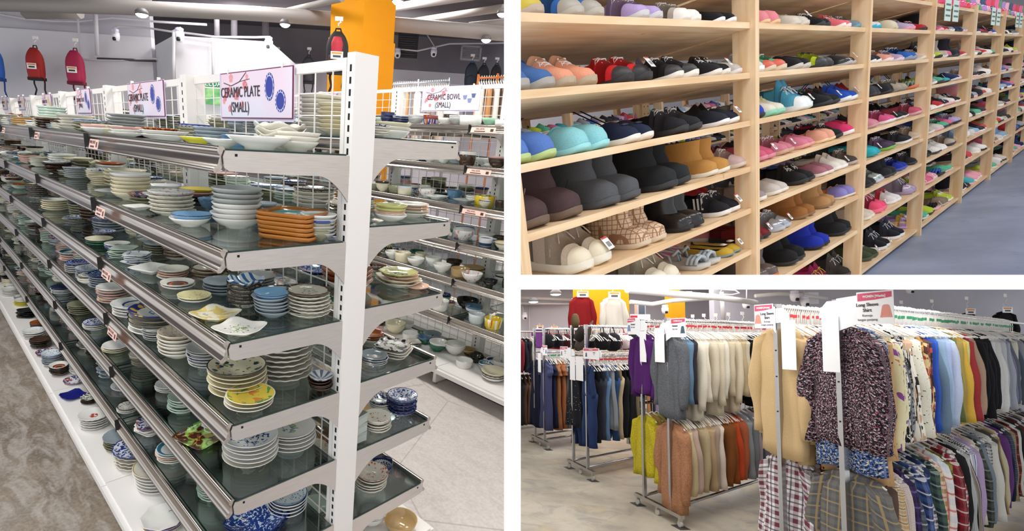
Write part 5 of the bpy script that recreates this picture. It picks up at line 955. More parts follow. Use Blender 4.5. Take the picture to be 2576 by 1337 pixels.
# boots and price cards on the very top, far along
for k in range(26):
    x = 3.3 + k * .2; c, d = [('#e8487c', 'hot pink'), ('#d83c50', 'red'), ('#f06a9c', 'pink'), ('#5a9a6a', 'green'), ('#b48ccc', 'lilac'), ('#f2b8c8', 'pale pink'), ('#3b4a6e', 'navy')][k % 7]
    pair(0, -1, 'boot', c, c, d + ' rubber rain', min(8, 1 + int(x / SB)), x=x, k=k, sc=1.2, gloss=1, rank=1.1)
for bay in range(3, 7):
    for q in range(2 if bay < 6 else 1):
        e = empty('price_card', 2, T(SB * (bay - 1) + .36 + q * .22 + (.35 if bay > 3 else 0), -.004, S0 - .03), 'pale green price card, %s of the pair clipped to the top board of bay %s' % (('left', 'right')[q], NUM[bay + 1]), 'price card', 'price cards on the top board')
        put('card', MB().box((-.08, -.002, -.06), (.08, 0, .06)), [pbr('#cfe6dc', .5)], 2, None, e); mb = MB()
        for s in (-1, 0, 1): mb.box((-.06, -.0026, s * .03 - .006), (.06, -.002, s * .03 + .004))
        put('print', mb, [pbr('#5b6f68', .6)], 2, None, e)
SHOES.sort(key=lambda q: -q[0]); nb_ = [0, 0]; restS = []
CORD = pbr('#efefef', .7, name='white_cord'); TRED = pbr('#c8473e', .6)
for rk, kind, up, so, opt, M, lab, grp in SHOES:
    ib = 1 if kind == 'boot' else 0
    if rk == 0 or nb_[ib] >= 300: restS.append((kind, up, so, M)); continue
    nb_[ib] += 1
    e = bpy.data.objects.new({'boot': 'boot', 'sandal': 'sandal', 'clog': 'clog', 'sneaker': 'sneaker', 'hightop': 'high_top_sneaker', 'slipon': 'slip_on_shoe', 'flat': 'flat_shoe'}[kind], None); e.empty_display_size = .03; COL.objects.link(e)
    e.matrix_world = MR[2] @ M; ROOMOF[e.name] = 2; e['label'] = lab; e['category'] = 'shoe' if kind != 'boot' else 'boot'; e['group'] = grp
    for nm, mk, mats, m_, lb in shoe_parts(kind, up, so, dict(opt, rankbig=nb_[ib] < 90)): put(nm, ME[mk], mats, 2, m_, e)
    if opt.get('tag'):
        tg = put('price_tag', ME['tagm'], [CARD, TRED, pbr('#8a8a8a', .6)], 2, T(.008, .012, .055, .1) @ Matrix.Rotation(-.6, 4, 'X'), e)
def simple(kind, n=8):
    ts = [0, .06, .18, .32, .46, .56, .8, 1]
    a = upper(kind if kind in HT_ else 'sneaker', ts, 1, n) if kind != 'boot' else bootm()
    s = MB(); h = SOLE[kind]; rings = []
    for t in ts: w = itp(t, WT) * HW + .002; rings.append([(-w, t * L, 0), (w, t * L, 0), (w, t * L, h), (-w, t * L, h)])
    s.loft(rings, 0, (1, 1)); return a, s
SM = {k: simple(k) for k in set(r[0] for r in restS) | {'sneaker'}}
# shoes on the rack behind and the far ones on this rack: one heap
for bay in range(0, 9):
    for li in range(0, 8):
        for k in range(12):
            c, d = rnd.choice(PAL); restS.append((rnd.choice(['sneaker', 'slipon']) if 'slipon' in SM else 'sneaker', c, rnd.choice(SOL), T(-2.3 + bay * SB + .06 + k * .094, 1.51, SZ[li], rnd.uniform(-.1, .1), 1)))
cm = {}; big = MB(); mlist = []
def midx(c):
    if c not in cm: cm[c] = len(mlist); mlist.append(pbr(c, .7))
    return cm[c]
for kind, up, so, M in restS:
    a, s = SM[kind]
    for q, c in ((a, up), (s, so)):
        o0 = len(big.v); big.v += [tuple(M @ Vector(p)) for p in q.v]; big.uv += q.uv; big.f += [tuple(i + o0 for i in f) for f in q.f]; i_ = midx(c); j_ = midx('#2a2628')
        big.m += [i_ if mm == 0 else j_ for mm in q.m]; big.sm += q.sm
put('rows_of_shoes', big, mlist, 2, label='the many shoes in the far bays, the back rows and the rack behind', cat='shoes', kind='stuff')
# far mirrored hanging sign
vs, fs = text_mb('SHOES', .17, M=Matrix.Identity(4), sx=-1)
P = atz(2, 2560, 50, .38); sb = empty('hanging_sign', 2, T(9.0, .9, .30, -PI / 2 + .45), 'white hanging sign whose word shows backwards at the far right', 'sign')
put('sign_board', MB().box((-.55, 0, -.12), (.55, .01, .14)), [CARD], 2, None, sb); put('lettering', MB().add([(x, -.004, y) for x, y, z in vs], fs), [pbr('#8a8a90', .6)], 2, None, sb)
# ================================================================== BAY 3: the clothes aisle
SK = .4735; VS, VC = math.sin(SK), math.cos(SK)
def xv(X, V): return (X + V * VS, V * VC)
RA = dict(A=(-.0096, 1.3842, -.3393, 1.728), B=(0, 0, -.375, 1.75), C=(-.3788, -1.6662, -.3647, 1.768), Z=(.1909, 2.8756, -.3393, 1.728))
N3 = Vector((.537, .8436, 0)); T3 = Vector((-.8436, .537, 0))
def inplane(X0, V0, u, v):      # pixel onto the upright plane through (X0,V0) along the rack ends
    o = Vector(xv(X0, V0)).to_3d(); n = Vector((VC, -VS, 0)); c = camr(3); d = ray(3, u, v); t = (o - c).dot(n) / d.dot(n); P = c + d * t
    return (P - o).dot(Vector((VS, VC, 0))) + V0, P.z
def floor3():
    t = NT('cream_concrete'); o = t.obj(); n = t.noise(o, 1.1, 5, .6, .3); n2 = t.noise(o, 3.5, 5, .6, .8)
    c = t.ramp(n, [(.3, lin('#9a9488')), (.45, lin('#b3ab9c')), (.58, lin('#c9c0ae')), (.75, lin('#b9b6b0'))], False); c = t.mix(t.ramp(n2, [(.5, (0, 0, 0, 1)), (.65, (.6, .6, .6, 1))], False), c, lin('#8f8b86'))
    c = t.mix(t.ramp(t.noise(o, 1.9, 3, .5), [(.6, (0, 0, 0, 1)), (.68, (.5, .5, .5, 1))], False), c, lin('#cdb98c')); t.bump(n2, .1, .003); return t.fin(c, .35, 0, .5)
put('floor', MB().box((-4.5, -6, -.1), (14, 16, 0)), [floor3()], 3, kind='structure')
def wall3(u0, u1, D, z0, z1, m, th=.15):
    a = atn(3, u0, 900, N3, D); b = atn(3, u1, 900, N3, D); mb = MB(); a2, b2 = a + N3 * th, b + N3 * th
    mb.add([(p.x, p.y, z) for z in (z0, z1) for p in (a, b, b2, a2)], [(0, 1, 5, 4), (1, 2, 6, 5), (2, 3, 7, 6), (3, 0, 4, 7), (4, 5, 6, 7), (3, 2, 1, 0)]); return mb
WV = wallmat('#b3b1bc', '#c4c2cc', 'lavender_grey_wall')
put('wall_back', wall3(1100, 1860, 12.5, 0, 2.9, WV), [WV], 3, kind='structure'); put('wall_back', wall3(1800, 2900, 10.0, 0, 2.9, WV), [WV], 3, kind='structure')
put('wall_pier', wall3(1850, 2060, 10.4, 0, 2.9, WV), [WV], 3, kind='structure')
put('ceiling', MB().box((-4.5, -6, 2.9), (14, 16, 3.0)), [pbr('#9a979b', .9, name='soffit')], 3, kind='structure')
put('trim_soffit', wall3(1290, 1450, 12.0, 2.42, 2.9, WV, .4), [pbr('#8d8b8f', .8)], 3, kind='structure')
# pillars
def pillar3(ua, ub, uc, D, h, label, dd=.35):
    a = atn(3, ua, 800, N3, D + dd * .4); b = atn(3, ub, 800, N3, D); c = atn(3, uc, 800, N3, D + dd); d = a + c - b
    return put('orange_pillar', MB().prism([(p.x, p.y) for p in (a, b, c, d)], lambda p, z: (p[0], p[1], z), 0, 2.89), [OR], 3, label=label, cat='pillar')
pillar3(1442, 1484, 1583, 9.3, 2.9, 'bright orange pillar with a red shirt and a white top hung on it', .25)
pillar3(1673, 1690, 1724, 9.2, 2.9, 'narrower orange pillar farther back beside the wall speaker', .2)
def pipe3(pts, r, label, m=None, cat='pipe', name='ceiling_pipe'): return pipe(pts, r, label, m, room=3, nv=N3, cat=cat, name=name)
WP3 = pbr('#dcdad9', .4, name='white_pipe')
pipe3([(1578, 729, 6.2), (1640, 735, 6.4), (1702, 741, 6.6), (1800, 748, 7.2), (1900, 762, 8.5)], .045, 'thick white pipe sloping away from the orange pillar top', WP3)
pipe3([(1585, 760, 8.2), (1640, 766, 8.2), (1690, 757, 8.2), (1800, 750, 8.6)], .035, 'thin white pipe bending up behind the thick one', WP3)
pipe3([(1900, 745, 9.6), (1960, 740, 9.6), (2010, 742, 9.6), (2080, 752, 9.6)], .035, 'white pipe high on the wall left of the long sleeve sign', WP3)
pipe3([(1815, 735, 9.3), (1820, 806, 9.3)], .035, 'grey upright conduit on the wall between the pillar and the racks', CONDUIT)
pipe3([(1878, 729, 8.8), (1878, 765, 8.8)], .008, 'thin drop rod holding a wall camera', CONDUIT)
pipe3([(1310, 750, 11.5), (1442, 756, 11.5)], .04, 'pale pipe near the top left corner of the clothes aisle', PIPE); pipe3([(1310, 764, 11.5), (1450, 766, 11.5)], .03, 'second pale pipe near the top left corner of the clothes aisle', PIPE)
pipe3([(1331, 768, 12.4), (1332, 850, 12.4)], .02, 'grey wall seam conduit at the far left', CONDUIT); pipe3([(1312, 762, 12.3), (1316, 780, 12.3), (1320, 797, 12.3)], .012, 'thin grey wire curling down to a camera at the far left', CONDUIT)
pipe3([(1812, 737, 9.5), (1816, 729, 9.5), (1850, 731, 9.4), (1860, 738, 9.3), (1842, 742, 9.3), (1812, 741, 9.4)], .012, 'empty white hanger-like loop of conduit under the ceiling', WP3)
pipe3([(2004, 729, 9.5), (2005, 745, 9.5)], .02, 'white drop pipe above the second rack post', CONDUIT); pipe3([(2022, 729, 9.5), (2022, 768, 9.5)], .012, 'thin white drop pipe at the wall corner', CONDUIT)
lamp(3, 1398, 741, 10, .1, 'round ceiling lamp at the top left of the clothes aisle', N3); lamp(3, 1342, 760, 11, .1, 'smaller round ceiling lamp farther left over the clothes', N3); lamp(3, 1726, 735, 8.5, .09, 'bright ceiling lamp above the narrow orange pillar', N3)
cctv(3, 1320, 798, 12, 1.1, 'tiny wall camera at the far left of the clothes aisle', N3); cctv(3, 1673, 782, 9, 1, 'small wall camera by the narrow orange pillar', N3); cctv(3, 1877, 769, 8.9, 1, 'small wall camera above the beige garments', N3)
cctv(3, 1999, 749, 9.4, 1.3, 'white dome camera on a black arm above the second post', N3); cctv(3, 2025, 762, 9.4, 1.2, 'white dome camera by the wall corner', N3); cctv(3, 2289, 731, 9.2, 1, 'dark-eyed camera cut by the ledge above the right racks', N3)
P = atn(3, 2041, 751, N3, 9.8); put('wall_speaker', MB().cbox((0, 0, 0), (.1, .05, .11)).lathe([(.06, 0), (.07, .01), (.05, .012)], 16, 0, c=(0, 0, 0)), [pbr('#dcdce4', .4)], 3, Matrix.Translation(P) @ Matrix.Rotation(math.atan2(T3.y, T3.x) + PI, 4, 'Z'), label='square white box speaker on the wall above the rack posts', cat='speaker')
P = atn(3, 1610, 780, N3, 9.3); put('flood_light', MB().cbox((0, 0, 0), (.07, .06, .13), 0).cbox((0, -.062, 0), (.055, .003, .11), 1).box((.08, 0, -.16), (.1, .02, .14), 0), [pbr('#b9bcc4', .3), pbr('#4f5866', .15)], 3, Matrix.Translation(P) @ Matrix.Rotation(math.atan2(T3.y, T3.x) + PI, 4, 'Z'), label='grey wall flood lamp between the two orange pillars', cat='lamp')
P = atn(3, 1611, 815, N3, 8.8); e = empty('notice_board', 3, Matrix.Translation(P) @ Matrix.Rotation(math.atan2(T3.y, T3.x) + PI, 4, 'Z'), 'white notice with a red dot half hidden behind the sweater rack', 'sign')
put('panel', MB().box((-.17, 0, -.2), (.17, .01, .16)), [CARD], 3, None, e); put('red_dot', MB().add([(.03 + .05 * math.cos(k * .5236), -.002, -.02 + .05 * math.sin(k * .5236)) for k in range(12)], [tuple(range(12))]).box((-.17, -.003, .1), (-.05, -.001, .14)), [pbr('#c8283c', .5)], 3, None, e)
# ---- cloth materials
def cl(name, f, rough=.85):
    if name in _cache: return _cache[name]
    t = NT(name); uv = t.uv(); c = f(t, uv); t.bump(t.noise(t.obj(), 14, 3), .3, .012); _cache[name] = t.fin(c, rough, 0, .2); return _cache[name]
def per(t, x, s, ph=0): return t.math('FRACT', t.math('ADD', t.math('MULTIPLY', x, s), ph))
def band(t, x, s, a, b): f = per(t, x, s); return t.math('MULTIPLY', t.math('GREATER_THAN', f, a), t.math('LESS_THAN', f, b))
def plaid(base, c1, c2, s=14):
    def f(t, uv):
        sp = t.n('SeparateXYZ', Vector=uv); x, y = sp.outputs[0], sp.outputs[1]; c = lin(base)
        wx, wy = band(t, x, s, .0, .38), band(t, y, s, .0, .38); c = t.mix(t.math('MULTIPLY', t.math('ADD', wx, wy), .48), c, lin(c1))
        for v in (x, y): c = t.mix(t.math('MULTIPLY', band(t, v, s, .62, .74), .75), c, lin(c2))
        return c
    return cl('plaid_%s_%s_%s' % (base, c1, c2), f)
def stripe(base, c1, s=60): return cl('stripe_%s_%s' % (base, c1), lambda t, uv: t.mix(band(t, t.n('SeparateXYZ', Vector=uv).outputs[0], s, 0, .42), lin(base), lin(c1)))
def speck(base, cols, sc=70, th=.5):
    def f(t, uv):
        c = lin(base)
        for i, k in enumerate(cols): c = t.mix(t.math('GREATER_THAN', t.noise(t.n('Mapping', Vector=uv, Location=(i * 3.1, i, 0)).outputs[0], sc * (1 + .15 * i), 2, .6), th + .035 * i), c, lin(k))
        return c
    return cl('print_%s_%s_%d' % (base, cols[0], sc), f)
def blot(base, cols, sc=16, th=.57): return speck(base, cols, sc, th)
def dotp(base, c1, sc=45, r=.3): return cl('dots_%s_%s' % (base, c1), lambda t, uv: t.mix(t.math('LESS_THAN', t.vor(uv, sc), r), lin(base), lin(c1)))
def spots(base, c1, c2, sc=60): return cl('spots_%s_%s' % (base, c1), lambda t, uv: t.mix(t.math('LESS_THAN', t.math('ABSOLUTE', t.math('SUBTRACT', t.vor(uv, sc), .38)), .11), t.mix(t.math('LESS_THAN', t.vor(uv, sc), .3), lin(base), lin(c2)), lin(c1)))
def knit(c, s=110): return cl('knit_' + c, lambda t, uv: t.mix(t.math('MULTIPLY', band(t, t.n('SeparateXYZ', Vector=uv).outputs[1], s, 0, .4), .4), lin(c), tuple(x * .45 for x in lin(c)[:3]) + (1,)))
def sol(c): return fabric(c, 260, 'cloth', .14)
def denim(c): return fabric(c, 700, 'denim', .35)
def fuzzy(c): return fabric(c, 120, 'fuzzy_wool', .35)
# ---- garments
HGM = MB().tube([(.002, 0, -.012), (.012, 0, .004), (.004, 0, .014), (-.008, 0, .008), (-.009, 0, -.004)][::-1] + [(.002, 0, -.03), (0, 0, -.1)], .0032, 6).tube([(-.155, 0, -.165), (-.09, 0, -.135), (0, 0, -.095), (.09, 0, -.135), (.155, 0, -.165)], [.004, .006, .007, .006, .004], 6).tube([(-.155, 0, -.165), (.155, 0, -.165)], .003, 5).mesh('hanger')
RINGM = MB().box((-.006, -.006, -.05), (.006, .006, -.034)).mesh('size_ring')
def body_mb(h, w0, w1, th, seed, nw=.055, drop=.05, folds=1.0):
    r_ = random.Random(seed); mb = MB(); rings = []; uvs = []; n = 56; ph = [r_.uniform(0, 6) for _ in range(4)]
    zs = [-.118, -.124, -.134, -.148, -.168, -.195] + [-.195 - (h - .075) * (i / 9) for i in range(1, 10)]
    for i, z in enumerate(zs):
        q = max(0, (-z - .195) / max(.01, h - .075)); ws = [nw, .078, .105, .135, w0 - .008, w0]; w = ws[i] if i < 6 else w0 + (w1 - w0) * q; tt = (.012, .018, .022, .026, .03, th)[i] if i < 6 else th * (1 + .35 * q)
        ring = []
        for k in range(n):
            a = 2 * PI * k / n; c = math.cos(a); x = w * math.copysign(abs(c) ** .8, c); y = tt * math.copysign(abs(math.sin(a)) ** .55, math.sin(a))
            y += folds * (q ** .7) * (.026 * (.5 - abs(math.sin(x * 15 + ph[0] + .6 * math.sin(z * 4 + ph[3])))) + .014 * (.5 - abs(math.sin(x * 29 + ph[1] + z * 3)))) + .004 * folds * math.sin(x * 20 + z * 16 + ph[2])
            x += .006 * q * math.sin(z * 14 + ph[3]); dz = -.012 * q * math.sin(x * 18 + ph[1]) if i == len(zs) - 1 else 0
            ring.append((x, y, z + dz)); uvs.append((x + (0 if math.sin(a) < 0 else .37), z + ph[0] * .1))
        rings.append(ring)
    return mb.loft(rings, 0, (1, 1), uvs=uvs)
def sleeve_mb(s, l, w0, r0, r1, seed, out=.05, back=0, z0=-.175):
    r_ = random.Random(seed + s); mb = MB(); rings = []; uvs = []; n = 16; ph = r_.uniform(0, 6); b = r_.uniform(-.015, .015)
    for i in range(11):
        t = i / 10; r = r0 + (r1 - r0) * t + .006 * math.sin(t * 11 + ph); cx = s * (w0 - .022 + out * math.sin(min(1, t * 1.5) * PI / 2) * (1 - .25 * t)); z = z0 - l * t; cy = back + b * math.sin(t * PI) + .01 * math.sin(t * 5 + ph)
        tl = s * r * .55 * (1 - t) ** 3
        ring = []
        for k in range(n):
            a = 2 * PI * k / n; rx, ry = r * .92, r * .78; x = rx * math.cos(a); ring.append((cx + x, cy + ry * math.sin(a) * (1 + .12 * math.sin(3 * a + t * 6)), z - x * s * .55 * (1 - t) + .0)); uvs.append((k / n * .2, z + x * .2))
        rings.append(ring)
    return mb.loft(rings, 0, (1, 1), uvs=uvs)
def collar_mb(w=.06): return MB().tube([(-w, 0, -.128), (-w * .6, -.026, -.14), (0, -.034, -.165), (w * .6, -.026, -.14), (w, 0, -.128), (w * .6, .024, -.112), (0, .028, -.106), (-w * .6, .024, -.112), (-w, 0, -.128)], .010, 6)
def legs_mb(s, h, w0, r0, r1, seed, z0=-.3): return sleeve_mb(s, h, w0 * .5 + .022, r0, r1, seed, .02, 0, z0)
GM = {}
def gm(key, f):
    if key not in GM: GM[key] = f().mesh(key[0])
    return GM[key]
GK = {  # height, w0, w1, thick, sleeve length, r0, r1, out
 'shirt': (.60, .15, .155, .034, .54, .05, .034, .055), 'sweater': (.55, .15, .145, .042, .53, .06, .038, .06), 'cardigan': (.72, .15, .155, .042, .58, .058, .04, .06), 'tunic': (.74, .15, .16, .032, .57, .052, .036, .055),
 'blouse': (.58, .15, .165, .036, .54, .056, .052, .065), 'tee': (.55, .16, .17, .026, .16, .055, .055, .06), 'dress': (.98, .15, .2, .034, .16, .05, .05, .05), 'jacket': (.62, .155, .165, .05, .55, .058, .044, .055)}
def garment(X, V, zr, kind, mat, label, cat, grp, seed=0, yaw=0, room=3, col='white', at=None, sc=1, trim=None, hang=True, coll=None, hgrp=None, hlab=None, ring=None):
    x, y = xv(X, V) if at is None else (at.x, at.y)
    M = (Matrix.Translation((x, y, zr - .012)) @ Matrix.Rotation(math.atan2(-VC, -VS) + yaw, 4, 'Z') @ Matrix.Scale(sc, 4))
    if kind in GK:
        h, w0, w1, th, sl, r0, r1, out = GK[kind]; nm = {'tee': 'short_sleeved_top'}.get(kind, kind); e = empty(nm, room, M, label, cat, grp); sd = seed % 4
        put('body', gm(('body', kind, sd), lambda: body_mb(h, w0, w1, th, sd * 7 + 1)), [mat], room, None, e)
        for s in (-1, 1): put('sleeve', gm(('sleeve', kind, s, sd), lambda: sleeve_mb(s, sl, w0, r0, r1, sd * 5 + 3, out, -.014)), [mat], room, None, e)
        if kind in ('shirt', 'jacket', 'tunic', 'blouse') or coll: put('collar', gm(('collar',), collar_mb), [coll or mat], room, None, e)
        if trim:
            put('hem_trim', gm(('hem_trim', kind), lambda: MB().box((-w1 * .9, -th * 1.9, -h - .118), (w1 * .9, th * 1.9, -h - .112))), [trim], room, None, e)
    elif kind in ('trousers', 'overall', 'jeans', 'skirt', 'bag', 'shorts'):
        e = empty(kind if kind != 'bag' else 'hanging_bag', room, M, label, cat, grp); sd = seed % 4
        if kind == 'overall':
            put('bib', gm(('bib', sd), lambda: body_mb(.34, .12, .13, .028, sd)), [mat], room, None, e)
            for s in (-1, 1): put('leg', gm(('leg', s, 9, sd), lambda: legs_mb(s, .62, .125, .066, .06, sd, -.42)), [mat], room, None, e); put('strap', gm(('strap', s), lambda: MB().tube([(s * .06, 0, -.13), (s * .09, -.02, -.11), (s * .06, -.035, -.2)], .009, 5)), [mat], room, None, e)
        elif kind in ('trousers', 'jeans'):
            put('waist', gm(('waist', sd), lambda: MB().loft([[(w * math.cos(2 * PI * k / 20), t_ * math.sin(2 * PI * k / 20), z) for k in range(20)] for z, w, t_ in ((-.11, .1, .02), (-.16, .11, .026), (-.28, .125, .035))], 0, (1, 1))), [mat], room, None, e)
            for s in (-1, 1): put('leg', gm(('leg', s, 1, sd), lambda: legs_mb(s, .72, .115, .062, .05, sd, -.25)), [mat], room, None, e)
        elif kind == 'skirt': put('skirt_panel', gm(('skirt', sd), lambda: body_mb(.7, .11, .17, .032, sd, .09)), [mat], room, None, e)
        else: put('pouch', gm(('pouch', sd), lambda: MB().loft([[(w * math.cos(2 * PI * k / 20), t_ * math.sin(2 * PI * k / 20), z) for k in range(20)] for z, w, t_ in ((-.07, .05, .03), (-.1, .12, .05), (-.18, .15, .06), (-.25, .13, .055), (-.28, .06, .03))], 0, (1, 1))), [mat], room, None, e); put('strap', gm(('bstrap',), lambda: MB().tube([(-.05, 0, -.08), (-.03, 0, -.02), (0, 0, .005), (.03, 0, -.02), (.05, 0, -.08)], .006, 5)), [mat], room, None, e)
    if hang:
        ho = put('clothes_hanger', HGM, [HWH if col == 'white' else HGR], room, M, label=hlab or ('white plastic hanger holding the ' + label)[:200], cat='hanger', group=hgrp)
        if ring: put('size_ring', RINGM, [ring], room, None, ho)
    return e
HWH = pbr('#ece9e4', .35, name='white_plastic'); HGR = pbr('#c9ced4', .3, name='grey_plastic')
# ---- racks
def garment_rack(X0, V0, s, h, ln, label, rails, tail=True):
    e = empty('garment_rack', 3, Matrix.Translation(xv(X0, V0) + (0,)), label, 'clothes rack'); off = Matrix.Translation(tuple(-q for q in xv(X0, V0)) + (0,))
    def P(nm, mb, mats, M=None): return put(nm, mb, mats, 3, off @ M if M else off, e)
    r = .0135
    for V in (V0, V0 + s):
        for X in (X0, X0 + ln):
            x, y = xv(X, V); mb = MB().box((-r, -r, .09), (r, r, h), 0, Matrix.Translation((x, y, 0)) @ Matrix.Rotation(-SK, 4, 'Z'))
            if X == X0:
                for z in [1.15, 1.35, 1.5, 1.62]: mb.box((-.003, -.003, z - .004), (.003, .003, z + .004), 1, Matrix.Translation((x, y, 0)) @ Matrix.Rotation(-SK, 4, 'Z') @ Matrix.Translation((-r, 0, 0)))
                mb.box((-r * 1.3, -r * 1.3, h - .05), (r * 1.3, r * 1.3, h - .0), 0, Matrix.Translation((x, y, 0)) @ Matrix.Rotation(-SK, 4, 'Z'))
            P('post', mb, [CHROME, BLACK])
        for z in rails: a, b = xv(X0, V), xv(X0 + ln, V); P('hanging_rail', MB().tube([a + (z - .012,), b + (z - .012,)], .0125, 10), [CHROME])
    for X in (X0, X0 + ln):
        a, b = xv(X, V0 + .14), xv(X, V0 + s - .14); L_ = (Vector(b) - Vector(a)).length; M = Matrix.Translation(a + (0,)) @ Matrix.Rotation(math.atan2(b[1] - a[1], b[0] - a[0]), 4, 'Z')
        P('foot_bar', MB().box((0, -.017, .075), (L_, .017, .105)), [SILVER], M)
        for q in (.03, L_ * .5, L_ - .03):
            P('caster', MB().box((q - .012, -.014, .05), (q + .012, .014, .076), 0).tube([(q, -.01, .028), (q, .01, .028)], .027, 14, 1), [SILVER, pbr('#b5b3ae', .4)], M)
    for V in (V0, V0 + s): a, b = xv(X0, V), xv(X0 + ln, V); P('base_rail', MB().tube([a + (.12,), b + (.12,)], .014, 6), [CHROME])
    return e
garment_rack(*RA['C'][:2], RA['C'][2], RA['C'][3], 5.9, 'double-tier chrome rack of patterned shirts at the right front', (1.76, 1.02))
garment_rack(*RA['B'][:2], RA['B'][2], RA['B'][3], 3.2, 'double-tier chrome rack of sweaters in the middle', (1.74, .98))
garment_rack(*RA['A'][:2], RA['A'][2], RA['A'][3], 3.0, 'chrome rack of overalls and jeans left of the sweaters', (1.72, 1.38))
garment_rack(*RA['Z'][:2], RA['Z'][2], RA['Z'][3], 2.6, 'chrome rack of dresses near the left edge', (1.72, 1.38))
for k, (V, lab) in enumerate(((4.35, 'farthest chrome rack of dark trousers at the left edge'),)): garment_rack(.2, V, -.34, 1.7, 2.6, lab, (1.7, 1.05))
# ---- the clothes: rack C upper right
def run(rk, side, zr, X0, items, tier, sp=.09, first=0, x_wob=.0, ringm=None, zj=0):
    RX, RV, s, h = RA[rk]; V = RV + (s if side == 'right' else 0); X = RX + X0
    nmr = {'C': 'front right rack', 'B': 'sweater rack', 'A': 'overall rack', 'Z': 'dress rack'}[rk]
    for i, it in enumerate(items):
        kind, mat, desc = it[:3]; o = dict(it[3]) if len(it) > 3 else {}; spx = o.pop('sp', sp)
        cat = {'jeans': 'jeans', 'trousers': 'trousers', 'overall': 'overall', 'skirt': 'skirt', 'bag': 'bag', 'dress': 'dress', 'sweater': 'sweater', 'cardigan': 'cardigan', 'jacket': 'jacket', 'tee': 'top'}.get(kind, 'shirt')
        nm = {'tee': 'short-sleeved top', 'bag': 'bag'}.get(kind, kind)
        garment(X, V, zr, kind, mat, '%s %s, %s on %s rail, %s %s row' % (desc, nm, ordn(i), tier, nmr, side), cat, '%s %s row, %s rail' % (nmr, side, tier), seed=i * 3 + len(desc), yaw=rnd.uniform(-.09, .09), hgrp='hangers on the ' + nmr, hlab='white hanger, %s on the %s rail, %s %s row' % (ordn(i), tier, nmr, side), ring=ringm, sc=rnd.uniform(.97, 1.04), **o)
        X += spx + rnd.uniform(-.008, .008)
RRED, RGRN, RYEL = pbr('#c8323c', .4), pbr('#1f8a5c', .4), pbr('#d9c83c', .4)
SPK = speck('#1d161c', ['#7d6d76', '#d0c0c8', '#c0607a'], 105, .56); SPB = speck('#2b4a8c', ['#6f8fc8', '#1d2440', '#d9d2b8'], 75, .5)
Cup = [('blouse', SPK, 'black and pink speckled floral', dict(sp=.05)), ('tunic', SPB, 'blue speckled', dict(sp=.07)), ('tunic', blot('#c0986c', ['#2b241c'], 26, .6), 'tan with black flowers', dict(sp=.11)), ('shirt', blot('#e6dfb8', ['#8a4f9c', '#d07a4a', '#3f8a4c'], 12, .6), 'cream with purple flowers'), ('shirt', speck('#e6e4de', ['#1d1d1f'], 34, .5), 'black and white leafy'),
       ('shirt', spots('#8f9298', '#1c1c20', '#5d6066'), 'grey leopard'), ('blouse', speck('#e9e4d8', ['#232323', '#c9a98c'], 9, .52), 'white with black swirls', dict(sp=.12)), ('blouse', dotp('#e2dfcf', '#3a3a3c', 70, .22), 'cream dotted', dict(sp=.1)), ('shirt', blot('#a8752c', ['#d9b46c', '#6f4a1c'], 18, .54), 'golden brown printed', dict(sp=.11)), ('shirt', blot('#5a3a34', ['#d9c08c', '#2a2226', '#a8463c'], 8, .5), 'patchwork printed'),
       ('shirt', sol('#23409a'), 'royal blue'), ('shirt', sol('#2a58b4'), 'bright blue'), ('shirt', denim('#6f869c'), 'steel blue chambray'), ('shirt', sol('#8fa9c4'), 'light blue'), ('shirt', sol('#a3b4d9'), 'periwinkle'), ('shirt', sol('#b9c4dc'), 'pale blue', dict(sp=.1)), ('shirt', sol('#5f6a3f'), 'olive'), ('shirt', sol('#a3904f'), 'khaki'), ('shirt', sol('#d9b24a'), 'mustard'), ('shirt', sol('#d6d68c'), 'pale yellow'),
       ('shirt', sol('#a03a3c'), 'brick red'), ('shirt', sol('#c8868c'), 'dusty rose'), ('shirt', sol('#b59a84'), 'taupe')] + [('shirt', sol(c), d) for c, d in (('#17171a', 'black'), ('#1b1b20', 'black'), ('#141417', 'black'), ('#1e1e22', 'black'), ('#202024', 'soft black'), ('#e4e4e2', 'white'), ('#dcdcda', 'off-white'), ('#e8e8e6', 'white'), ('#c9ccd2', 'silver grey'), ('#9aa0aa', 'grey'), ('#b4b8c4', 'light grey'), ('#8087a0', 'slate'), ('#6d7080', 'dark slate'), ('#c9c9b8', 'stone'), ('#e0dccf', 'ivory'), ('#55606e', 'blue-grey'), ('#9c9ca4', 'ash'), ('#d9d9dd', 'white'), ('#7d8890', 'grey'), ('#40454f', 'graphite'), ('#b8b0a8', 'beige-grey'), ('#e2e2e0', 'white'), ('#6a6a70', 'grey'), ('#3c3f52', 'ink'), ('#c8c4be', 'pale'), ('#9a948c', 'mud'))]
run('C', 'right', 1.76, .05, Cup, 'upper', .1, ringm=RGRN)
P_ = plaid
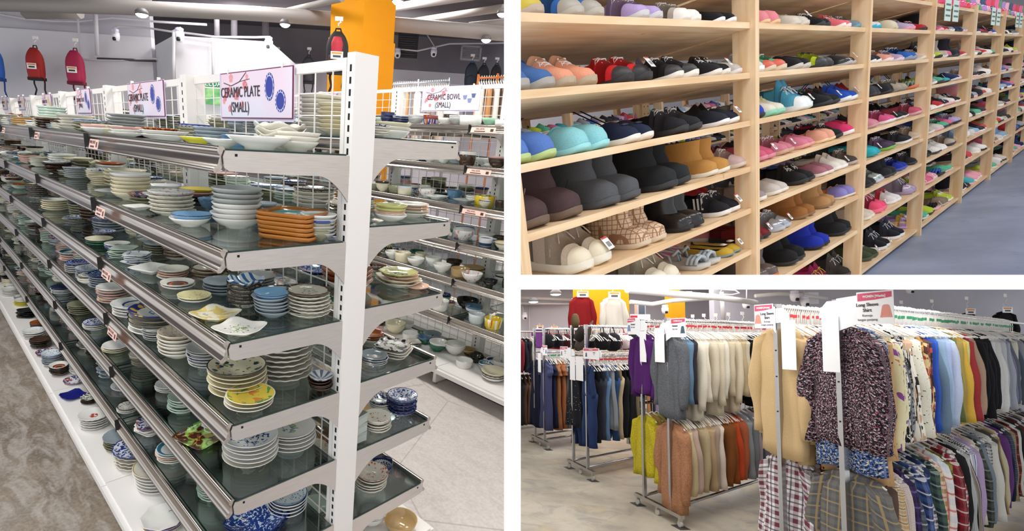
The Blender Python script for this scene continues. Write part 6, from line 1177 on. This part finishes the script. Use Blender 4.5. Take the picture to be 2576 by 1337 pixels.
Clo = [('jacket', P_('#5d5f66', '#76746f', '#ab9468', 16), 'grey checked with tan lines', dict(sp=.09)), ('shirt', sol('#5d4740'), 'brown'), ('shirt', P_('#d9c7a8', '#b8925c', '#3d3026', 30), 'cream and brown checked'), ('shirt', P_('#e2d9d4', '#b9a6a0', '#8a7470', 60), 'pale pink checked'), ('shirt', P_('#3b2c5a', '#241c38', '#6a5a94', 12), 'purple checked'), ('shirt', P_('#2a2c34', '#55606e', '#b8b8c0', 14), 'dark checked'), ('shirt', P_('#23315c', '#3f5a94', '#d9d9e2', 14), 'navy checked'),
       ('shirt', P_('#e6e4e6', '#24243a', '#5a4a6a', 20), 'white and navy checked'), ('shirt', P_('#2c3a64', '#1c2440', '#a8b8d4', 12), 'deep blue checked'), ('shirt', P_('#26303f', '#46604c', '#8fa08c', 14), 'blue-green checked'), ('shirt', P_('#e6dcc8', '#a07a4c', '#c8504a', 13), 'brown window-checked', dict(sp=.12)), ('shirt', P_('#e9e6e0', '#c8d4dc', '#c8504a', 10), 'white with red and blue lines'), ('shirt', P_('#3c3a24', '#8f8438', '#1f1f1c', 16), 'yellow and black checked'), ('shirt', P_('#8c2430', '#5a1a22', '#d9d2cc', 14), 'red checked'),
       ('shirt', P_('#e2dcd8', '#a8323c', '#34344c', 14), 'red and white checked', dict(sp=.12)), ('shirt', sol('#1f2022'), 'black'), ('shirt', stripe('#8f9494', '#c4c8c6', 120), 'grey fine-striped'), ('shirt', stripe('#2a2624', '#b8aca0', 70), 'black pinstriped'), ('shirt', stripe('#e6e6ec', '#3f5288', 90), 'blue and white striped', dict(sp=.12)), ('shirt', sol('#b6a0c4'), 'lilac'), ('shirt', sol('#d9d0bc'), 'cream'), ('shirt', P_('#2b2e2c', '#4a504c', '#8a8f8c', 14), 'charcoal checked'), ('shirt', sol('#7d8a94'), 'blue-grey'),
       ('shirt', P_('#d9d9d9', '#2c2c30', '#8a8a8a', 40), 'black and white gingham', dict(sp=.13)), ('jacket', sol('#dddad2'), 'white', dict(sp=.14)), ('shirt', sol('#5a564e'), 'dark olive'), ('shirt', sol('#a98a5c'), 'tan'), ('shirt', sol('#cfc8a8'), 'pale khaki', dict(sp=.12)), ('shirt', sol('#6a3f7c'), 'purple'), ('shirt', sol('#23263c'), 'navy'), ('shirt', P_('#2c3040', '#4c5468', '#7a8090', 30), 'navy checked'), ('shirt', P_('#b8a888', '#8a7a5c', '#5a4f3c', 30), 'tan checked'), ('shirt', P_('#7a2420', '#2a1a1a', '#b8605a', 12), 'dark red checked'), ('shirt', sol('#e0dcd2'), 'ivory'), ('shirt', sol('#3f4436'), 'dark green')] + [('shirt', sol(c), d) for c, d in (('#2a2a2e', 'black'), ('#5c2f2a', 'rust brown'), ('#c9c4ba', 'stone'), ('#3a4252', 'slate blue'), ('#8a7a6a', 'taupe'), ('#d9d4c9', 'pale'), ('#40302c', 'dark brown'), ('#6a7480', 'blue-grey'), ('#222226', 'black'), ('#b0a89c', 'sand'))]
run('C', 'right', 1.02, .1, Clo, 'lower', .1)
run('C', 'left', 1.76, .05, [('tunic', sol('#cdb083'), 'long beige', dict(sp=.05, sc=1)) if 0 else ('tunic', sol('#cdb083'), 'long beige', dict(sp=.07)), ('tunic', sol('#c6a97c'), 'tan', dict(sp=.08)), ('shirt', sol('#d9cdbb'), 'pale cream'), ('shirt', sol('#a87c3f'), 'ochre'), ('shirt', sol('#5d2f30'), 'maroon'), ('shirt', sol('#6b4a44'), 'brown'), ('shirt', sol('#3a2c2c'), 'dark brown'), ('shirt', sol('#2c2c30'), 'black')], 'upper', .08, ringm=RRED)
run('C', 'left', 1.02, .1, [('shirt', P_('#e9e6e9', '#6a2338', '#2c2440', 15), 'maroon and white checked', dict(sp=.08)), ('shirt', P_('#ece6e0', '#e2a08c', '#3f4a8c', 18), 'white and orange checked'), ('shirt', P_('#8c2a22', '#2b1a1a', '#c8944c', 14), 'red and black checked'), ('shirt', P_('#c8b83c', '#6a6a3c', '#2b2b24', 18), 'yellow checked'), ('shirt', P_('#2c3a2c', '#1d2420', '#6a7a5c', 14), 'green checked'), ('shirt', sol('#1d1e28'), 'black'), ('shirt', sol('#222230'), 'dark navy')], 'lower', .09, ringm=RRED)
# rack B
cr = ['#d9d2c0', '#e0d8c6', '#cfc5b0', '#d6cbb2', '#e2dccb', '#d2c4a8', '#dccfb4', '#c9b58f', '#d9cdb6']
run('B', 'right', 1.74, .04, [('cardigan', fuzzy('#63666c'), 'charcoal grey long', dict(sp=.08)), ('sweater', knit('#5f7d98'), 'dusty blue ribbed', dict(sp=.1)), ('sweater', sol('#2c2a33'), 'near-black', dict(sp=.09))] + [('sweater' if k % 3 else 'cardigan', knit(c) if k % 2 else sol(c), ('cream', 'ivory', 'oatmeal', 'pale cream', 'off-white', 'sand', 'vanilla', 'light beige', 'ecru')[k]) for k, c in enumerate(cr)] + [('cardigan' if k % 2 else 'sweater', sol(c), d) for k, (c, d) in enumerate((('#17171b', 'black'), ('#1b1b22', 'black'), ('#131316', 'black'), ('#1d1d26', 'black'), ('#18181c', 'black'), ('#202028', 'black'), ('#b08a90', 'dusty pink'), ('#d9b4b4', 'pale pink'), ('#e2c4c4', 'blush'), ('#c98a8c', 'rose')))], 'upper', .115, ringm=RRED)
run('B', 'left', 1.74, .04, [('sweater', sol('#4c1f62'), 'deep purple', dict(sp=.07)), ('sweater', sol('#4a2466'), 'purple', dict(sp=.07)), ('sweater', fuzzy('#4f5258'), 'grey', dict(sp=.08)), ('sweater', sol('#3a3a9c'), 'indigo'), ('sweater', sol('#8d72b8'), 'lavender'), ('sweater', sol('#26262c'), 'black'), ('sweater', sol('#2c2c34'), 'black')], 'upper', .1, ringm=RRED)
run('B', 'left', .98, .06, [('sweater', fuzzy('#c3b42c'), 'fuzzy chartreuse yellow', dict(sp=.09)), ('sweater', sol('#b8924c'), 'mustard tan'), ('sweater', sol('#d6cf6a'), 'lemon yellow'), ('sweater', sol('#7a1f2c'), 'wine red'), ('sweater', sol('#5a1f26'), 'dark red')], 'lower', .08)
run('B', 'right', .98, .06, [('cardigan', fuzzy('#ad7c5c'), 'terracotta tan', dict(sp=.09)), ('sweater', knit('#c9b890'), 'ribbed khaki'), ('sweater', sol('#c0a79a'), 'pinkish beige'), ('sweater', sol('#b7a583'), 'beige'), ('sweater', knit('#b59a78'), 'camel'), ('sweater', sol('#a89684'), 'taupe'), ('sweater', sol('#e0d2c4'), 'cream black-trimmed', dict(trim=BLACK, sp=.13)), ('sweater', sol('#7c4a24'), 'caramel brown'), ('sweater', sol('#8a4a1f'), 'brown'), ('sweater', sol('#bf4a26'), 'burnt orange'), ('sweater', sol('#a85a3a'), 'rust'), ('sweater', knit('#8a8c90'), 'mid grey'), ('sweater', sol('#74777c'), 'grey'), ('sweater', sol('#a898a2'), 'mauve grey'), ('sweater', knit('#6a7078'), 'blue-grey'), ('sweater', sol('#2a2c34'), 'black starred'), ('sweater', sol('#202228'), 'black'), ('sweater', sol('#26262c'), 'black'), ('sweater', sol('#2b2b30'), 'black')], 'lower', .105, ringm=RRED)
# rack A and the dress rack
run('A', 'right', 1.38, .04, [('overall', denim('#2a3c66'), 'dark denim', dict(sp=.09)), ('trousers', sol('#1e1f26'), 'black'), ('jeans', denim('#3a3f4c'), 'charcoal'), ('jeans', denim('#6a8cb8'), 'light blue'), ('skirt', sol('#8f9498'), 'grey'), ('jeans', denim('#34507c'), 'mid blue'), ('trousers', sol('#bfae8c'), 'khaki'), ('trousers', sol('#1b1b1f'), 'black cargo'), ('trousers', sol('#202024'), 'black'), ('skirt', sol('#1c1c20'), 'long black'), ('trousers', sol('#8a7c64'), 'olive tan'), ('dress', blot('#dcdcd6', ['#5a6a5c'], 12, .55), 'white printed'), ('dress', sol('#c98a5a'), 'orange tan'), ('dress', sol('#2a2a30'), 'black'), ('dress', sol('#a890b8'), 'lilac')], 'lower', .085, ringm=RRED)
run('A', 'right', 1.38, 1.42, [('trousers', sol(c), d) for c, d in (('#1b1b20', 'black'), ('#2b3a5c', 'navy'), ('#222226', 'black'), ('#3a3a40', 'charcoal'), ('#54504a', 'dark khaki'), ('#1d1d22', 'black'), ('#23304c', 'navy'), ('#2c2c30', 'black'), ('#1b1b20', 'black'), ('#3f4a5c', 'slate'), ('#202024', 'black'), ('#26262c', 'black'))], 'rear lower', .11)
run('A', 'left', 1.38, .55, [('skirt', sol(c), d) for c, d in (('#1b1b20', 'black'), ('#23283c', 'navy'), ('#222226', 'black'), ('#3a3a40', 'charcoal'), ('#2c2424', 'dark brown'), ('#1d1d22', 'black'), ('#23304c', 'navy'), ('#2c2c30', 'black'), ('#1b1b20', 'black'), ('#2f3a4c', 'slate'), ('#202024', 'black'), ('#26262c', 'black'), ('#1e1e22', 'black'), ('#303036', 'charcoal'))], 'rear lower', .15)
run('A', 'left', 1.38, .04, [('skirt', dotp('#1b1b20', '#d9d9d9', 40, .12), 'black dotted', dict(sp=.07)), ('overall', denim('#26375e'), 'navy'), ('skirt', sol('#19191d'), 'long black'), ('trousers', sol('#1d1d22'), 'black'), ('trousers', sol('#23232b'), 'black')], 'lower', .09)
run('A', 'right', 1.72, .3, [('bag', sol('#1c1a1c'), 'black'), ('bag', sol('#201e22'), 'dark'), ('bag', blot('#8c3a44', ['#d9c4c4'], 12, .55), 'pink patterned'), ('bag', sol('#19191c'), 'black'), ('bag', sol('#2a2426'), 'black'), ('bag', sol('#5a3c26'), 'brown'), ('bag', sol('#1b1b1e'), 'black'), ('bag', sol('#151518'), 'black'), ('bag', sol('#1e1c1e'), 'black')], 'top', .2)
run('Z', 'right', 1.38, .04, [('dress', sol('#45496c'), 'slate blue', dict(sp=.09)), ('dress', sol('#1d2038'), 'navy'), ('dress', sol('#9a6640'), 'tan ruffled'), ('dress', sol('#9c5f3f'), 'rust'), ('dress', sol('#7a7f80'), 'grey'), ('skirt', sol('#8a8680'), 'grey'), ('dress', sol('#6a4a8c'), 'violet'), ('dress', sol('#4a3a34'), 'brown'), ('dress', sol('#26262c'), 'black')], 'lower', .1, ringm=RGRN)
run('Z', 'left', 1.38, .4, [('skirt', sol(c), d) for c, d in (('#3b2c28', 'brown'), ('#23283c', 'navy'), ('#5a4038', 'chestnut'), ('#2c2c30', 'black'), ('#6a5a4c', 'taupe'), ('#1d1d22', 'black'), ('#34304c', 'violet-grey'), ('#2c2c30', 'black'), ('#4a2f2a', 'rust'), ('#2f3a4c', 'slate'))], 'rear lower', .17)
run('Z', 'left', 1.38, .04, [('dress', sol('#1c2036'), 'navy and pink striped', dict(sp=.08)), ('dress', sol('#23284a'), 'dark blue'), ('dress', sol('#2c1f44'), 'dark violet')], 'lower', .1)
run('Z', 'right', 1.72, .1, [('bag', sol('#17171c'), 'dark'), ('bag', sol('#1d1b24'), 'black'), ('bag', sol('#4a1f26'), 'maroon'), ('bag', sol('#1b1a1e'), 'black'), ('bag', sol('#2a1c24'), 'dark'), ('bag', sol('#1b1a1e'), 'black')], 'top', .2)
RA['Y'] = (.2, 4.35, -.34, 1.7)
def run2(V, zr, cols, lab, kind='trousers'):
    for i, (c, d) in enumerate(cols): garment(.25 + i * .1, V, zr, kind, sol(c), '%s, %s along the %s' % (d, ordn(i), lab), 'trousers' if kind == 'trousers' else 'shirt', 'clothes on the farthest rack', seed=i, hang=True, hgrp='hangers on the farthest rack', hlab='hanger %s along the %s' % (ordn(i), lab))
run2(4.01, 1.05, [('#33261f', 'dark brown trousers'), ('#4a2f28', 'brown trousers'), ('#2a2a2c', 'black trousers'), ('#5a4438', 'umber trousers'), ('#7a5a4c', 'rosewood trousers'), ('#1f1f22', 'black trousers'), ('#2b2320', 'black-brown trousers'), ('#222226', 'black trousers')], 'far low rail', 'trousers')
run2(4.01, 1.7, [('#c9bfa8', 'cream top'), ('#1d1d20', 'black top'), ('#7a2430', 'red top'), ('#232328', 'black top'), ('#1c1c24', 'dark top'), ('#d9d2c4', 'ivory top')], 'far top rail', 'sweater')
# brown felt hat bag on top of rack A
P = Vector(xv(RA['A'][0] + .12, RA['A'][1] - .17)).to_3d(); P.z = 1.60
hb = empty('wide_brimmed_hat', 3, Matrix.Translation(P) @ Matrix.Rotation(.9, 4, 'Z') @ Matrix.Rotation(-1.1, 4, 'X'), 'large dark brown wide-brimmed hat lying on the overall rack', 'hat')
put('brim', MB().lathe([(.09, .01), (.2, .0), (.205, .006), (.1, .03)], 28, 0, lambda a, r: (1, .02 * math.sin(2 * a) * r)), [sol('#4a3f37')], 3, None, hb); put('crown', MB().lathe([(.1, .012), (.098, .07), (.085, .1), (.03, .105)], 24), [sol('#2c2622')], 3, None, hb)
P = Vector(xv(RA['A'][0] + .05, RA['A'][1] - .02)).to_3d(); hb = empty('upright_boot_tree', 3, T(P.x, P.y, 1.70), 'olive cloth bag standing on top of the overall rack', 'bag'); put('bag_body', MB().loft([[(w * math.cos(2 * PI * k / 16), w * .5 * math.sin(2 * PI * k / 16), z) for k in range(16)] for z, w in ((0, .05), (.08, .07), (.15, .05), (.17, .02))]), [sol('#5a4c34')], 3, None, hb); hb.name = 'cloth_bag'
# ---- tops hung on pillars and wall
def wallgar(u, v, D, kind, mat, label, cat, sc=1, card=True, sn=1):
    P = atn(3, u, v, N3, D); M = Matrix.Translation(P) @ Matrix.Rotation(math.atan2(-T3.y, -T3.x), 4, 'Z')
    e = garment(0, 0, P.z + .012 * sc, kind, mat, label, cat, None, seed=sn, at=P, yaw=math.atan2(-T3.y, -T3.x) - math.atan2(-VC, -VS), sc=sc, hang=True, hlab='hanger of the ' + label)
    if card: put('price_card', MB().box((-.09, -.06, -.14), (.09, -.055, -.04), 0).box((-.07, -.062, -.075), (.07, -.06, -.05), 1).box((-.05, -.062, -.12), (.05, -.06, -.09), 2), [CARD, pbr('#d98a2c', .5), pbr('#444444', .5)], 3, None, e)
    return e
wallgar(1541, 729, 8.95, 'sweater', sol('#cfc9c0'), 'off-white long-sleeved top hung on the front of the orange pillar', 'sweater', 1.15)
wallgar(1462, 727, 9.0, 'jacket', sol('#7c1418'), 'dark red shirt hung on the left face of the orange pillar', 'shirt', 1.1)
wallgar(2432, 772, 9.4, 'sweater', sol('#1c1c20'), 'black striped-sleeve top hanging on the wall, left of the two', 'sweater', 1.0)
wallgar(2524, 768, 9.2, 'sweater', sol('#17171a'), 'plain black top hanging on the wall at the far right', 'sweater', 1.0)
wallgar(1357, 815, 10, 'tee', sol('#7c4a9c'), 'small purple top on the wall at the left', 'top', .7); wallgar(1393, 817, 10, 'tee', sol('#a81f30'), 'small red top on the wall at the left', 'top', .7)
def hook(u, v, D, lab):
    P = atn(3, u, v, N3, D); put('wall_hook', MB().box((-.03, -.01, 0), (.03, 0, .06)).tube([(0, -.01, 0), (.02, -.015, -.04), (-.015, -.015, -.09), (.015, -.015, -.13)], .005, 5), [WPAINT], 3, Matrix.Translation(P) @ Matrix.Rotation(math.atan2(-T3.y, -T3.x), 4, 'Z'), label=lab, cat='hook')
for k, (u, v, D) in enumerate(((1742, 800, 9.6), (1770, 798, 9.6), (1800, 797, 9.6), (1832, 795, 9.6), (1867, 793, 9.6), (2343, 762, 9.6), (2430, 755, 9.5), (2527, 748, 9.4), (2266, 765, 9.6))): hook(u, v, D, 'white wall hook, %s from the left along the back wall' % ordn((0, 1, 2, 3, 4, 6, 7, 8, 5)[k]))
# ---- signs and blank cards on the rack ends
PKH = pbr('#cf4668', .4, name='pink_print')
def rsign(rk, post, uv, title, sub, label, pic='#d98f7f', dark=False, card=None, cardlab=None, head='WOMEN [Wanita]', wing=None):
    RX, RV, s, h = RA[rk]; V0 = RV + (s if post == 'right' else 0); Xp = RX - .03; (u0, v0, u1, v1) = uv
    a, za = inplane(Xp, V0, u0, v0); b, zb = inplane(Xp, V0, u1, v1); w = abs(b - a); hh = za - zb; cx, cy = xv(Xp, (a + b) / 2); M = Matrix.Translation((cx, cy, (za + zb) / 2)) @ Matrix.Rotation(math.atan2(-VC, -VS), 4, 'Z')
    e = empty('rack_sign', 3, M, label, 'sign'); mb = MB().box((-w / 2, 0, -hh / 2), (w / 2, .004, hh / 2))
    bd = put('sign_board', mb, [CARD], 3, None, e); sd = 1 if (V0 < (a + b) / 2) else -1     # which side of the post
    dpost = abs((a + b) / 2 - V0); sgn = -1 if u0 > pix(3, xv(RX, V0) + (1.7,))[0] - 5 else 1
    # acrylic holder reaching back to the post
    x0, x1 = sorted((sgn * (w / 2 - .01), sgn * dpost)); put('holder', MB().prism([(x0, hh * .42), (x1, hh * .36), (x1, -hh * .7), (x0, -hh * .46)] if sgn > 0 else [(x0, hh * .36), (x1, hh * .42), (x1, -hh * .46), (x0, -hh * .7)], lambda p, y: (p[0], y, p[1]), .002, .005), [pbr('#eef1f5', .2)], 3, None, e)
    x2 = sgn * dpost; put('holder_wing', MB().prism([(0, .3 * hh), (sgn * hh * .35, .3 * hh), (sgn * hh * .62, .02 * hh), (sgn * hh * .62, -.25 * hh), (0, -.3 * hh)], lambda p, y: (x2 + p[0], y, p[1]), .006, .009), [pbr('#eef1f5', .2)], 3, None, e)
    hd = put('header', MB().prism([(-w * .47, hh * .46), (w * .47, hh * .46), (w * .47, hh * .3), (0, hh * .24), (-w * .47, hh * .22)], lambda p, y: (p[0], y, p[1]), -.001, 0), [PKH], 3, None, e)
    vs, fs = text_mb(head, hh * .1, sx=.85, M=T(0, -.0018, hh * .35) @ Matrix.Rotation(PI / 2, 4, 'X'), ext=.0004, bold=.0004); put('header_text', MB().add(vs, fs), [CARD], 3, None, hd)
    mb = MB(); k = 0
    for ln_, sz in title: vs, fs = text_mb(ln_, hh * sz, M=T(-w * .17 * sgn * -1 if 0 else (-w * .2 if sgn < 0 else w * .2), -.0018, hh * (.1 - .17 * k)) @ Matrix.Rotation(PI / 2, 4, 'X'), ext=.0004, sx=.92, bold=.0003); mb.add(vs, fs); k += 1
    put('title_text', mb, [pbr('#2c2c34', .5)], 3, None, bd)
    mb = MB()
    for ln_ in sub: vs, fs = text_mb(ln_, hh * .1, M=T(-w * .2 if sgn < 0 else w * .2, -.0018, hh * (.09 - .16 * k)) @ Matrix.Rotation(PI / 2, 4, 'X'), ext=.0004); mb.add(vs, fs); k += .8
    put('subtitle_text', mb, [pbr('#5a5a64', .5)], 3, None, bd)
    q = w * .31 if sgn < 0 else -w * .3; g = hh * .2
    put('printed_shirt', MB().prism([(-.25 * g, g), (.25 * g, g), (.5 * g, .8 * g), (.85 * g, -.9 * g), (.55 * g, -.95 * g), (.42 * g, 0), (.45 * g, -.9 * g), (-.45 * g, -.9 * g), (-.42 * g, 0), (-.55 * g, -.95 * g), (-.85 * g, -.9 * g), (-.5 * g, .8 * g)], lambda p, y: (q + p[0], y, p[1] - hh * .12), -.0012, 0), [pbr(pic, .5)], 3, None, bd)
    if card:
        for ci, cc in enumerate(card):
            a, za = inplane(Xp - .005, V0, cc[0], cc[1]); b, zb = inplane(Xp - .005, V0, cc[2], cc[3]); cx, cy = xv(Xp - .005, (a + b) / 2); w2 = abs(b - a); h2 = za - zb
            put('blank_card', MB().box((-w2 / 2, 0, -h2), (w2 / 2, .0015, 0)), [CARD], 3, Matrix.Translation((cx, cy, za)) @ Matrix.Rotation(math.atan2(-VC, -VS), 4, 'Z'), label=cardlab[ci], cat='card')
LSS = [('Long Sleeve', .15), ('Shirt', .15)]; KLP = ['Kemeja', 'lengan panjang']
rsign('C', 'right', (2154, 737, 2249, 815), LSS, KLP, 'big white and pink long sleeve shirt sign on the front right rack post', card=[(2066, 798, 2114, 938)], cardlab=['large blank white card hanging beside the front right rack post'])
rsign('C', 'left', (1897, 768, 1945, 826), LSS, KLP, 'smaller long sleeve shirt sign on the left post of the front rack', card=[(1964, 807, 2004, 932)], cardlab=['blank white card over the beige shirt'])
rsign('B', 'right', (1687, 802, 1725, 849), [('Sweater', .15)], ['Baju Sejuk'], 'sweater sign on the right post of the sweater rack', '#3c5560', card=[(1646, 826, 1672, 913)], cardlab=['blank white card in front of the grey cardigan'])
rsign('B', 'left', (1578, 801, 1599, 842), [('Sweater', .15)], ['Baju Sejuk'], 'small sweater sign on the left post of the sweater rack', '#6f8fb8', card=[(1609, 834, 1626, 912)], cardlab=['narrow blank white card in front of the purple sweater'])
rsign('A', 'right', (1467, 876, 1507, 906), [('Overall', .15)], ['Skirt'], 'overall sign on the right post of the overall rack', '#34406a', card=[(1448, 897, 1467, 960), (1433, 897, 1447, 958)], cardlab=['right one of two blank cards on the overall rack', 'left one of two blank cards on the overall rack'])
rsign('A', 'left', (1409, 872, 1428, 902), [('Dress', .15)], ['Gaun'], 'small dress sign on the left post of the overall rack', '#8a8a94')
rsign('Z', 'right', (1364, 869, 1376, 895), [('Dress', .15)], ['Gaun'], 'tiny sign on the dress rack near the left edge', '#6a7ab0', card=[(1353, 889, 1361, 938)], cardlab=['thin blank card on the dress rack'])
# sparse black floor plates under the casters
for rk, lab in (('B', 'sweater'), ('A', 'overall'), ('Z', 'dress')):
    RX, RV, s, h = RA[rk]
    for q, V in (('front', RV + s - .11), ('rear', RV + .11)): x, y = xv(RX, V); put('floor_pad', MB().box((-.06, -.045, 0), (.06, .045, .003)), [pbr('#3f3c3a', .6)], 3, T(x, y, 0, PI / 2 - SK), label='dark square pad on the floor under the %s caster of the %s rack' % (q, lab), cat='pad')

# more hangers packed tight along the rails, too many to tell apart
hk = MB(); 
for rk, side, zr, x0, x1, rc in (('C', 'right', 1.76, .1, 4.6, 1), ('C', 'left', 1.76, .1, 4.0, 2), ('B', 'right', 1.74, .1, 3.1, 2), ('B', 'left', 1.74, .1, 3.1, 2), ('B', 'right', .98, .1, 1.0, 2), ('C', 'left', 1.02, .1, 1.0, 2), ('A', 'right', 1.38, .1, 2.9, 2), ('A', 'left', 1.38, .1, 2.9, 2), ('Z', 'right', 1.38, .1, 2.5, 1), ('A', 'right', 1.72, .1, 2.9, 0), ('A', 'left', 1.72, .1, 2.9, 0), ('Z', 'right', 1.72, .1, 2.5, 0)):
    RX, RV, s_, h_ = RA[rk]; V = RV + (s_ if side == 'right' else 0); X = RX + x0
    while X < RX + x1:
        x, y = xv(X, V); M = T(x, y, zr - .012 + rnd.uniform(-.004, .004), math.atan2(-VC, -VS) + rnd.uniform(-.12, .12), 1)
        for pts, r, mi in (([(-.011, 0, -.008), (-.013, 0, .008), (-.004, 0, .02), (.009, 0, .014), (.011, 0, 0), (.003, 0, -.03), (0, 0, -.1)], .0042, 0), ([(-.15, 0, -.165), (-.08, 0, -.125), (0, 0, -.095), (.08, 0, -.125), (.15, 0, -.165)], .005, 0)):
            hk.tube([tuple(M @ Vector(p)) for p in pts], r, 5, mi)
        if rc and rnd.random() < .55: hk.cbox((0, 0, -.045), (.007, .009, .009), rc, M)
        X += .031
put('packed_hangers', hk, [HWH, RGRN, RRED], 3, label='the many white hangers packed along the rails of the clothes racks', cat='hangers', kind='stuff')
# ------------------------------------------------------------------ everything ends at the partition: trim what runs past it
PL = {1: [((1, 0, -.26077), -1)], 2: [((1, 0, -.26077), 1), ((0, 1, .06115), -1)], 3: [((1, 0, -.26077), 1), ((0, 1, .06115), 1)]}
def world_of(o):
    m = o.matrix_basis if o.parent else o.matrix_basis
    p = o.parent
    while p is not None: m = p.matrix_basis @ m; p = p.parent
    return m
bpy.context.view_layer.update()
INV = MR[0].inverted()
dead = []
for o in list(COL.objects):
    if o.type != 'MESH': continue
    room = ROOMOF.get(o.name, 0)
    if room not in PL: continue
    Mo = INV @ o.matrix_world
    bb = [Mo @ Vector(c) for c in o.bound_box]
    cut = []; gone = False
    for nrm, sg in PL[room]:
        nv = Vector(nrm) * sg
        ds = [nv.dot(c) for c in bb]
        if max(ds) < 0: gone = True; break
        if min(ds) < 0: cut.append(nv)
    if gone or max(c.z for c in bb) < .3: dead.append(o); continue
    if min(c.z for c in bb) < .25: cut.append('near')
    if cut:
        bm = bmesh.new(); bm.from_mesh(o.data); Mi = Mo.inverted(); R3 = Mo.to_3x3()
        for nv in cut:
            if nv == 'near': pc = Mi @ Vector((0, 0, .25)); nl = (R3.transposed() @ Vector((0, 0, 1)))
            else: pc = Mi @ Vector((0, 0, 0)); nl = (R3.transposed() @ nv)
            bmesh.ops.bisect_plane(bm, geom=bm.verts[:] + bm.edges[:] + bm.faces[:], plane_co=pc, plane_no=nl.normalized(), clear_inner=True, dist=1e-6)
        if len(bm.faces) == 0: dead.append(o); bm.free(); continue
        ms = [s.material for s in o.material_slots]
        me = bpy.data.meshes.new(o.data.name); bm.to_mesh(me); bm.free()
        for x in ms: me.materials.append(x)
        o.data = me
        for i, x in enumerate(ms): o.material_slots[i].link = 'OBJECT'; o.material_slots[i].material = x
deadset = set(dead)
for o in dead:
    for c in list(o.children_recursive):
        if c not in deadset: deadset.add(c)
for o in list(COL.objects):                      # things left with no parts
    if o.type == 'EMPTY' and all(c in deadset for c in o.children): deadset.add(o)
for o in deadset:
    try: bpy.data.objects.remove(o)
    except ReferenceError: pass
# ------------------------------------------------------------------ light
w = bpy.data.worlds.new('world'); SC.world = w; w.use_nodes = True
w.node_tree.nodes['Background'].inputs[0].default_value = (.97, .98, 1, 1); w.node_tree.nodes['Background'].inputs[1].default_value = 1.0
def area(room, P, sx, sy, pw, col=(1, .97, .93), rot=None):
    l = bpy.data.lights.new('ceiling_and_fill_light', 'AREA'); l.shape = 'RECTANGLE'; l.size = sx; l.size_y = sy; l.energy = pw; l.color = col
    o = bpy.data.objects.new('ceiling_and_fill_light', l); COL.objects.link(o); o.matrix_world = MR[room] @ Matrix.Translation(P) @ (rot or Matrix.Identity(4))
for P, pw in (((-.4, 1.6, 2.2), 70), ((3, 1.5, 2.2), 90), ((1.5, -1.1, 2.2), 110), ((4.5, -1.5, 2.25), 120), ((4.2, -4.0, 2.25), 210), ((5.6, -2.6, 2.2), 110)): area(1, P, 1.6, .5, pw * .52)
for P, pw in (((-.6, -1.1, 1.5), 40), ((1.8, -1.3, 1.6), 55), ((4.5, -1.3, 1.6), 70), ((8, -1.5, 1.8), 80), ((2.5, 2.5, 1.7), 60)): area(2, P, 1.6, .5, pw * .33)
def slabl(x, z, sx, sy, pw):      # added light panels, hidden behind the slab edge to light the clothes aisle
    q = 1 / math.sqrt(1 + .06115 ** 2); R_ = Matrix(((1, 0, 0), (0, -.06115 * q, -q), (0, q, -.06115 * q))).to_4x4()
    area(0, (x, -.06115 * z + .03, z), sx, sy, pw, (1, .98, .96), R_)
slabl(2.6, 3.6, 2.6, 2.2, 36); slabl(3.9, 6.6, 3.4, 3.0, 92); slabl(4.8, 9.8, 3.6, 2.6, 95)
P_ = atn(1, 655, 120, NW, 6.6); area(1, P_, .4, .4, 5, (1, 1, 1), Matrix.Rotation(math.atan2(NW.y, NW.x) - PI / 2, 4, 'Z') @ Matrix.Rotation(PI / 2, 4, 'X'))  # added lamp facing the boxed room, put in to brighten its wall
